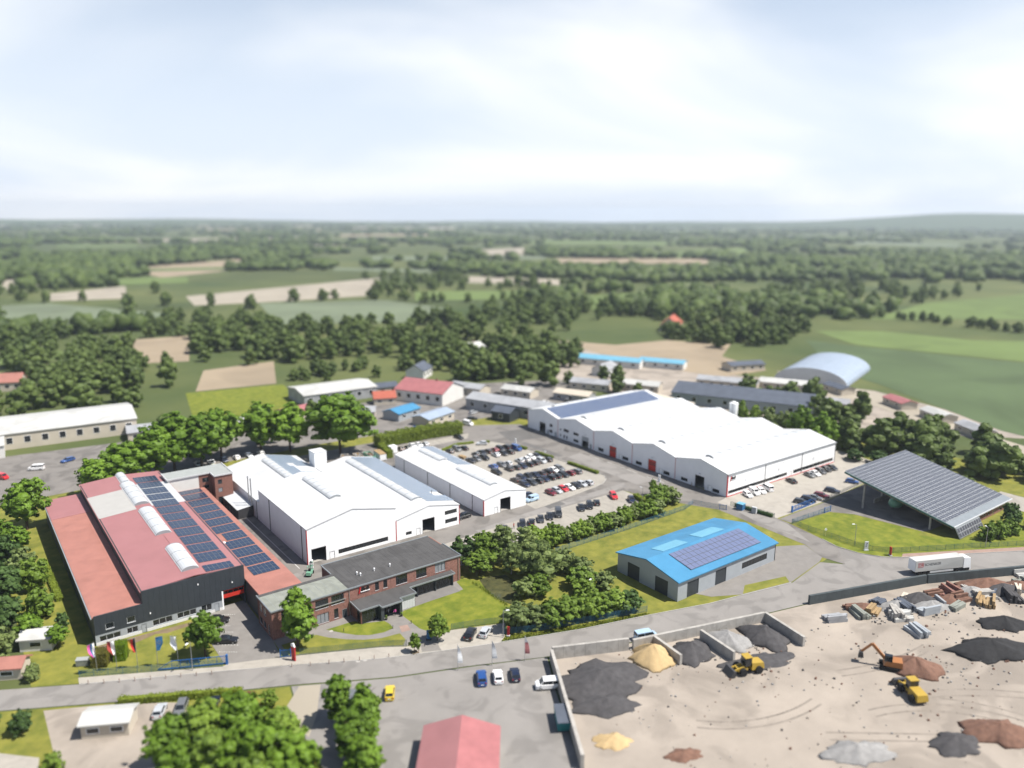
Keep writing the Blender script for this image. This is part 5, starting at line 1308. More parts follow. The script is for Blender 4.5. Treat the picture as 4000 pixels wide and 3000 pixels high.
for a, b, lb in (((203.2, 117.7), (206.2, 117.6), 'blue double leaf gate at the end of the lane fence'), ((45.8, 138.2), (47.6, 137.3), 'small blue gate beside the tall red sign pillar'), ((180.4, 138.0), (181.6, 136.4), 'short blue gate end at the meadow fence corner')):
    t = thing('gate', lb, 'gate', (a[0], a[1], 0), math.atan2(b[1] - a[1], b[0] - a[0])); L = math.hypot(b[0] - a[0], b[1] - a[1])
    local([('post', MB().box(-.08, -.08, 0, .08, .08, 1.8), 'gate_blue'), ('post', MB().box(L - .08, -.08, 0, L + .08, .08, 1.8), 'gate_blue'), ('top_rail', MB().bar((0, 0, 1.55), (L, 0, 1.55), .07), 'gate_blue'), ('bottom_rail', MB().bar((0, 0, .2), (L, 0, .2), .07), 'gate_blue')], t)
    link_mesh('mesh_panel', fence_panel(1.5, 'fence_blue'), t, (0, 0, 0), 0, (L, 1, 1))

# ------------------------------------------------------------------ street furniture
bol = MB().tube((0, 0, 0), (0, 0, .82), .07, n=10).tube((0, 0, .82), (0, 0, .88), .07, .03, n=10).mesh('bollard', 'paver_red')
LB = [(13.7, 150.8), (16.1, 149.4), (18.5, 148), (20.9, 146.7), (23.4, 145.4), (25.8, 144.1), (28.2, 142.9), (30.7, 141.6), (33.2, 140.4)]
RB = [(46.4, 133.7), (49.5, 132), (52.7, 130.5), (55.3, 129.3), (58, 128), (60.6, 126.8), (63.2, 125.6), (68.7, 123.3)]
for k, p in enumerate(LB): tag(link_mesh('bollard', bol, None, (p[0], p[1], 0.006)), 'slim brown bollard, %s from the left, in the line below the flags' % ORD[k], 'bollard', 'bollards along the kerb')
for k, p in enumerate(RB): tag(link_mesh('bollard', bol, None, (p[0], p[1], 0.006)), 'slim brown bollard, %s from the left, in the line right of the red pillar' % ORD[k], 'bollard', 'bollards along the kerb')
pl = MB().tube((0, 0, 0), (0, 0, .6), .07, n=10).tube((0, 0, .6), (0, 0, .72), .1, n=10).mesh('path_light', 'dark_metal')
for p, lb in (((71, 124.9), 'small dark path light beside the entrance path at the street'), ((73.2, 134.4), 'small dark path light at the edge of the big front lawn'), ((69, 134.8), 'small dark path light at the tip of the leaf shaped lawn'), ((60.1, 139.9), 'small dark path light on the curved path below the office')):
    tag(link_mesh('path_light', pl, None, (p[0], p[1], .018)), lb, 'path light', 'path lights by the entrance')
def lamp(x, y, h, ang, label, ball=True):
    t = thing('street_lamp', label, 'street lamp', (x, y, 0), R(ang), 'street lamps')
    local([('pole', MB().tube((0, 0, 0), (0, 0, h), .09, .05, n=10), 'steel'), ('arm', MB().bar((0, 0, h), (.7, 0, h + .12), .06), 'steel'),
           ('lamp_head', MB().hexa([(.55, -.14, h + .04), (1.3, -.12, h + .1), (1.3, .12, h + .1), (.55, .14, h + .04), (.6, -.1, h + .22), (1.2, -.08, h + .24), (1.2, .08, h + .24), (.6, .1, h + .22)]), 'plastic_white')], t)
lamp(30.6, 143.9, 6.0, 215, 'slim street lamp in front of the long blue sliding gate')
lamp(85.9, 118.2, 6.0, -30, 'slim street lamp beside the silver hatchback at the front')
lamp(188.9, 100.0, 5.9, 150, 'slim street lamp at the fence of the corner meadow, the left one')
lamp(215.5, 78.5, 5.7, 60, 'slim street lamp in front of the bushes at the right edge')
lamp(165.3, 155.2, 4.8, 90, 'thin lamp post near the askew navy hatchback')
lamp(111.8, 119.4, 5.2, 200, 'white camera lamp rising out of the roadside shrubs')
def flag(x, y, label, design, ang, group='flags below the factory'):
    t = thing('flag', label, 'flag', (x, y, 0.012), R(ang), group)
    local([('pole', MB().tube((0, 0, 0), (0, 0, 6.5), .06, .04, n=10), 'steel'), ('boom', MB().bar((0, 0, 6.4), (1.25, 0, 6.4), .05), 'steel')], t)
    n = len(design); W = 1.25
    for k, (m, a, b) in enumerate(design):
        rings = []
        for j in range(9):
            z = 6.36 - j * .36
            sag = 1 - .55 * max(0, j / 8 - .55) / .45
            rings.append([(max(.05, W * u * (sag if u > .2 else 1)), .16 * math.sin(j * .7 + u * 4), z) for u in np.linspace(a, b, 5)])
        mb = MB()
        for ra, rb in zip(rings[:-1], rings[1:]):
            for q in range(4): mb.quad(ra[q], ra[q + 1], rb[q + 1], rb[q])
        link_mesh('cloth_stripe', mb.mesh('cloth_stripe', m, smooth=True), t)
    return t
flag(15.7, 153.8, 'leftmost flag, pale red and white, hanging beside the clipped hedge', [('plastic_white', .0, .33), ('tarp_blue', .33, .62), ('cloth_pink', .62, 1)], 200)
flag(18.9, 152.4, 'narrow white and red flag between the two clipped hedges', [('plastic_white', .0, .5), ('cloth_red', .5, 1)], 170)
flag(22.3, 151.0, 'black, red and gold flag over the left lawn', [('rubber', 0, .34), ('red_trim', .34, .67), ('yellow_paint', .67, 1)], 175)
fl = flag(25.5, 148.9, 'blue flag with a ring of pale stars over the left lawn', [('tarp_blue', 0, 1)], -10)
stars = MB()
for k in range(12):
    a = 2 * math.pi * k / 12; stars.tube((.62 + .28 * math.cos(a), -.19, 5.3 + .3 * math.sin(a)), (.62 + .28 * math.cos(a), -.17, 5.3 + .3 * math.sin(a)), .045, n=5)
link_mesh('star_ring', stars.mesh('star_ring', 'yellow_paint'), fl)
flag(28.8, 147.0, 'plain white flag beside the round lawn tree', [('plastic_white', 0, 1)], 140)
for k, (x, y) in enumerate(((71.8, 113.7), (78.0, 111.0), (84.2, 108.6))):
    t = thing('banner', '%s banner on a pole, south of the road, %s of three' % (['white', 'grey', 'white and red'][k], ['leftmost', 'middle', 'rightmost'][k]), 'banner', (x, y, 0), R(-30), 'banners south of the road')
    local([('pole', MB().tube((0, 0, 0), (0, 0, 5.6), .05, .03), 'steel')], t)
    mb = MB(); zs = np.linspace(1.6, 5.5, 9)
    for a, b in zip(zs[:-1], zs[1:]):
        wa, wb = .95 * (1 - ((a - 1.6) / 3.9) ** 2) + .03, .95 * (1 - ((b - 1.6) / 3.9) ** 2) + .03
        mb.quad((.04, .05 * math.sin(a * 2), a), (wa, .12 * math.sin(a * 2 + 1), a), (wb, .12 * math.sin(b * 2 + 1), b), (.04, .05 * math.sin(b * 2), b), mi=1 if k == 2 and a < 4.0 else 0)
    link_mesh('cloth', mb.mesh('cloth', [['plastic_white', 'light_trim', 'plastic_white'][k], 'roof_pink']), t)
# sign pillars
pyl = thing('sign_pillar', 'tall red sign pillar with slanted white head beside the small blue gate', 'sign', (47.6, 135.7, 0.006), R(20))
local([('column', MB().box(-.12, -.5, 0, .12, .5, 3.0), 'red_trim'), ('head', MB().hexa([(-.13, -.5, 3.0), (.13, -.5, 3.0), (.13, .5, 3.0), (-.13, .5, 3.0), (-.13, -.1, 3.75), (.13, -.1, 3.75), (.13, .5, 3.5), (-.13, .5, 3.5)]), 'plastic_white')], pyl)
def board(x, y, h, w, ang, label, m='plastic_white', base='light_trim', name='sign_board'):
    t = thing(name, label, 'sign', (x, y, 0.0), R(ang), 'sign boards')
    local([('panel', MB().box(-.1, -w / 2, .25, .1, w / 2, h), m), ('foot', MB().box(-.3, -w / 2 - .1, 0, .3, w / 2 + .1, .25), base)], t)
    return t
t = board(188.2, 96.4, 2.5, 1.0, 60, 'white information board with grey symbols on the verge of the corner meadow', 'light_trim')
for k, z in enumerate((1.9, 1.5, 1.1)): link_mesh('symbol', MB().box(-.125, -.2 + .1 * k, z, -.102, .1 + .1 * k, z + .2).mesh('symbol', 'dark_metal'), t)
board(190.3, 91.0, 2.4, 0.8, 150, 'red and grey sign board standing at the curve of the corner meadow', 'red_trim')
board(72.9, 126.5, 2.2, 0.9, 60, 'dark blue information board beside the small tree at the entrance', 'tarp_blue', 'dark_metal')
board(170.6, 226.9, 2.6, 0.8, 0, 'white sign board behind the blue van in the car park', 'plastic_white')
board(184.2, 165.8, 2.3, 0.8, 20, 'white and red sign board on the yard before the five gabled hall', 'plastic_white')
board(87.0, 117.9, 2.2, 0.5, 40, 'slim red sign post on the verge beside the street lamp', 'red_trim')
def road_sign(x, y, label, m):
    t = thing('road_sign', label, 'sign', (x, y, 0), R(60), 'road signs')
    local([('pole', MB().tube((0, 0, 0), (0, 0, 2.3), .04), 'steel'), ('disc', MB().tube((-.03, 0, 2.0), (.03, 0, 2.0), .35, n=20), m)], t)
road_sign(188.0, 108.0, 'round white traffic sign at the bend of the corner meadow fence', 'plastic_white')
road_sign(170.6, 208.9, 'round sign on a pole behind the low hedge of the car park', 'plastic_white')
cb = thing('service_cabinet', 'blue service cabinet at the low hedge of the hall car park', 'cabinet', (185.5, 134.2, 0), R(8))
local([('body', MB().box(-.9, -1.0, .1, .9, 1.0, 1.9), 'tarp_blue'), ('lid', MB().box(-1.0, -1.1, 1.9, 1.0, 1.1, 2.0), 'roof_sky'), ('base', MB().box(-.95, -1.05, 0, .95, 1.05, .1), 'concrete')], cb)
cb = thing('service_cabinet', 'grey service cabinet beside the low hedge of the hall car park', 'cabinet', (186.3, 130.0, 0), R(8))
local([('body', MB().box(-.35, -.7, .1, .35, .7, 1.9), 'light_trim'), ('door', MB().box(-.37, -.6, .3, -.352, .6, 1.8), 'panel_grey'), ('base', MB().box(-.4, -.75, 0, .4, .75, .1), 'concrete')], cb)
for x, y, lb in ((190.2, 156.7, 'left yellow striped guard post at the open door of the five gabled hall'), (190.0, 151.5, 'right yellow striped guard post at the open door of the five gabled hall')):
    o = MB()
    for k in range(4): o.tube((0, 0, k * .3), (0, 0, k * .3 + .3), .09, n=10, mi=k % 2)
    tag(link_mesh('guard_post', o.mesh('guard_post', ['yellow_paint', 'rubber']), None, (x - .5, y, 0)), lb, 'guard post')
# skips and containers behind the hall
def skip(x, y, rz, m, label, lid=False, load=True):
    t = thing('skip_container', label, 'container', (x, y, 0), R(rz), 'containers behind the white hall')
    mb = MB()
    for p in ((-3.2, -1.2, .15, 3.2, -1.12, 2.3), (-3.2, 1.12, .15, 3.2, 1.2, 2.3), (-3.2, -1.12, .15, -3.12, 1.12, 2.3), (3.12, -1.12, .15, 3.2, 1.12, 2.3), (-3.12, -1.12, .15, 3.12, 1.12, .25)): mb.box(*p)
    link_mesh('shell', mb.mesh('shell', m), t)
    for k in range(6):
        for sg in (-1, 1): link_mesh('rib', MB().box(-2.9 + k * 1.1, sg * 1.26 - .05, .2, -2.8 + k * 1.1, sg * 1.26 + .05, 2.25).mesh('rib', m), t)
    if lid: link_mesh('lid', MB().box(-3.25, -1.25, 2.3, 3.25, 1.25, 2.4).mesh('lid', 'timber'), t)
    elif load:
        mb = MB(); rr = random.Random(x)
        for k in range(26):
            a, b, w = rr.uniform(-2.7, 2.3), rr.uniform(-.9, .6), rr.uniform(.3, .9)
            mb.box(a, b, 1.4, a + w, b + rr.uniform(.15, .5), rr.uniform(1.9, 2.5), mi=k % 3)
        o = link_mesh('scrap_load', mb.mesh('scrap_load', ['timber', 'roof_light', 'heap_brown']), t); o['kind'] = 'stuff'
skip(113.4, 243.6, 84, 'render_beige', 'beige open skip full of scrap wood behind the large white hall')
skip(117.3, 243.0, 84, 'plastic_green', 'green open skip full of scrap wood behind the large white hall')
skip(121.2, 242.6, 84, 'plastic_white', 'white closed container with brown lid behind the large white hall', lid=True)
skip(108.6, 245.5, 60, 'concrete', 'grey open skip lying askew at the big rear tree')
wb = thing('tank_box', 'white upright storage box on legs beside the tall rear hedge', 'storage box', (127.4, 244.6, 0), R(5))
local([('box', MB().box(-1.3, -1.2, .6, 1.3, 1.2, 3.1), 'plastic_white'), ('base', MB().box(-1.5, -1.5, 0, 1.5, 1.5, .2), 'concrete')] + [('leg', MB().box(x - .1, y - .1, .2, x + .1, y + .1, .6), 'dark_metal') for x in (-1.1, 1.1) for y in (-1, 1)], wb)
bn = thing('waste_bin', 'grey and green waste bins at the left end of the blue fence', 'bin', (13.9, 158.3, 0), R(-28))
local([('body', MB().box(-1.1, -.5, .1, 1.1, .5, 1.3), 'felt_green'), ('lid', MB().hexa([(-1.15, -.55, 1.3), (1.15, -.55, 1.3), (1.15, .55, 1.3), (-1.15, .55, 1.3), (-1.15, -.5, 1.4), (1.15, -.5, 1.4), (1.15, .5, 1.55), (-1.15, .5, 1.55)]), 'felt_grey')], bn)
for x, y, lb in ((69.6, 138.9, 'potted shrub left of the glass entrance'), (73.0, 138.3, 'potted shrub right of the glass entrance')):
    t = thing('planter', lb, 'planter', (x, y, .011))
    link_mesh('pot', MB().tube((0, 0, 0), (0, 0, .45), .2, .3, n=16).mesh('pot', 'dark_metal'), t)
    t['_shrub'] = 1

# ------------------------------------------------------------------ people
def person(x, y, rz, label, top, legs, stride=0.25, arm=0.1, h=1.74):
    j = {'pelvis': (0, 0, .95), 'spine': (0, 0, 1.2), 'chest': (.01, 0, 1.42), 'neck': (.02, 0, 1.53), 'head': (.03, 0, 1.62), 'crown': (.03, 0, 1.72)}
    for s, n in ((1, 'L'), (-1, 'R')):
        j['sh' + n] = (.01, .2 * s, 1.44); j['el' + n] = (.02 - arm * s, .25 * s, 1.16); j['wr' + n] = (.08 - arm * s * 1.6, .24 * s, .92); j['fi' + n] = (.1 - arm * s * 1.7, .23 * s, .80)
        j['hip' + n] = (0, .1 * s, .92); j['kn' + n] = (.03 + stride * s * .45, .1 * s, .5); j['an' + n] = (stride * s - .02, .1 * s, .09); j['toe' + n] = (stride * s + .17, .11 * s, .035)
    E = [('pelvis', 'spine'), ('spine', 'chest'), ('chest', 'neck'), ('neck', 'head'), ('head', 'crown')]
    for n in 'LR': E += [('chest', 'sh' + n), ('sh' + n, 'el' + n), ('el' + n, 'wr' + n), ('wr' + n, 'fi' + n), ('pelvis', 'hip' + n), ('hip' + n, 'kn' + n), ('kn' + n, 'an' + n), ('an' + n, 'toe' + n)]
    names = list(j); me = bpy.data.meshes.new('person')
    me.from_pydata([j[n] for n in names], [(names.index(a), names.index(b)) for a, b in E], [])
    o = bpy.data.objects.new('person', me); COL.objects.link(o)
    o.modifiers.new('skin', 'SKIN'); sb = o.modifiers.new('sub', 'SUBSURF'); sb.levels = sb.render_levels = 1
    rad = {'pelvis': .15, 'spine': .13, 'chest': .155, 'neck': .06, 'head': .10, 'crown': .075, 'sh': .075, 'el': .05, 'wr': .036, 'fi': .03, 'hip': .1, 'kn': .068, 'an': .05, 'toe': .042}
    for i, n in enumerate(names):
        r = rad[n] if n in rad else rad[n[:-1]]
        me.skin_vertices[0].data[i].radius = (r, r)
        me.skin_vertices[0].data[i].use_root = n == 'pelvis'
    dg = bpy.context.evaluated_depsgraph_get()
    m2 = bpy.data.meshes.new_from_object(o.evaluated_get(dg))
    bpy.data.objects.remove(o)
    m2.materials.clear()
    for m in (top, legs, 'skin', 'shoe'): m2.materials.append(M[m])
    for f in m2.polygons:
        z = f.center.z; far = abs(f.center.y) > .19
        f.material_index = 2 if z > 1.53 or (far and z < .95) else 3 if z < .08 else 0 if z > .96 or (far and z > .95) else 1
        f.use_smooth = True
    t = tag(link_mesh('person', m2, None, (x, y, .012), R(rz), (h / 1.78,) * 3), label, 'person')
    hm = MB()
    rg = []
    for k in range(5):
        a = k / 4 * math.pi / 2; rg.append([(.015 + .125 * math.cos(a) * math.cos(b), .115 * math.cos(a) * math.sin(b), 1.66 + .12 * math.sin(a)) for b in [2 * math.pi * q / 12 for q in range(12)]])
    hm.loft(rg); link_mesh('hair', hm.mesh('hair', 'hair', smooth=True), t)
person(162.0, 175.4, -60, 'person in dark clothes walking at the kerb beside the row of parked cars', 'cloth_dark', 'cloth_dark', .3)
person(121.8, 162.6, 100, 'person in red brown top between the parked cars at the shrub border', 'cloth_red', 'cloth_dark', .2)
person(72.0, 139.4, 220, 'person in pink top standing at the glass entrance', 'cloth_pink', 'cloth_dark', .12)
person(70.8, 140.2, 300, 'person in grey clothes standing inside the glass entrance doors', 'cloth_grey', 'cloth_dark', .08)

# ------------------------------------------------------------------ trees, shrubs, hedges
def leaf_cloud(seed, lobes, n, size, m_leaf, flat=0.30, core=0.62, droop=0.0):
    """Leaf faces spread through a set of overlapping lobes (x, y, z, rx, rz) -> numpy verts / faces."""
    rg = np.random.default_rng(seed)
    L = np.array(lobes)
    w = (L[:, 3] ** 2 * L[:, 4]) ** 0.67; w /= w.sum()
    per = 22                                                     # leaves sit in clumps with gaps between them
    nc = max(8, n // per)
    ci = rg.choice(len(L), nc, p=w)
    cd = rg.normal(size=(nc, 3)); cd[:, 2] += .25; cd /= np.linalg.norm(cd, axis=1)[:, None]
    cc = L[ci, :3] + cd * rg.uniform(.78, 1.12, nc)[:, None] * np.stack([L[ci, 3], L[ci, 3], L[ci, 4]], 1)
    cr_ = np.minimum(L[ci, 3], L[ci, 4]) * rg.uniform(.22, .42, nc)
    k_ = rg.choice(nc, n)
    dd = rg.normal(size=(n, 3)); dd /= np.linalg.norm(dd, axis=1)[:, None]
    c = cc[k_] + dd * (rg.uniform(.35, 1.0, n) * cr_[k_])[:, None] * np.array([1, 1, .75])
    nrm = dd * .55 + cd[k_] * .8 + rg.normal(scale=flat, size=(n, 3)) + np.array([0, 0, 0.3]); nrm /= np.linalg.norm(nrm, axis=1)[:, None]
    t = np.cross(nrm, rg.normal(size=(n, 3))); t /= np.linalg.norm(t, axis=1)[:, None]
    b = np.cross(nrm, t)
    s = size * rg.uniform(0.6, 1.35, n)[:, None]
    if droop: b = b * 0.4 + np.array([0, 0, -droop]); 
    v = np.stack([c - t * s * .5, c + b * s * .32 + t * s * .05, c + t * s * .55, c - b * s * .34], 1).reshape(-1, 3)
    f = np.arange(n * 4).reshape(-1, 4)
    # inner lobes keep the crown from being see-through
    vs, fs = [v], [f.tolist()]
    k = n * 4
    for q, (x, y, z, rx, rz) in enumerate(lobes):
        nu, nv = 9, 5
        ring = []
        for a in range(nv + 1):
            th = math.pi * a / nv
            for bb in range(nu):
                ph = 2 * math.pi * bb / nu
                jj = core * (0.85 + 0.3 * rg.random())
                ring.append((x + rx * jj * math.sin(th) * math.cos(ph), y + rx * jj * math.sin(th) * math.sin(ph), z + rz * jj * math.cos(th)))
        vs.append(np.array(ring))
        fs.append([(k + a * nu + bb, k + a * nu + (bb + 1) % nu, k + (a + 1) * nu + (bb + 1) % nu, k + (a + 1) * nu + bb) for a in range(nv) for bb in range(nu)])
        k += len(ring)
    return np.concatenate(vs), [x for y in fs for x in y]
def mesh_np(name, v, f, m):
    me = bpy.data.meshes.new(name)
    me.from_pydata(v.tolist(), [], f)
    me.materials.append(M[m]); me.update()
    return me
def lobes_round(seed, n=14, r=1.0, h=1.0, z0=0.35, squash=1.0, cone=0.0):
    """Unit-high crown: lobes arranged in a rounded envelope from z0 to 1."""
    rr = random.Random(seed); out = []
    for k in range(n):
        t = (k + .5) / n
        z = z0 + (0.93 - z0) * t
        env = math.sin(math.pi * min(1, (0.16 + 0.80 * t))) ** 0.75 * (1 - cone * t)
        a = k * 2.4 + rr.uniform(-.5, .5)
        q = env * rr.uniform(.35, .72) * r
        lr = r * rr.uniform(.30, .46) * (0.55 + .45 * env)
        out.append((q * math.cos(a), q * math.sin(a), z, lr, lr * squash * rr.uniform(.75, 1.05)))
    out.append((0, 0, (z0 + .9) / 2, r * .5, (0.9 - z0) * .42))
    return out
def trunk_mesh(seed, h, r, m='bark'):
    rr = random.Random(seed); mb = MB()
    p = Vector((0, 0, -.1)); q = Vector((rr.uniform(-.02, .02) * h, rr.uniform(-.02, .02) * h, h * .42))
    mb.tube(p, q, r, r * .72, n=9)
    top = Vector((q.x * 1.6, q.y * 1.6, h * .78)); mb.tube(q, top, r * .72, r * .28, n=8)
    for k in range(6):
        a = k * 1.9 + rr.random(); z = h * (.34 + .07 * k)
        s = p.lerp(q, min(1, z / (h * .42))) if z < h * .42 else q.lerp(top, (z - h * .42) / (h * .36))
        e = s + Vector((math.cos(a) * h * .22, math.sin(a) * h * .22, h * .16)); mb.tube(s, e, r * .38, r * .1, n=6)
    return mb.mesh('trunk', m)
TREE = {}
def tree_kind(key):
    """Unit-height crowns in several characters; scaled per tree."""
    if key not in TREE:
        kind, var = key
        n, size, m, kw, lb = {
            'broad':  (5200, .062, 'leaf_mid', dict(), lobes_round(var * 7 + 1, 22, .42, 1, .30)),
            'fresh':  (3600, .074, 'leaf_fresh', dict(), lobes_round(var * 7 + 2, 16, .40, 1, .24)),
            'tall':   (4600, .062, 'leaf_mid', dict(), lobes_round(var * 7 + 3, 20, .33, 1, .16, 1.0, .45)),
            'shrub':  (2600, .110, 'leaf_fresh', dict(), lobes_round(var * 7 + 4, 12, .58, 1, .12)),
            'olive':  (3000, .096, 'leaf_olive', dict(), lobes_round(var * 7 + 5, 14, .55, 1, .12)),
            'willow': (5000, .050, 'leaf_olive', dict(droop=.8), lobes_round(var * 7 + 6, 20, .48, 1, .20)),
            'birch':  (3600, .046, 'leaf_olive', dict(droop=.6), lobes_round(var * 7 + 7, 16, .36, 1, .20)),
            'pine':   (3200, .060, 'leaf_dark', dict(), lobes_round(var * 7 + 8, 18, .30, 1, .10, .8, .5)),
            'dark':   (2600, .10, 'leaf_dark', dict(), lobes_round(var * 7 + 9, 14, .46, 1, .14)),
            'far':    (900, .105, 'leaf_far', dict(core=.85), lobes_round(var * 7 + 10, 11, .48, 1, .10)),
        }[kind]
        v, f = leaf_cloud(var * 31 + len(kind), lb, n, size, m, **kw)
        TREE[key] = (mesh_np('crown', v, f, m), trunk_mesh(var, 1.0, .024 if kind in ('broad', 'tall') else .02, 'bark_birch' if kind == 'birch' else 'bark'))
    return TREE[key]
def tree(kind, var, x, y, h, r, label, group, name=None, z=0.0, rz=None):
    ck, tk = tree_kind((kind, var))
    base = {'broad': .42, 'fresh': .40, 'tall': .33, 'shrub': .58, 'olive': .55, 'willow': .48, 'birch': .36, 'pine': .30, 'dark': .46, 'far': .44}[kind] * 0.98
    shrub = kind in ('shrub', 'olive') or h < 3
    t = thing(name or ('shrub' if shrub else 'tree'), label, 'shrub' if shrub and not name else 'tree', (x, y, z), random.uniform(0, 6.28) if rz is None else rz, group)
    s = r / base * (1.32 if group in ('grove beside the office', 'shrubs along the roadside fence', 'shrub border of the roadside parking') else 1.0)
    link_mesh('crown', ck, t, (0, 0, 0), 0, (s, s, h)); link_mesh('trunk', tk, t, (0, 0, 0), 0, (min(s, h), min(s, h), h))
    return t
tree('tall', 0, 50.2, 140.2, 13.2, 4.5, 'tall leafy tree covering the corner of the brick office wing', 'trees at the street front')
tree('broad', 1, 34.0, 147.4, 9.6, 3.9, 'round leafy tree on the left lawn behind the long blue gate', 'trees at the street front')
tree('fresh', 2, 74.2, 125.2, 6.0, 2.4, 'small round tree at the corner of the big front lawn', 'trees at the street front')
tree('fresh', 3, 68.2, 124.2, 4.4, 1.35, 'very small tree in a soil patch on the pavement', 'trees at the street front')
mb = MB().box(67.5, 123.5, .008, 68.9, 124.9, .05); mb.build('tree_pit', 'earth')['kind'] = 'structure'
tree('broad', 4, 12.2, 242, 14.5, 6.6, 'large round tree at the left rear corner of the red factory', 'trees around the works')
tree('broad', 0, 112, 256, 22.5, 13.0, 'huge broad tree behind the large white hall, taller than all others', 'trees around the works')
BACK = [(34, 260, 12, 7, 4), (42, 263, 15, 8.5, 1), (51, 266, 18, 8.5, 2), (58, 271, 20, 9.5, 3), (66, 268, 19, 8.5, 4), (75, 276, 18.5, 8.5, 1), (89, 274, 19, 8.5, 2), (98, 269, 18, 8, 3)]
for k, (x, y, h, r, v) in enumerate(BACK):
    tree('broad', v, x, y, h, r, 'broad dark green tree, %s from the left, in the row behind the red factory' % ORD[k], 'tree row behind the red factory')
for k, (x, y, h, r, kd, v) in enumerate([(256.5, 188.6, 13.4, 3.2, 'fresh', 1), (257, 182.0, 12.4, 3.2, 'fresh', 4), (258, 176.5, 12.8, 4.6, 'olive', 1), (259, 171, 11.8, 4.6, 'olive', 2), (258.5, 162.6, 15.6, 5.6, 'broad', 2), (258, 153.4, 15.0, 5.6, 'broad', 3)]):
    tree(kd, v, x, y, h, r, 'tree rising behind the five gabled hall, %s from the left' % ORD[k], 'trees behind the five gabled hall', name='tree')
tree('fresh', 1, 173.0, 158.0, 5.4, 1.7, 'young slender tree beside the thin lamp post at the shrub border', 'trees around the works')
GROVE = [('pine', 0, 96.2, 151.6, 8.6, 2.2, 'dark pine beside the office corner, the left one'), ('pine', 1, 98.6, 150.4, 8.4, 2.2, 'dark pine beside the office corner, the right one'),
         ('fresh', 0, 98.6, 145.4, 6.0, 3.0, 'bright green tree at the edge of the pond'), ('fresh', 2, 102.4, 149.4, 8.4, 3.6, 'light green tree behind the pond'),
         ('birch', 0, 107.4, 147.8, 9.6, 3.7, 'pale birch at the middle of the grove'), ('birch', 1, 112.4, 145.6, 9.0, 3.6, 'pale birch at the back right of the grove'), ('fresh', 3, 116.2, 147.2, 7.6, 3.2, 'bushy green tree at the back of the grove near the fence'),
         ('willow', 0, 108.4, 134.6, 9.2, 4.6, 'large drooping grey green willow behind the pond'), ('birch', 2, 104.6, 140.6, 8.2, 3.2, 'slender birch beside the pond'), ('dark', 0, 112.6, 139.6, 7.0, 2.8, 'dark bushy tree behind the willow'),
         ('olive', 0, 100.0, 129.4, 4.6, 2.5, 'rounded grey green shrub at the lower end of the pond'), ('shrub', 0, 103.4, 128.6, 4.8, 2.6, 'rounded bright green shrub right of the pond'),
         ('olive', 1, 116.0, 134.4, 6.0, 2.6, 'olive shrub at the right edge of the grove'), ('olive', 2, 117.4, 129.2, 5.2, 2.5, 'brownish shrub at the right edge of the grove'), ('shrub', 1, 114.0, 125.2, 5.0, 2.9, 'green shrub behind the small meadow patch'), ('olive', 3, 117.8, 121.6, 4.2, 2.4, 'low olive shrub near the meadow corner'),
         ('shrub', 2, 111.4, 121.4, 4.6, 2.6, 'yellow green shrub behind the white camera lamp')]
for kd, v, x, y, h, r, lb in GROVE: tree(kd, v, x, y, h, r, lb, 'grove beside the office', name='tree' if h > 5.5 else None)
RS = [(90.4, 119.6, 5.6, 3.2, 'olive', 0), (94.0, 118.2, 5.2, 2.8, 'olive', 1), (97.6, 116.4, 5.6, 3.0, 'shrub', 3), (101.4, 115.4, 5.4, 3.0, 'shrub', 0), (105.0, 114.2, 5.0, 2.5, 'shrub', 1), (108.6, 113.4, 5.4, 2.9, 'shrub', 2), (112.2, 112.2, 5.4, 3.0, 'shrub', 3), (115.4, 110.8, 5.0, 2.6, 'dark', 1)]
for k, (x, y, h, r, kd, v) in enumerate(RS): tree(kd, v, x, y, h, r, 'leafy shrub, %s from the left, leaning over the roadside fence' % ORD[k], 'shrubs along the roadside fence', name='shrub')
for k in range(18):
    x = 121.4 + k * 2.95; hh = 4.6 + .5 * math.sin(k * 2.1) + (1.6 if k > 14 else 0) + (.9 if k in (0, 1) else 0)
    tree(['shrub', 'shrub', 'olive'][k % 3] if k not in (5, 11) else 'olive', k % 4, x, 147.6 + .7 * math.sin(k * 1.3) + (2.2 if k > 14 else 0), hh, 2.4 + .3 * math.sin(k) + (.5 if k > 14 else 0),
         'leafy shrub, %s from the left, in the border between roadside parking and meadow' % ORD[k], 'shrub border of the roadside parking', name='shrub')
for k, (x, y, h, r, kd, v) in enumerate([(221.5, 80.5, 4.6, 2.8, 'shrub', 1), (226.0, 79.4, 5.0, 3.0, 'shrub', 2), (230.6, 78.6, 4.4, 2.8, 'shrub', 3), (235.5, 80.2, 7.8, 3.2, 'dark', 2), (240.5, 76.4, 6.0, 3.0, 'shrub', 0)]):
    tree(kd, v, x, y, h, r, 'bush right of the solar hall, %s from the left' % ORD[k], 'bushes right of the solar hall', name='shrub')
for k, (x, y, h, r, v) in enumerate([(258, 140, 4.4, 4.0, 0), (262, 133, 4.8, 4.2, 1), (268, 146, 7.5, 4.6, 2), (278, 152, 8.5, 5.2, 0), (282, 140, 9, 5.4, 1), (276, 128, 8, 5.2, 2), (284, 122, 9, 5.4, 0), (272, 116, 7, 4.6, 1), (280, 108, 8.5, 5.4, 2), (290, 104, 9, 5.6, 0), (296, 94, 9, 5.6, 1), (286, 92, 8, 5, 2), (304, 88, 9, 5.4, 0), (294, 130, 8, 5, 1), (262, 104, 3.6, 3, 2)]):
    tree('dark' if k < 2 else 'far', v % 2 if k >= 2 else v, x, y, h, r, 'dense dark tree, %s from the rear, in the belt behind the solar hall' % ORD[k].replace('number ', ''), 'tree belt behind the solar hall', name='tree')
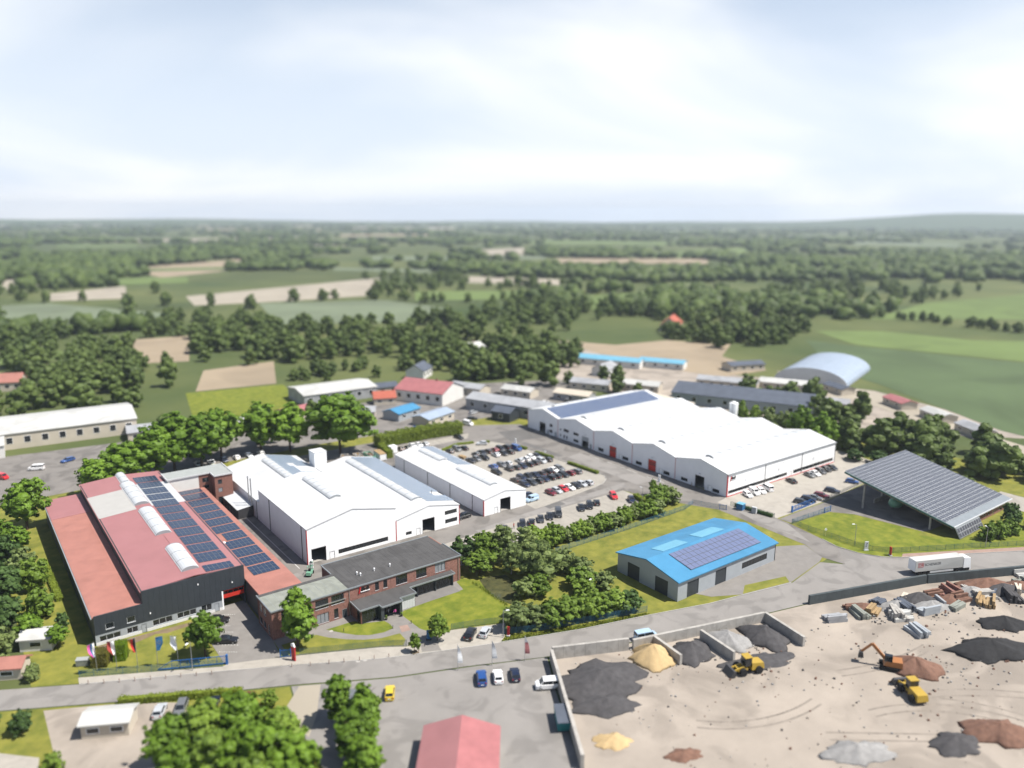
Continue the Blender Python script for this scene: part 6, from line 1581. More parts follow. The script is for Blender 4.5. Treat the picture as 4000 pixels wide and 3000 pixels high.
def hedge(label, pts, w, h, m='leaf_hedge', size=.38, dens=26, name='hedge', group='hedges', taper=1.0):
    """A continuous hedge: leaves over a rounded box that follows the points."""
    rg = np.random.default_rng(int(pts[0][0] * 10)); V, F = [], []; k = 0
    t = thing(name, label, 'hedge', (pts[0][0], pts[0][1], 0), 0, group)
    for a, b in zip(pts[:-1], pts[1:]):
        a, b = np.array(a, float), np.array(b, float); L = np.linalg.norm(b - a); d = (b - a) / L; s = np.array([-d[1], d[0]])
        n = int(L * (w + 2 * h) * dens)
        al = rg.uniform(0, L, n); face = rg.choice(3, n, p=np.array([h, w, h]) / (w + 2 * h))
        bump = .12 * h * np.sin(al * 1.9) * np.sin(al * .7 + 1) if m == 'leaf_hedge' else 0 * al
        across = np.where(face == 0, -w / 2, np.where(face == 2, w / 2, rg.uniform(-w / 2, w / 2, n))); up = np.where(face == 1, h + bump, rg.uniform(.05, 1, n) * (h + bump * .8))
        across = across * (1 - (1 - taper) * up / h)
        c = np.stack([a[0] + d[0] * al + s[0] * across - pts[0][0], a[1] + d[1] * al + s[1] * across - pts[0][1], up], 1) + rg.normal(scale=size * .22, size=(n, 3))
        nr = rg.normal(scale=.6, size=(n, 3)) + np.stack([s[0] * np.where(face == 0, -1, np.where(face == 2, 1, 0)), s[1] * np.where(face == 0, -1, np.where(face == 2, 1, 0)), np.where(face == 1, 1, .3)], 1)
        nr /= np.linalg.norm(nr, axis=1)[:, None]; tt = np.cross(nr, rg.normal(size=(n, 3))); tt /= np.linalg.norm(tt, axis=1)[:, None]; bb = np.cross(nr, tt)
        sz = size * rg.uniform(.6, 1.3, n)[:, None]
        V.append(np.stack([c - tt * sz * .5, c + bb * sz * .32, c + tt * sz * .5, c - bb * sz * .32], 1).reshape(-1, 3)); F += (np.arange(n * 4).reshape(-1, 4) + k).tolist(); k += n * 4
        q = .86
        cs = [(-w / 2 * q, 0), (w / 2 * q, 0), (w / 2 * q * taper, h * .93), (-w / 2 * q * taper, h * .93)]
        V.append(np.array([[a[0] + d[0] * e + s[0] * x - pts[0][0], a[1] + d[1] * e + s[1] * x - pts[0][1], z] for e in (.15, L - .15) for x, z in cs]))
        F += [(k, k + 1, k + 5, k + 4), (k + 1, k + 2, k + 6, k + 5), (k + 2, k + 3, k + 7, k + 6), (k + 3, k, k + 4, k + 7), (k, k + 3, k + 2, k + 1), (k + 4, k + 5, k + 6, k + 7)]; k += 8
    link_mesh('foliage', mesh_np('foliage', np.concatenate(V), F, m), t)
    st = MB()
    for a in pts: st.tube((a[0] - pts[0][0], a[1] - pts[0][1], -.05), (a[0] - pts[0][0], a[1] - pts[0][1], h * .5), .05)
    link_mesh('stem', st.mesh('stem', 'bark'), t)
    return t
hedge('tall dense hedge along the rear edge of the works', [(126.5, 255.6), (140, 256.2), (152, 256), (163, 254)], 5.4, 4.3, dens=14, size=.6)
hedge('yellowish hedge end sloping down beside the white container', [(124.2, 240.2), (126.2, 252)], 2.2, 2.6, dens=26, size=.4)
hedge('low clipped hedge along the right edge of the car park', [(173.1, 183.3), (172.2, 198)], 1.1, .95, dens=60, size=.2)
hedge('short low hedge behind the white parked cars', [(171.4, 205.4), (170.6, 214.6)], 1.1, .9, dens=60, size=.2)
hedge('very short low hedge beside the blue van', [(170.4, 219.6), (169.8, 223.6)], 1.1, .9, dens=60, size=.2)
hedge('low hedge at the rear left edge of the car park', [(143.6, 236.6), (152.4, 240), (159, 238.2)], .9, .8, dens=60, size=.2)
hedge('tiny low hedge beside the crosswise silver hatchback', [(162.6, 236.4), (164.6, 235.6)], .9, .8, dens=60, size=.2)
hedge('low dark hedge behind the blue service cabinet', [(186.4, 137.0), (188.0, 124.8)], .9, .9, 'leaf_dark', dens=60, size=.22)
hedge('clipped hedge beside the navy car at the shrub border end', [(165.8, 153.4), (167.2, 160.2)], 1.6, 1.3, dens=44, size=.26)
hedge('low hedge along the rear side of the solar hall', [(254.5, 120), (258, 96)], 1.2, 1.0, 'leaf_dark', dens=40, size=.3)
hedge('squarish clipped shrub behind the leftmost flag', [(15.6, 157.2), (18.2, 155.9)], 2.8, 3.0, 'leaf_brown', dens=70, size=.24, name='clipped_shrub', taper=.92)
hedge('tall wedge shaped clipped shrub with bright green flank between the flags', [(19.4, 157.2), (21.6, 156.2)], 3.0, 3.4, 'leaf_clipped', dens=90, size=.2, name='clipped_shrub', taper=.7)
hedge('low ivy covered strip along the left wall of the red factory', [(13.2, 214), (13.8, 190)], 1.4, .9, 'leaf_hedge', dens=40, size=.3)
# reeds at the pond
rd = MB(); rr = random.Random(5)
for k in range(420):
    t_ = rr.random(); px, py = (94.4 + rr.gauss(0, .25), 128.5 + t_ * 14) if k % 4 else (98.4 + rr.gauss(0, 1.6), 129.2 + rr.gauss(0, .4))
    hh = rr.uniform(.5, 1.1); a = rr.uniform(0, 6.28); lx, ly = math.cos(a) * .04, math.sin(a) * .04
    rd.quad((px - lx, py - ly, 0), (px + lx, py + ly, 0), (px + ly * 4, py + lx * 4, hh))
tag(rd.build('reeds', 'leaf_hedge'), 'thin green reeds growing along the edge of the pond', 'reeds', kind='stuff')
for o in [q for q in COL.objects if q.get('_shrub')]:
    del o['_shrub']
    v, f = leaf_cloud(int(o.location.x * 10), [(0, 0, .75, .32, .36)], 240, .16, 'leaf_fresh'); link_mesh('shrub', mesh_np('shrub', v, f, 'leaf_fresh'), o)
# grass tufts that break up the lawns
def tufts(name, poly, n, label, m='lawn', h=.16, z=.012):
    xs = [p[0] for p in poly]; ys = [p[1] for p in poly]; rr = random.Random(n); mb = MB(); c = 0
    while c < n:
        x, y = rr.uniform(min(xs), max(xs)), rr.uniform(min(ys), max(ys))
        if not inside((x, y), poly): continue
        c += 1; a = rr.uniform(0, 6.28); s = rr.uniform(.1, .28); lx, ly = math.cos(a) * s, math.sin(a) * s
        mb.quad((x - lx, y - ly, z), (x + lx, y + ly, z), (x + ly * .6, y - lx * .6, z + rr.uniform(.4, 1) * h))
    tag(mb.build(name, m), label, 'grass', kind='stuff')
tufts('grass', [(85, 117.2), (101, 111.4), (117.6, 106.8), (117.4, 107.6), (105.4, 111.4), (93.6, 115.2), (87, 118.4)], 2600, 'bright grass verge between road and roadside fence', 'lawn', .25, -.02)

# ------------------------------------------------------------------ surrounding buildings
def house(name, label, x, y, rz, L, W, he, hr, wm='render_white', rm='tile_red', cat='house', win=(3, 1), chim=False, door_at=None, over=.4, group=None, vault_roof=False):
    """Gabled building: ridge along its own X axis."""
    t = thing(name, label, cat, (x, y, 0), R(rz), group)
    l, w = L / 2, W / 2
    mb = MB(); mb.box(-l, -w, -.05, l, w, he)
    if hr > he and not vault_roof:
        for sx in (-l, l): mb.quad(*( [(sx, -w, he), (sx, w, he), (sx, 0, hr)] if sx > 0 else [(sx, w, he), (sx, -w, he), (sx, 0, hr)]))
    link_mesh('wall', mb.mesh('wall', wm), t)
    if vault_roof:
        n = 14; rb = MB(); rings = [[(a, w * 1.02 * math.cos(math.pi * k / n), he + (hr - he) * math.sin(math.pi * k / n)) for k in range(n + 1)] for a in np.linspace(-l, l, 9)]
        rb.loft(rings, closed=True); link_mesh('roof', rb.mesh('roof', rm), t)
        for a in np.linspace(-l, l, 9):
            rbm = MB(); rbm.loft([[(a + d, (w * 1.02 + .12) * math.cos(math.pi * k / n), he + (hr - he + .12) * math.sin(math.pi * k / n)) for k in range(n + 1)] for d in (-.2, .2)], closed=True)
            link_mesh('roof_rib', rbm.mesh('roof_rib', 'light_trim'), t)
    else:
        sl = (hr - he) / w
        for sg in (-1, 1):
            rb = MB(); e, z = sg * (w + over), he - over * sl
            p = [(-l - over, e, z), (l + over, e, z), (l + over, 0, hr), (-l - over, 0, hr)]
            if sg > 0: p = [p[1], p[0], p[3], p[2]]
            rb.hexa(p + [(q[0], q[1], q[2] + .25) for q in p]); link_mesh('roof_slope', rb.mesh('roof_slope', rm if not isinstance(rm, tuple) else rm[sg > 0]), t)
    if chim: link_mesh('chimney', MB().box(l * .3, -.4, hr - 1.2, l * .3 + .7, .3, hr + 1.0).mesh('chimney', 'brick'), t)
    nw, nf = win
    for f in range(nf):
        for k in range(nw):
            z0 = (he / nf) * f + he / nf * .35; z1 = z0 + he / nf * .42; cx = -l + L * (k + .5) / nw; ww = min(1.1, L / nw * .28)
            for sg in (-1, 1):
                fr = MB().box(cx - ww, sg * w - .06, z0, cx + ww, sg * w + .06, z1); wo_ = link_mesh('window', fr.mesh('window', 'plastic_white'), t)
                link_mesh('pane', MB().box(cx - ww + .12, sg * (w + .065) - .01, z0 + .12, cx + ww - .12, sg * (w + .065) + .01, z1 - .12).mesh('pane', 'glass'), wo_)
    if door_at is not None:
        for d in door_at: link_mesh('door', MB().box(-l - .05, d - 2, 0, -l + .05, d + 2, min(he * .8, 4)).mesh('door', 'panel_grey'), t)
    return t
house('storage_hall', 'long white storage hall with pale roof far left behind the tree row', 36, 346, -4, 46, 30, 6, 8.2, 'render_beige', 'roof_light', 'building', (8, 1), door_at=(-6, 6))
house('storage_hall', 'small white lean hall at the left edge behind the works', 2, 330, -4, 22, 14, 4.5, 6, 'render_white', 'roof_light', 'building', (4, 1))
house('storage_hall', 'grey hall with light flat roof behind the huge broad tree', 147, 342, -2, 36, 22, 5, 6.6, 'roof_grey', 'roof_light', 'building', (6, 1), door_at=(-4, 4))
house('house', 'house with pink roof and solar half roof behind the car park', 183, 312, -62, 26, 20, 5.5, 9.2, 'render_white', ('roof_pink', 'roof_slate'), 'house', (5, 1), chim=True)
house('house', 'small red roofed outbuilding left of the pink roofed house', 162, 318, -20, 10, 8, 3, 5.4, 'render_beige', 'tile_red', 'house', (2, 1))
house('shed', 'blue roofed shed behind the rear hedge', 156, 290, 20, 14, 9, 3.2, 4.6, 'panel_grey', 'blue_roof', 'shed', (2, 1))
house('shed', 'pale blue roofed shed behind the rear hedge', 163, 275, 20, 17, 9, 3.2, 4.4, 'render_beige', 'roof_bluegrey', 'shed', (3, 1))
house('storage_hall', 'long grey hall behind the left end of the five gabled hall', 200, 268, -68, 42, 13, 5, 6.8, 'roof_grey', 'roof_grey', 'building', (6, 1), door_at=(0,))
house('storage_hall', 'dark roofed shed with black gable beside the long grey hall', 190, 246 + 14, -68, 9, 8, 4, 5.6, 'facade_dark', 'roof_slate', 'shed', (1, 1))
house('storage_hall', 'hall with dark solar roof behind the annex of the five gabled hall', 297, 216, -64, 64, 26, 5, 8, 'panel_grey', 'roof_slate', 'building', (9, 1), door_at=(-5, 5))
house('arched_hall', 'large arched hall with blue grey vaulted roof on the right field edge', 388, 233, 18, 56, 36, 1.0, 8.6, 'roof_grey', 'roof_bluegrey', 'building', (0, 1), vault_roof=True)
house('storage_hall', 'long low hall with sky blue roof at the bare ground', 312, 328, -62, 46, 11, 3.6, 5.2, 'render_white', 'roof_sky', 'building', (6, 1))
house('storage_hall', 'second low hall with sky blue roof nearer to the five gabled hall', 334, 302, -62, 26, 10, 3.4, 4.8, 'render_white', 'roof_sky', 'building', (4, 1))
house('house', 'small white house among the trees in the middle distance', 265, 400, 10, 15, 11, 5, 7.6, 'render_white', 'roof_light', 'house', (3, 1), chim=True)
house('farmhouse', 'farmhouse with bright red tiled roof at the edge of the bare ground', 452, 402, 35, 26, 14, 5, 10.5, 'render_beige', 'tile_red', 'house', (4, 2), chim=True)
house('house', 'pale house beside the sky blue roofs', 292, 306, 20, 13, 10, 4, 6.4, 'render_white', 'roof_grey', 'house', (3, 1))
house('house', 'red brick house at the far left edge among trees', 6, 432, 10, 14, 11, 5, 8.6, 'brick_mid', 'tile_red', 'house', (3, 1), chim=True)
house('house', 'orange roofed house at the far left edge beyond the white halls', 24, 452, -20, 12, 10, 4.5, 8, 'render_beige', 'roof_orange', 'house', (3, 1))
house('barn', 'grey barn beyond the field at the distant farm', 590, 470, 30, 28, 14, 5, 9, 'render_beige', 'roof_grey', 'building', (3, 1))
house('house', 'white gabled house in the trees left of the white hall tree', 205, 360, 40, 14, 10, 4.5, 7.5, 'render_white', 'roof_slate', 'house', (3, 1))
for k, (x, y, rz, rm) in enumerate(((342, 150, 60, 'roof_light'), (352, 172, 62, 'roof_pink'), (330, 130, 58, 'roof_grey'), (356, 205, 70, 'roof_slate'))):
    house('shed', ['low white roofed shed', 'low pink roofed shed', 'low grey roofed shed', 'low dark roofed shed'][k] + ' on the white strip right of the solar hall', x, y, rz, 14, 8, 3, 4.2, 'render_beige', rm, 'shed', (2, 1))
EXTRA = [(-6, 300, 10, 26, 12, 'roof_light', 'low white roofed shed at the left edge behind the tree row'), (64, 322, -8, 22, 12, 'roof_grey', 'grey roofed shed right of the long white storage hall'), (92, 312, -6, 16, 9, 'roof_light', 'small pale shed in front of the rear lawn'),
         (118, 316, 12, 14, 9, 'roof_pink', 'small reddish shed left of the grey hall'), (140, 300, -30, 15, 9, 'roof_grey', 'grey shed in front of the grey hall'), (170, 338, -10, 16, 10, 'roof_slate', 'dark roofed shed behind the pink roofed house'), (206, 312, -66, 18, 10, 'roof_grey', 'grey shed right of the pink roofed house'),
         (222, 292, -66, 16, 9, 'roof_light', 'pale shed behind the long grey hall'), (238, 270, -66, 18, 9, 'render_beige', 'beige flat shed behind the five gabled hall'), (262, 284, -60, 20, 11, 'roof_grey', 'grey hall behind the far corner of the five gabled hall'), (280, 266, -60, 18, 10, 'roof_light', 'pale hall left of the dark solar roof'),
         (322, 246, -62, 30, 11, 'roof_grey', 'long grey shed behind the dark solar roof'), (342, 226, -62, 24, 11, 'roof_light', 'long pale shed in front of the arched hall'), (322, 190, -62, 18, 9, 'roof_grey', 'grey shed right of the dark solar roof'), (366, 270, -20, 22, 10, 'roof_slate', 'dark shed beside the arched hall')]
for x, y, rz, L_, W_, rm, lb in EXTRA: house('shed', lb, x, y, rz, L_, W_, 3.4, 4.8, 'render_beige' if rm != 'render_beige' else 'roof_grey', rm, 'shed', (max(2, int(L_ / 5)), 1))
# foreground
house('house', 'house with pink red roof at the lower edge south of the road', 54.6, 87.0, 53, 21, 12, 3.0, 4.9, 'render_white', ('roof_pink', 'roof_rose'), 'house', (5, 1))
house('shed', 'cream roofed shed on the sand yard at the lower left', 14.6, 134.2, -28, 7.5, 4.6, 2.6, 3.3, 'render_beige', 'roof_light', 'shed', (2, 1))
house('shed', 'white garden shed at the left edge below the red factory', 8.2, 171.5, -28, 6, 4.5, 2.6, 3.4, 'render_white', 'roof_light', 'shed', (1, 1))
house('shed', 'orange roofed garden shed at the left edge beside the road', 2.6, 163.0, -28, 5, 4, 2.4, 3.4, 'render_beige', 'roof_orange', 'shed', (1, 1))
house('house', 'flat beige house roof at the bottom left corner', 11, 113, -28, 11, 9, 3, 4.2, 'render_beige', 'roof_beige', 'house', (3, 1))
FGC = [('hatch', 'silver', 22.4, 133.6), ('estate', 'grey', 25.6, 132.2), ('suv', 'navy', 30.4, 129.8), ('hatch', 'dark_red', 36.0, 127.2)]
for k, (kd, c, x, y) in enumerate(FGC): car(kd, c, x, y, 63 + 180 * (k % 2), '%s %s, %s from the left, south of the road by the gardens' % (c.replace('_', ' '), KN[kd], ORD[k]), 'cars south of the road')
FG2 = [('hatch', 'yellow', 57.5, 114.4, 60), ('suv', 'blue', 73.6, 108.2, 60), ('hatch', 'white', 76.4, 106.8, 60), ('hatch', 'navy', 79.4, 105.4, 60), ('van', 'white', 82.4, 99.0, 150), ('estate', 'grey', 51.4, 117.2, 60)]
for k, (kd, c, x, y, a) in enumerate(FG2): car(kd, c, x, y, a, '%s %s on the grey yard south of the road below the banners' % (c.replace('_', ' '), KN[kd]), 'cars south of the road')
car('van', 'light_blue', 109.5, 100.2, -18, 'light blue van parked on the road edge above the bulk bays', 'cars south of the road')
t = thing('dump_container', 'teal waste container beside the concrete yard wall', 'container', (77.6, 89.5, 0), R(58))
local([('shell', MB().hexa([(-2.2, -1, .2), (2.2, -1, .2), (2.2, 1, .2), (-2.2, 1, .2), (-2.7, -1.1, 2.0), (2.7, -1.1, 2.0), (2.7, 1.1, 2.0), (-2.7, 1.1, 2.0)]), 'tarp_teal'), ('cover', MB().box(-2.7, -1.1, 2.0, 2.7, 1.1, 2.1), 'roof_slate')], t)

BKC = [(70, 300, 'white'), (76, 302, 'silver'), (82, 299, 'navy'), (96, 304, 'white'), (104, 301, 'red'), (150, 268, 'blue'), (172, 262, 'white'), (178, 268, 'black'), (184, 276, 'silver'), (206, 288, 'white'), (214, 300, 'dark_grey'), (20, 300, 'white'), (30, 304, 'blue'), (44, 298, 'silver'), (10, 296, 'red'), (222, 272, 'white'), (232, 268, 'grey'), (60, 296, 'dark_red')]
for k, (x, y, c) in enumerate(BKC): car(['hatch', 'van', 'estate', 'suv', 'cargo'][k % 5], c, x, y, (k * 47) % 360, '%s vehicle, %s from the left, on the yards behind the works' % (c.replace('_', ' '), ORD[sorted(range(len(BKC)), key=lambda i: BKC[i][0] - .55 * BKC[i][1]).index(k)]), 'vehicles on the yards behind the works', plates=False)
# bulk goods yard: concrete bays, heaps, machines
def bay_wall(label, a, b, h=2.6, m='concrete'):
    L = math.hypot(b[0] - a[0], b[1] - a[1]); n = max(1, round(L / 2.4))
    t = thing('bay_wall', label, 'wall', (a[0], a[1], 0), math.atan2(b[1] - a[1], b[0] - a[0]), 'walls of the bulk yard')
    me = MB().box(.015, -.3, 0, L / n - .015, .3, h).mesh('block', m)
    for k in range(n): link_mesh('block', me, t, (k * L / n, 0, -.02))
bay_wall('long concrete block wall on the left side of the bulk yard', (88.4, 105.4), (73, 79))
bay_wall('concrete block wall along the road above the dark heap', (89, 106), (103.6, 99.4))
bay_wall('concrete block wall between the sand heap and the dark grey heap', (109.0, 97.4), (108, 89.4), 2.2)
bay_wall('concrete block wall left of the dark heap by the yellow loader', (118.6, 93.4), (117.4, 84), 2.2)
bay_wall('concrete block wall along the back of the middle bays', (104.4, 99.0), (135.4, 90.0), 2.2)
bay_wall('concrete block wall right of the grey heap bays', (135.6, 90.0), (133.4, 79), 2.2)
bay_wall('dark teal wall along the curve of the road', (150, 88.6), (182, 78.0), 2.2, 'concrete' if False else 'teal_wall')
bay_wall('dark teal wall below the semi-trailer', (182.3, 77.8), (216, 61.6), 2.2, 'concrete' if False else 'teal_wall')
def heap(label, x, y, rx, ry, h, m, rz=0, seed=1):
    rr = random.Random(seed); nu, nv = 30, 9; rings = []
    ph = [rr.uniform(0, 6.28) for _ in range(5)]
    for j in range(nv + 1):
        t = j / nv; row_ = []
        for i in range(nu):
            a = 2 * math.pi * i / nu
            w = 1 + .13 * math.sin(2 * a + ph[0]) + .10 * math.sin(5 * a + ph[1]) + .08 * math.sin(9 * a + ph[2] + t * 3) + .05 * math.sin(14 * a + ph[3]) + rr.uniform(-.05, .05)
            q = (1 - t ** 1.15) * w
            row_.append((rx * q * math.cos(a) + .06 * rx * math.sin(ph[3]) * t, ry * q * math.sin(a), h * t ** .9 + (.05 * h * math.sin(4 * a + ph[4]) if 0 < j < nv else 0) - .05))
        rings.append(row_)
    mb = MB(); mb.loft(rings); me = mb.mesh('bulk_heap', m, smooth=True)
    tag(link_mesh('bulk_heap', me, None, (x, y, -.02), R(rz)), label, 'heap', 'heaps in the bulk yard')
heap('wide dark grey chipping heap in the left bay', 91.6, 94.6, 9.0, 6.6, 2.6, 'heap_dark', -28, 2)
heap('second dark grey heap low in the left bay', 87, 89, 6.0, 3.6, 1.6, 'heap_dark', -20, 12)
heap('golden sand heap between two concrete walls', 105.2, 94.2, 3.9, 5.0, 3.4, 'heap_sand', 30, 3)
heap('dark grey heap right of the golden sand', 112.8, 91.0, 4.4, 4.6, 2.6, 'heap_dark', 0, 4)
heap('pale grey gravel heap in the middle bays', 122.4, 89.4, 4.4, 4.4, 2.4, 'heap_grey', 0, 5)
heap('dark grey heap in the right middle bay', 129.6, 85.8, 4.4, 5.2, 2.8, 'heap_dark', 0, 6)
heap('flat dark chipping heap before the middle bays', 121, 81.0, 8.0, 3.0, 1.2, 'heap_dark', -16, 7)
heap('black heap at the right of the bulk yard', 162.6, 55.6, 7.6, 4.8, 3.0, 'heap_black', -30, 8)
heap('brown black heap beside the orange excavator', 144.0, 61.6, 5.0, 4.2, 2.6, 'heap_brown', -30, 9)
heap('pale sand heap at the lower left of the bulk yard', 81.4, 81.0, 3.4, 2.2, 1.2, 'heap_sand', -20, 10)
heap('brown earth heap at the bottom right', 136, 43.4, 6.0, 4.0, 2.4, 'heap_brown', -30, 11)
heap('grey gravel heap at the bottom centre', 112, 55.0, 5.6, 3.2, 1.9, 'heap_grey', -30, 13)
heap('small brown heap at the bottom centre left', 88.5, 71.6, 3.0, 1.8, 1.0, 'heap_brown', -30, 14)
heap('small dark heap at the bottom edge', 127, 46.5, 4.6, 3.0, 1.8, 'heap_dark', -30, 15)
heap('dark heap behind the black heap at the right edge', 176, 58.5, 5.0, 3.4, 2.2, 'heap_black', -30, 16)
heap('reddish rubble heap along the teal wall', 191, 68.6, 8.0, 3.4, 2.6, 'heap_brown', -26, 17)
heap('grey rubble heap below the teal wall', 170.6, 71.5, 5.0, 3.0, 1.8, 'heap_grey', -26, 18)
heap('pale rubble heap at the right end of the teal wall', 207, 61.5, 6.0, 3.0, 2.0, 'gravel', -26, 19)
for k in range(9):
    u = k / 8
    heap('%s rubble heap, %s from the left along the dark wall' % (['brown', 'grey', 'dark'][k % 3], ORD[k]), 158 + u * 54, 80.2 - u * 21.5 - 1.5 * (k % 2), 3.6 + (k % 3), 2.4, 1.5 + .4 * (k % 3), ['heap_brown', 'heap_grey', 'heap_dark'][k % 3], -24, 40 + k)
def stack(label, x, y, rz, m, n, size, seed):
    rr_ = random.Random(seed)
    """A bundle of pipes or slabs lying in rows: every piece a part."""
    t = thing('material_stack', label, 'stack', (x, y, 0), R(rz), 'material stacks in the bulk yard')
    L, w, h = size; me = MB().box(-L / 2, -w / 2 + .03, .0, L / 2, w / 2 - .03, h - .03).mesh('slab', m)
    for k in range(n):
        for j in range(1 + rr_.randrange(2)): link_mesh('slab', me, t, (rr_.uniform(-.35, .35), (k - n / 2) * w, j * h), R(rr_.uniform(-7, 7)))
for k, a in enumerate([(148.5, 81.6, 'roof_grey', 'mid grey slab stack, leftmost,'), (154.6, 79.4, 'felt_green', 'green slab stack'), (160.8, 73.0, 'roof_light', 'white slab stack'), (165.6, 75.0, 'roof_slate', 'dark slab stack'), (176.6, 73.8, 'heap_brown', 'brown slab stack'), (181.8, 72.4, 'brick_mid', 'reddish slab stack'), (186.0, 66.6, 'concrete', 'grey slab stack'), (199.4, 63.6, 'felt_green', 'pale green slab stack'), (205.5, 66.0, 'roof_light', 'whitish slab stack'), (157, 68.0, 'panel_grey', 'steel grey slab stack')]):
    stack(a[3] + ' in the storage rows below the teal wall', a[0], a[1], -26 + 90 * (k % 2), a[2], 5, (4.4, .55, .8), k)
SM = ['heap_brown', 'roof_slate', 'render_beige', 'brick_mid', 'concrete', 'panel_grey', 'felt_green', 'timber', 'heap_dark', 'roof_grey']
ADJ = ['brown', 'dark', 'cream', 'brick red', 'pale grey', 'steel grey', 'olive grey', 'timber', 'blackish', 'mid grey']
for k in range(24):
    u = k / 23; x, y = 156 + u * 56, 82.4 - u * 22.5 - (k % 3) * 3.2
    stack('%s slab pile, %s of the scrap band along the dark wall%s' % (ADJ[(k * 7) % 10], ORD[k // 2], ', upper' if k % 2 else ', lower'), x, y, -26 + (k * 37) % 90, SM[(k * 7) % 10], 3 + k % 4, (2.6 + (k % 3), .6, .55 + .2 * (k % 3)), k)
rub = MB(); rr = random.Random(99)
for k in range(1500):
    if k < 700: u = rr.random(); x, y = 154 + u * 62, 81.5 - u * 23 - abs(rr.gauss(0, 3.6))
    elif k < 1100: cx, cy = rr.choice([(91, 95), (105, 93), (113, 90), (122, 88), (129, 85), (144, 62), (162, 56), (121, 81)]); x, y = cx + rr.gauss(0, 5), cy + rr.gauss(0, 4.5)
    else: x, y = rr.uniform(85, 190), rr.uniform(42, 84)
    if y > 106 - .42 * (x - 88) or x < 84: continue
    q = rr.uniform(.08, .42) * (1 if k < 700 else .7); a = rr.uniform(0, 3.1); c, s_ = math.cos(a) * q, math.sin(a) * q
    rub.hexa([(x - c, y - s_, -.05), (x + s_, y - c, -.05), (x + c, y + s_, -.05), (x - s_, y + c, -.05), (x - c * .7, y - s_ * .7, q * .8), (x + s_ * .8, y - c * .6, q), (x + c * .7, y + s_ * .7, q * .7), (x - s_ * .6, y + c * .8, q * .9)], mi=k % 5)
tag(rub.build('rubble', ['heap_grey', 'heap_brown', 'concrete', 'heap_dark', 'gravel']), 'loose rubble and stones strewn over the bulk yard', 'rubble', kind='stuff')
rut = MB()
for k in range(7):
    x0, y0 = rr.uniform(90, 150), rr.uniform(52, 78); a = rr.uniform(-.9, .3); pts_ = [(x0 + math.cos(a + .02 * j * (k % 5 - 2)) * j * 2.2, y0 + math.sin(a + .02 * j * (k % 5 - 2)) * j * 2.2) for j in range(12)]
    for o_ in (-.95, .95):
        for (xa, ya), (xb, yb) in zip(pts_[:-1], pts_[1:]):
            dx, dy = xb - xa, yb - ya; L_ = math.hypot(dx, dy); nx, ny = -dy / L_, dx / L_
            z_ = -.0185 + k * .0006
            rut.quad(*[(px + nx * w_, py + ny * w_, z_ + (.0003 if o_ > 0 else 0)) for px, py, w_ in ((xa, ya, o_ - .22), (xb, yb, o_ - .22), (xb, yb, o_ + .22), (xa, ya, o_ + .22))])
rut.build('wheel_tracks', 'gravel_damp')['kind'] = 'structure'
def machine(label, x, y, rz, m, arm=True):
    t = thing('excavator' if arm else 'wheel_loader', label, 'excavator' if arm else 'loader', (x, y, 0), R(rz), 'machines in the bulk yard')
    wm_ = MB().tube((0, -.3, 0), (0, .3, 0), .75, n=18).mesh('wheel', 'rubber')
    if arm:
        for sg in (-1, 1): link_mesh('track', MB().prism([(-1.9, 0), (-1.5, -.4), (1.5, -.4), (1.9, 0), (1.5, .4), (-1.5, .4)], -.3, .3).mesh('track', 'rubber'), t, (0, sg * 1.1, .42)).rotation_euler = (R(90), 0, 0)
        local([('engine_body', MB().hexa([(-2.2, -1.2, .95), (1.2, -1.2, .95), (1.2, 1.2, .95), (-2.2, 1.2, .95), (-2.1, -1.1, 2.1), (.6, -1.1, 1.9), (.6, 1.1, 1.9), (-2.1, 1.1, 2.1)]), m), ('cab', MB().box(-.3, .2, 1.9, 1.1, 1.15, 3.1), 'glass'),
               ('boom', MB().bar((.9, -.3, 1.7), (3.4, -.3, 4.3), .45, .55), m), ('stick', MB().bar((3.4, -.3, 4.3), (5.2, -.3, 2.2), .35, .4), m), ('bucket', MB().hexa([(4.7, -.9, 1.2), (5.7, -.9, 1.0), (5.7, .3, 1.0), (4.7, .3, 1.2), (4.9, -.9, 2.3), (5.5, -.9, 2.3), (5.5, .3, 2.3), (4.9, .3, 2.3)]), 'dark_metal')], t)
    else:
        local([('rear_body', MB().hexa([(-3.2, -1.1, .8), (-.4, -1.1, .8), (-.4, 1.1, .8), (-3.2, 1.1, .8), (-3.0, -1.0, 2.0), (-.5, -1.0, 2.2), (-.5, 1.0, 2.2), (-3.0, 1.0, 2.0)]), m), ('cab', MB().box(-.5, -.8, 1.6, .9, .8, 3.3), 'glass'), ('cab_roof', MB().box(-.6, -.9, 3.3, 1.0, .9, 3.42), m),
               ('front_frame', MB().box(.2, -.7, .7, 2.4, .7, 1.3), m), ('lift_arm', MB().bar((1.0, -.6, 1.5), (3.3, -.6, .9), .25, .35), m), ('lift_arm', MB().bar((1.0, .6, 1.5), (3.3, .6, .9), .25, .35), m),
               ('bucket', MB().hexa([(3.2, -1.4, .2), (4.5, -1.4, .1), (4.5, 1.4, .1), (3.2, 1.4, .2), (3.2, -1.4, 1.3), (3.7, -1.4, 1.4), (3.7, 1.4, 1.4), (3.2, 1.4, 1.3)]), 'dark_metal')], t)
        for x_, y_ in ((-1.9, -1.2), (-1.9, 1.2), (1.5, -1.2), (1.5, 1.2)): link_mesh('wheel', wm_, t, (x_, y_, .75))
machine('orange excavator standing on the brown heap of the bulk yard', 140.0, 64.6, 120, 'orange_paint')
machine('yellow wheel loader in the middle of the bulk yard', 134.6, 57.6, 60, 'yellow_paint', False)
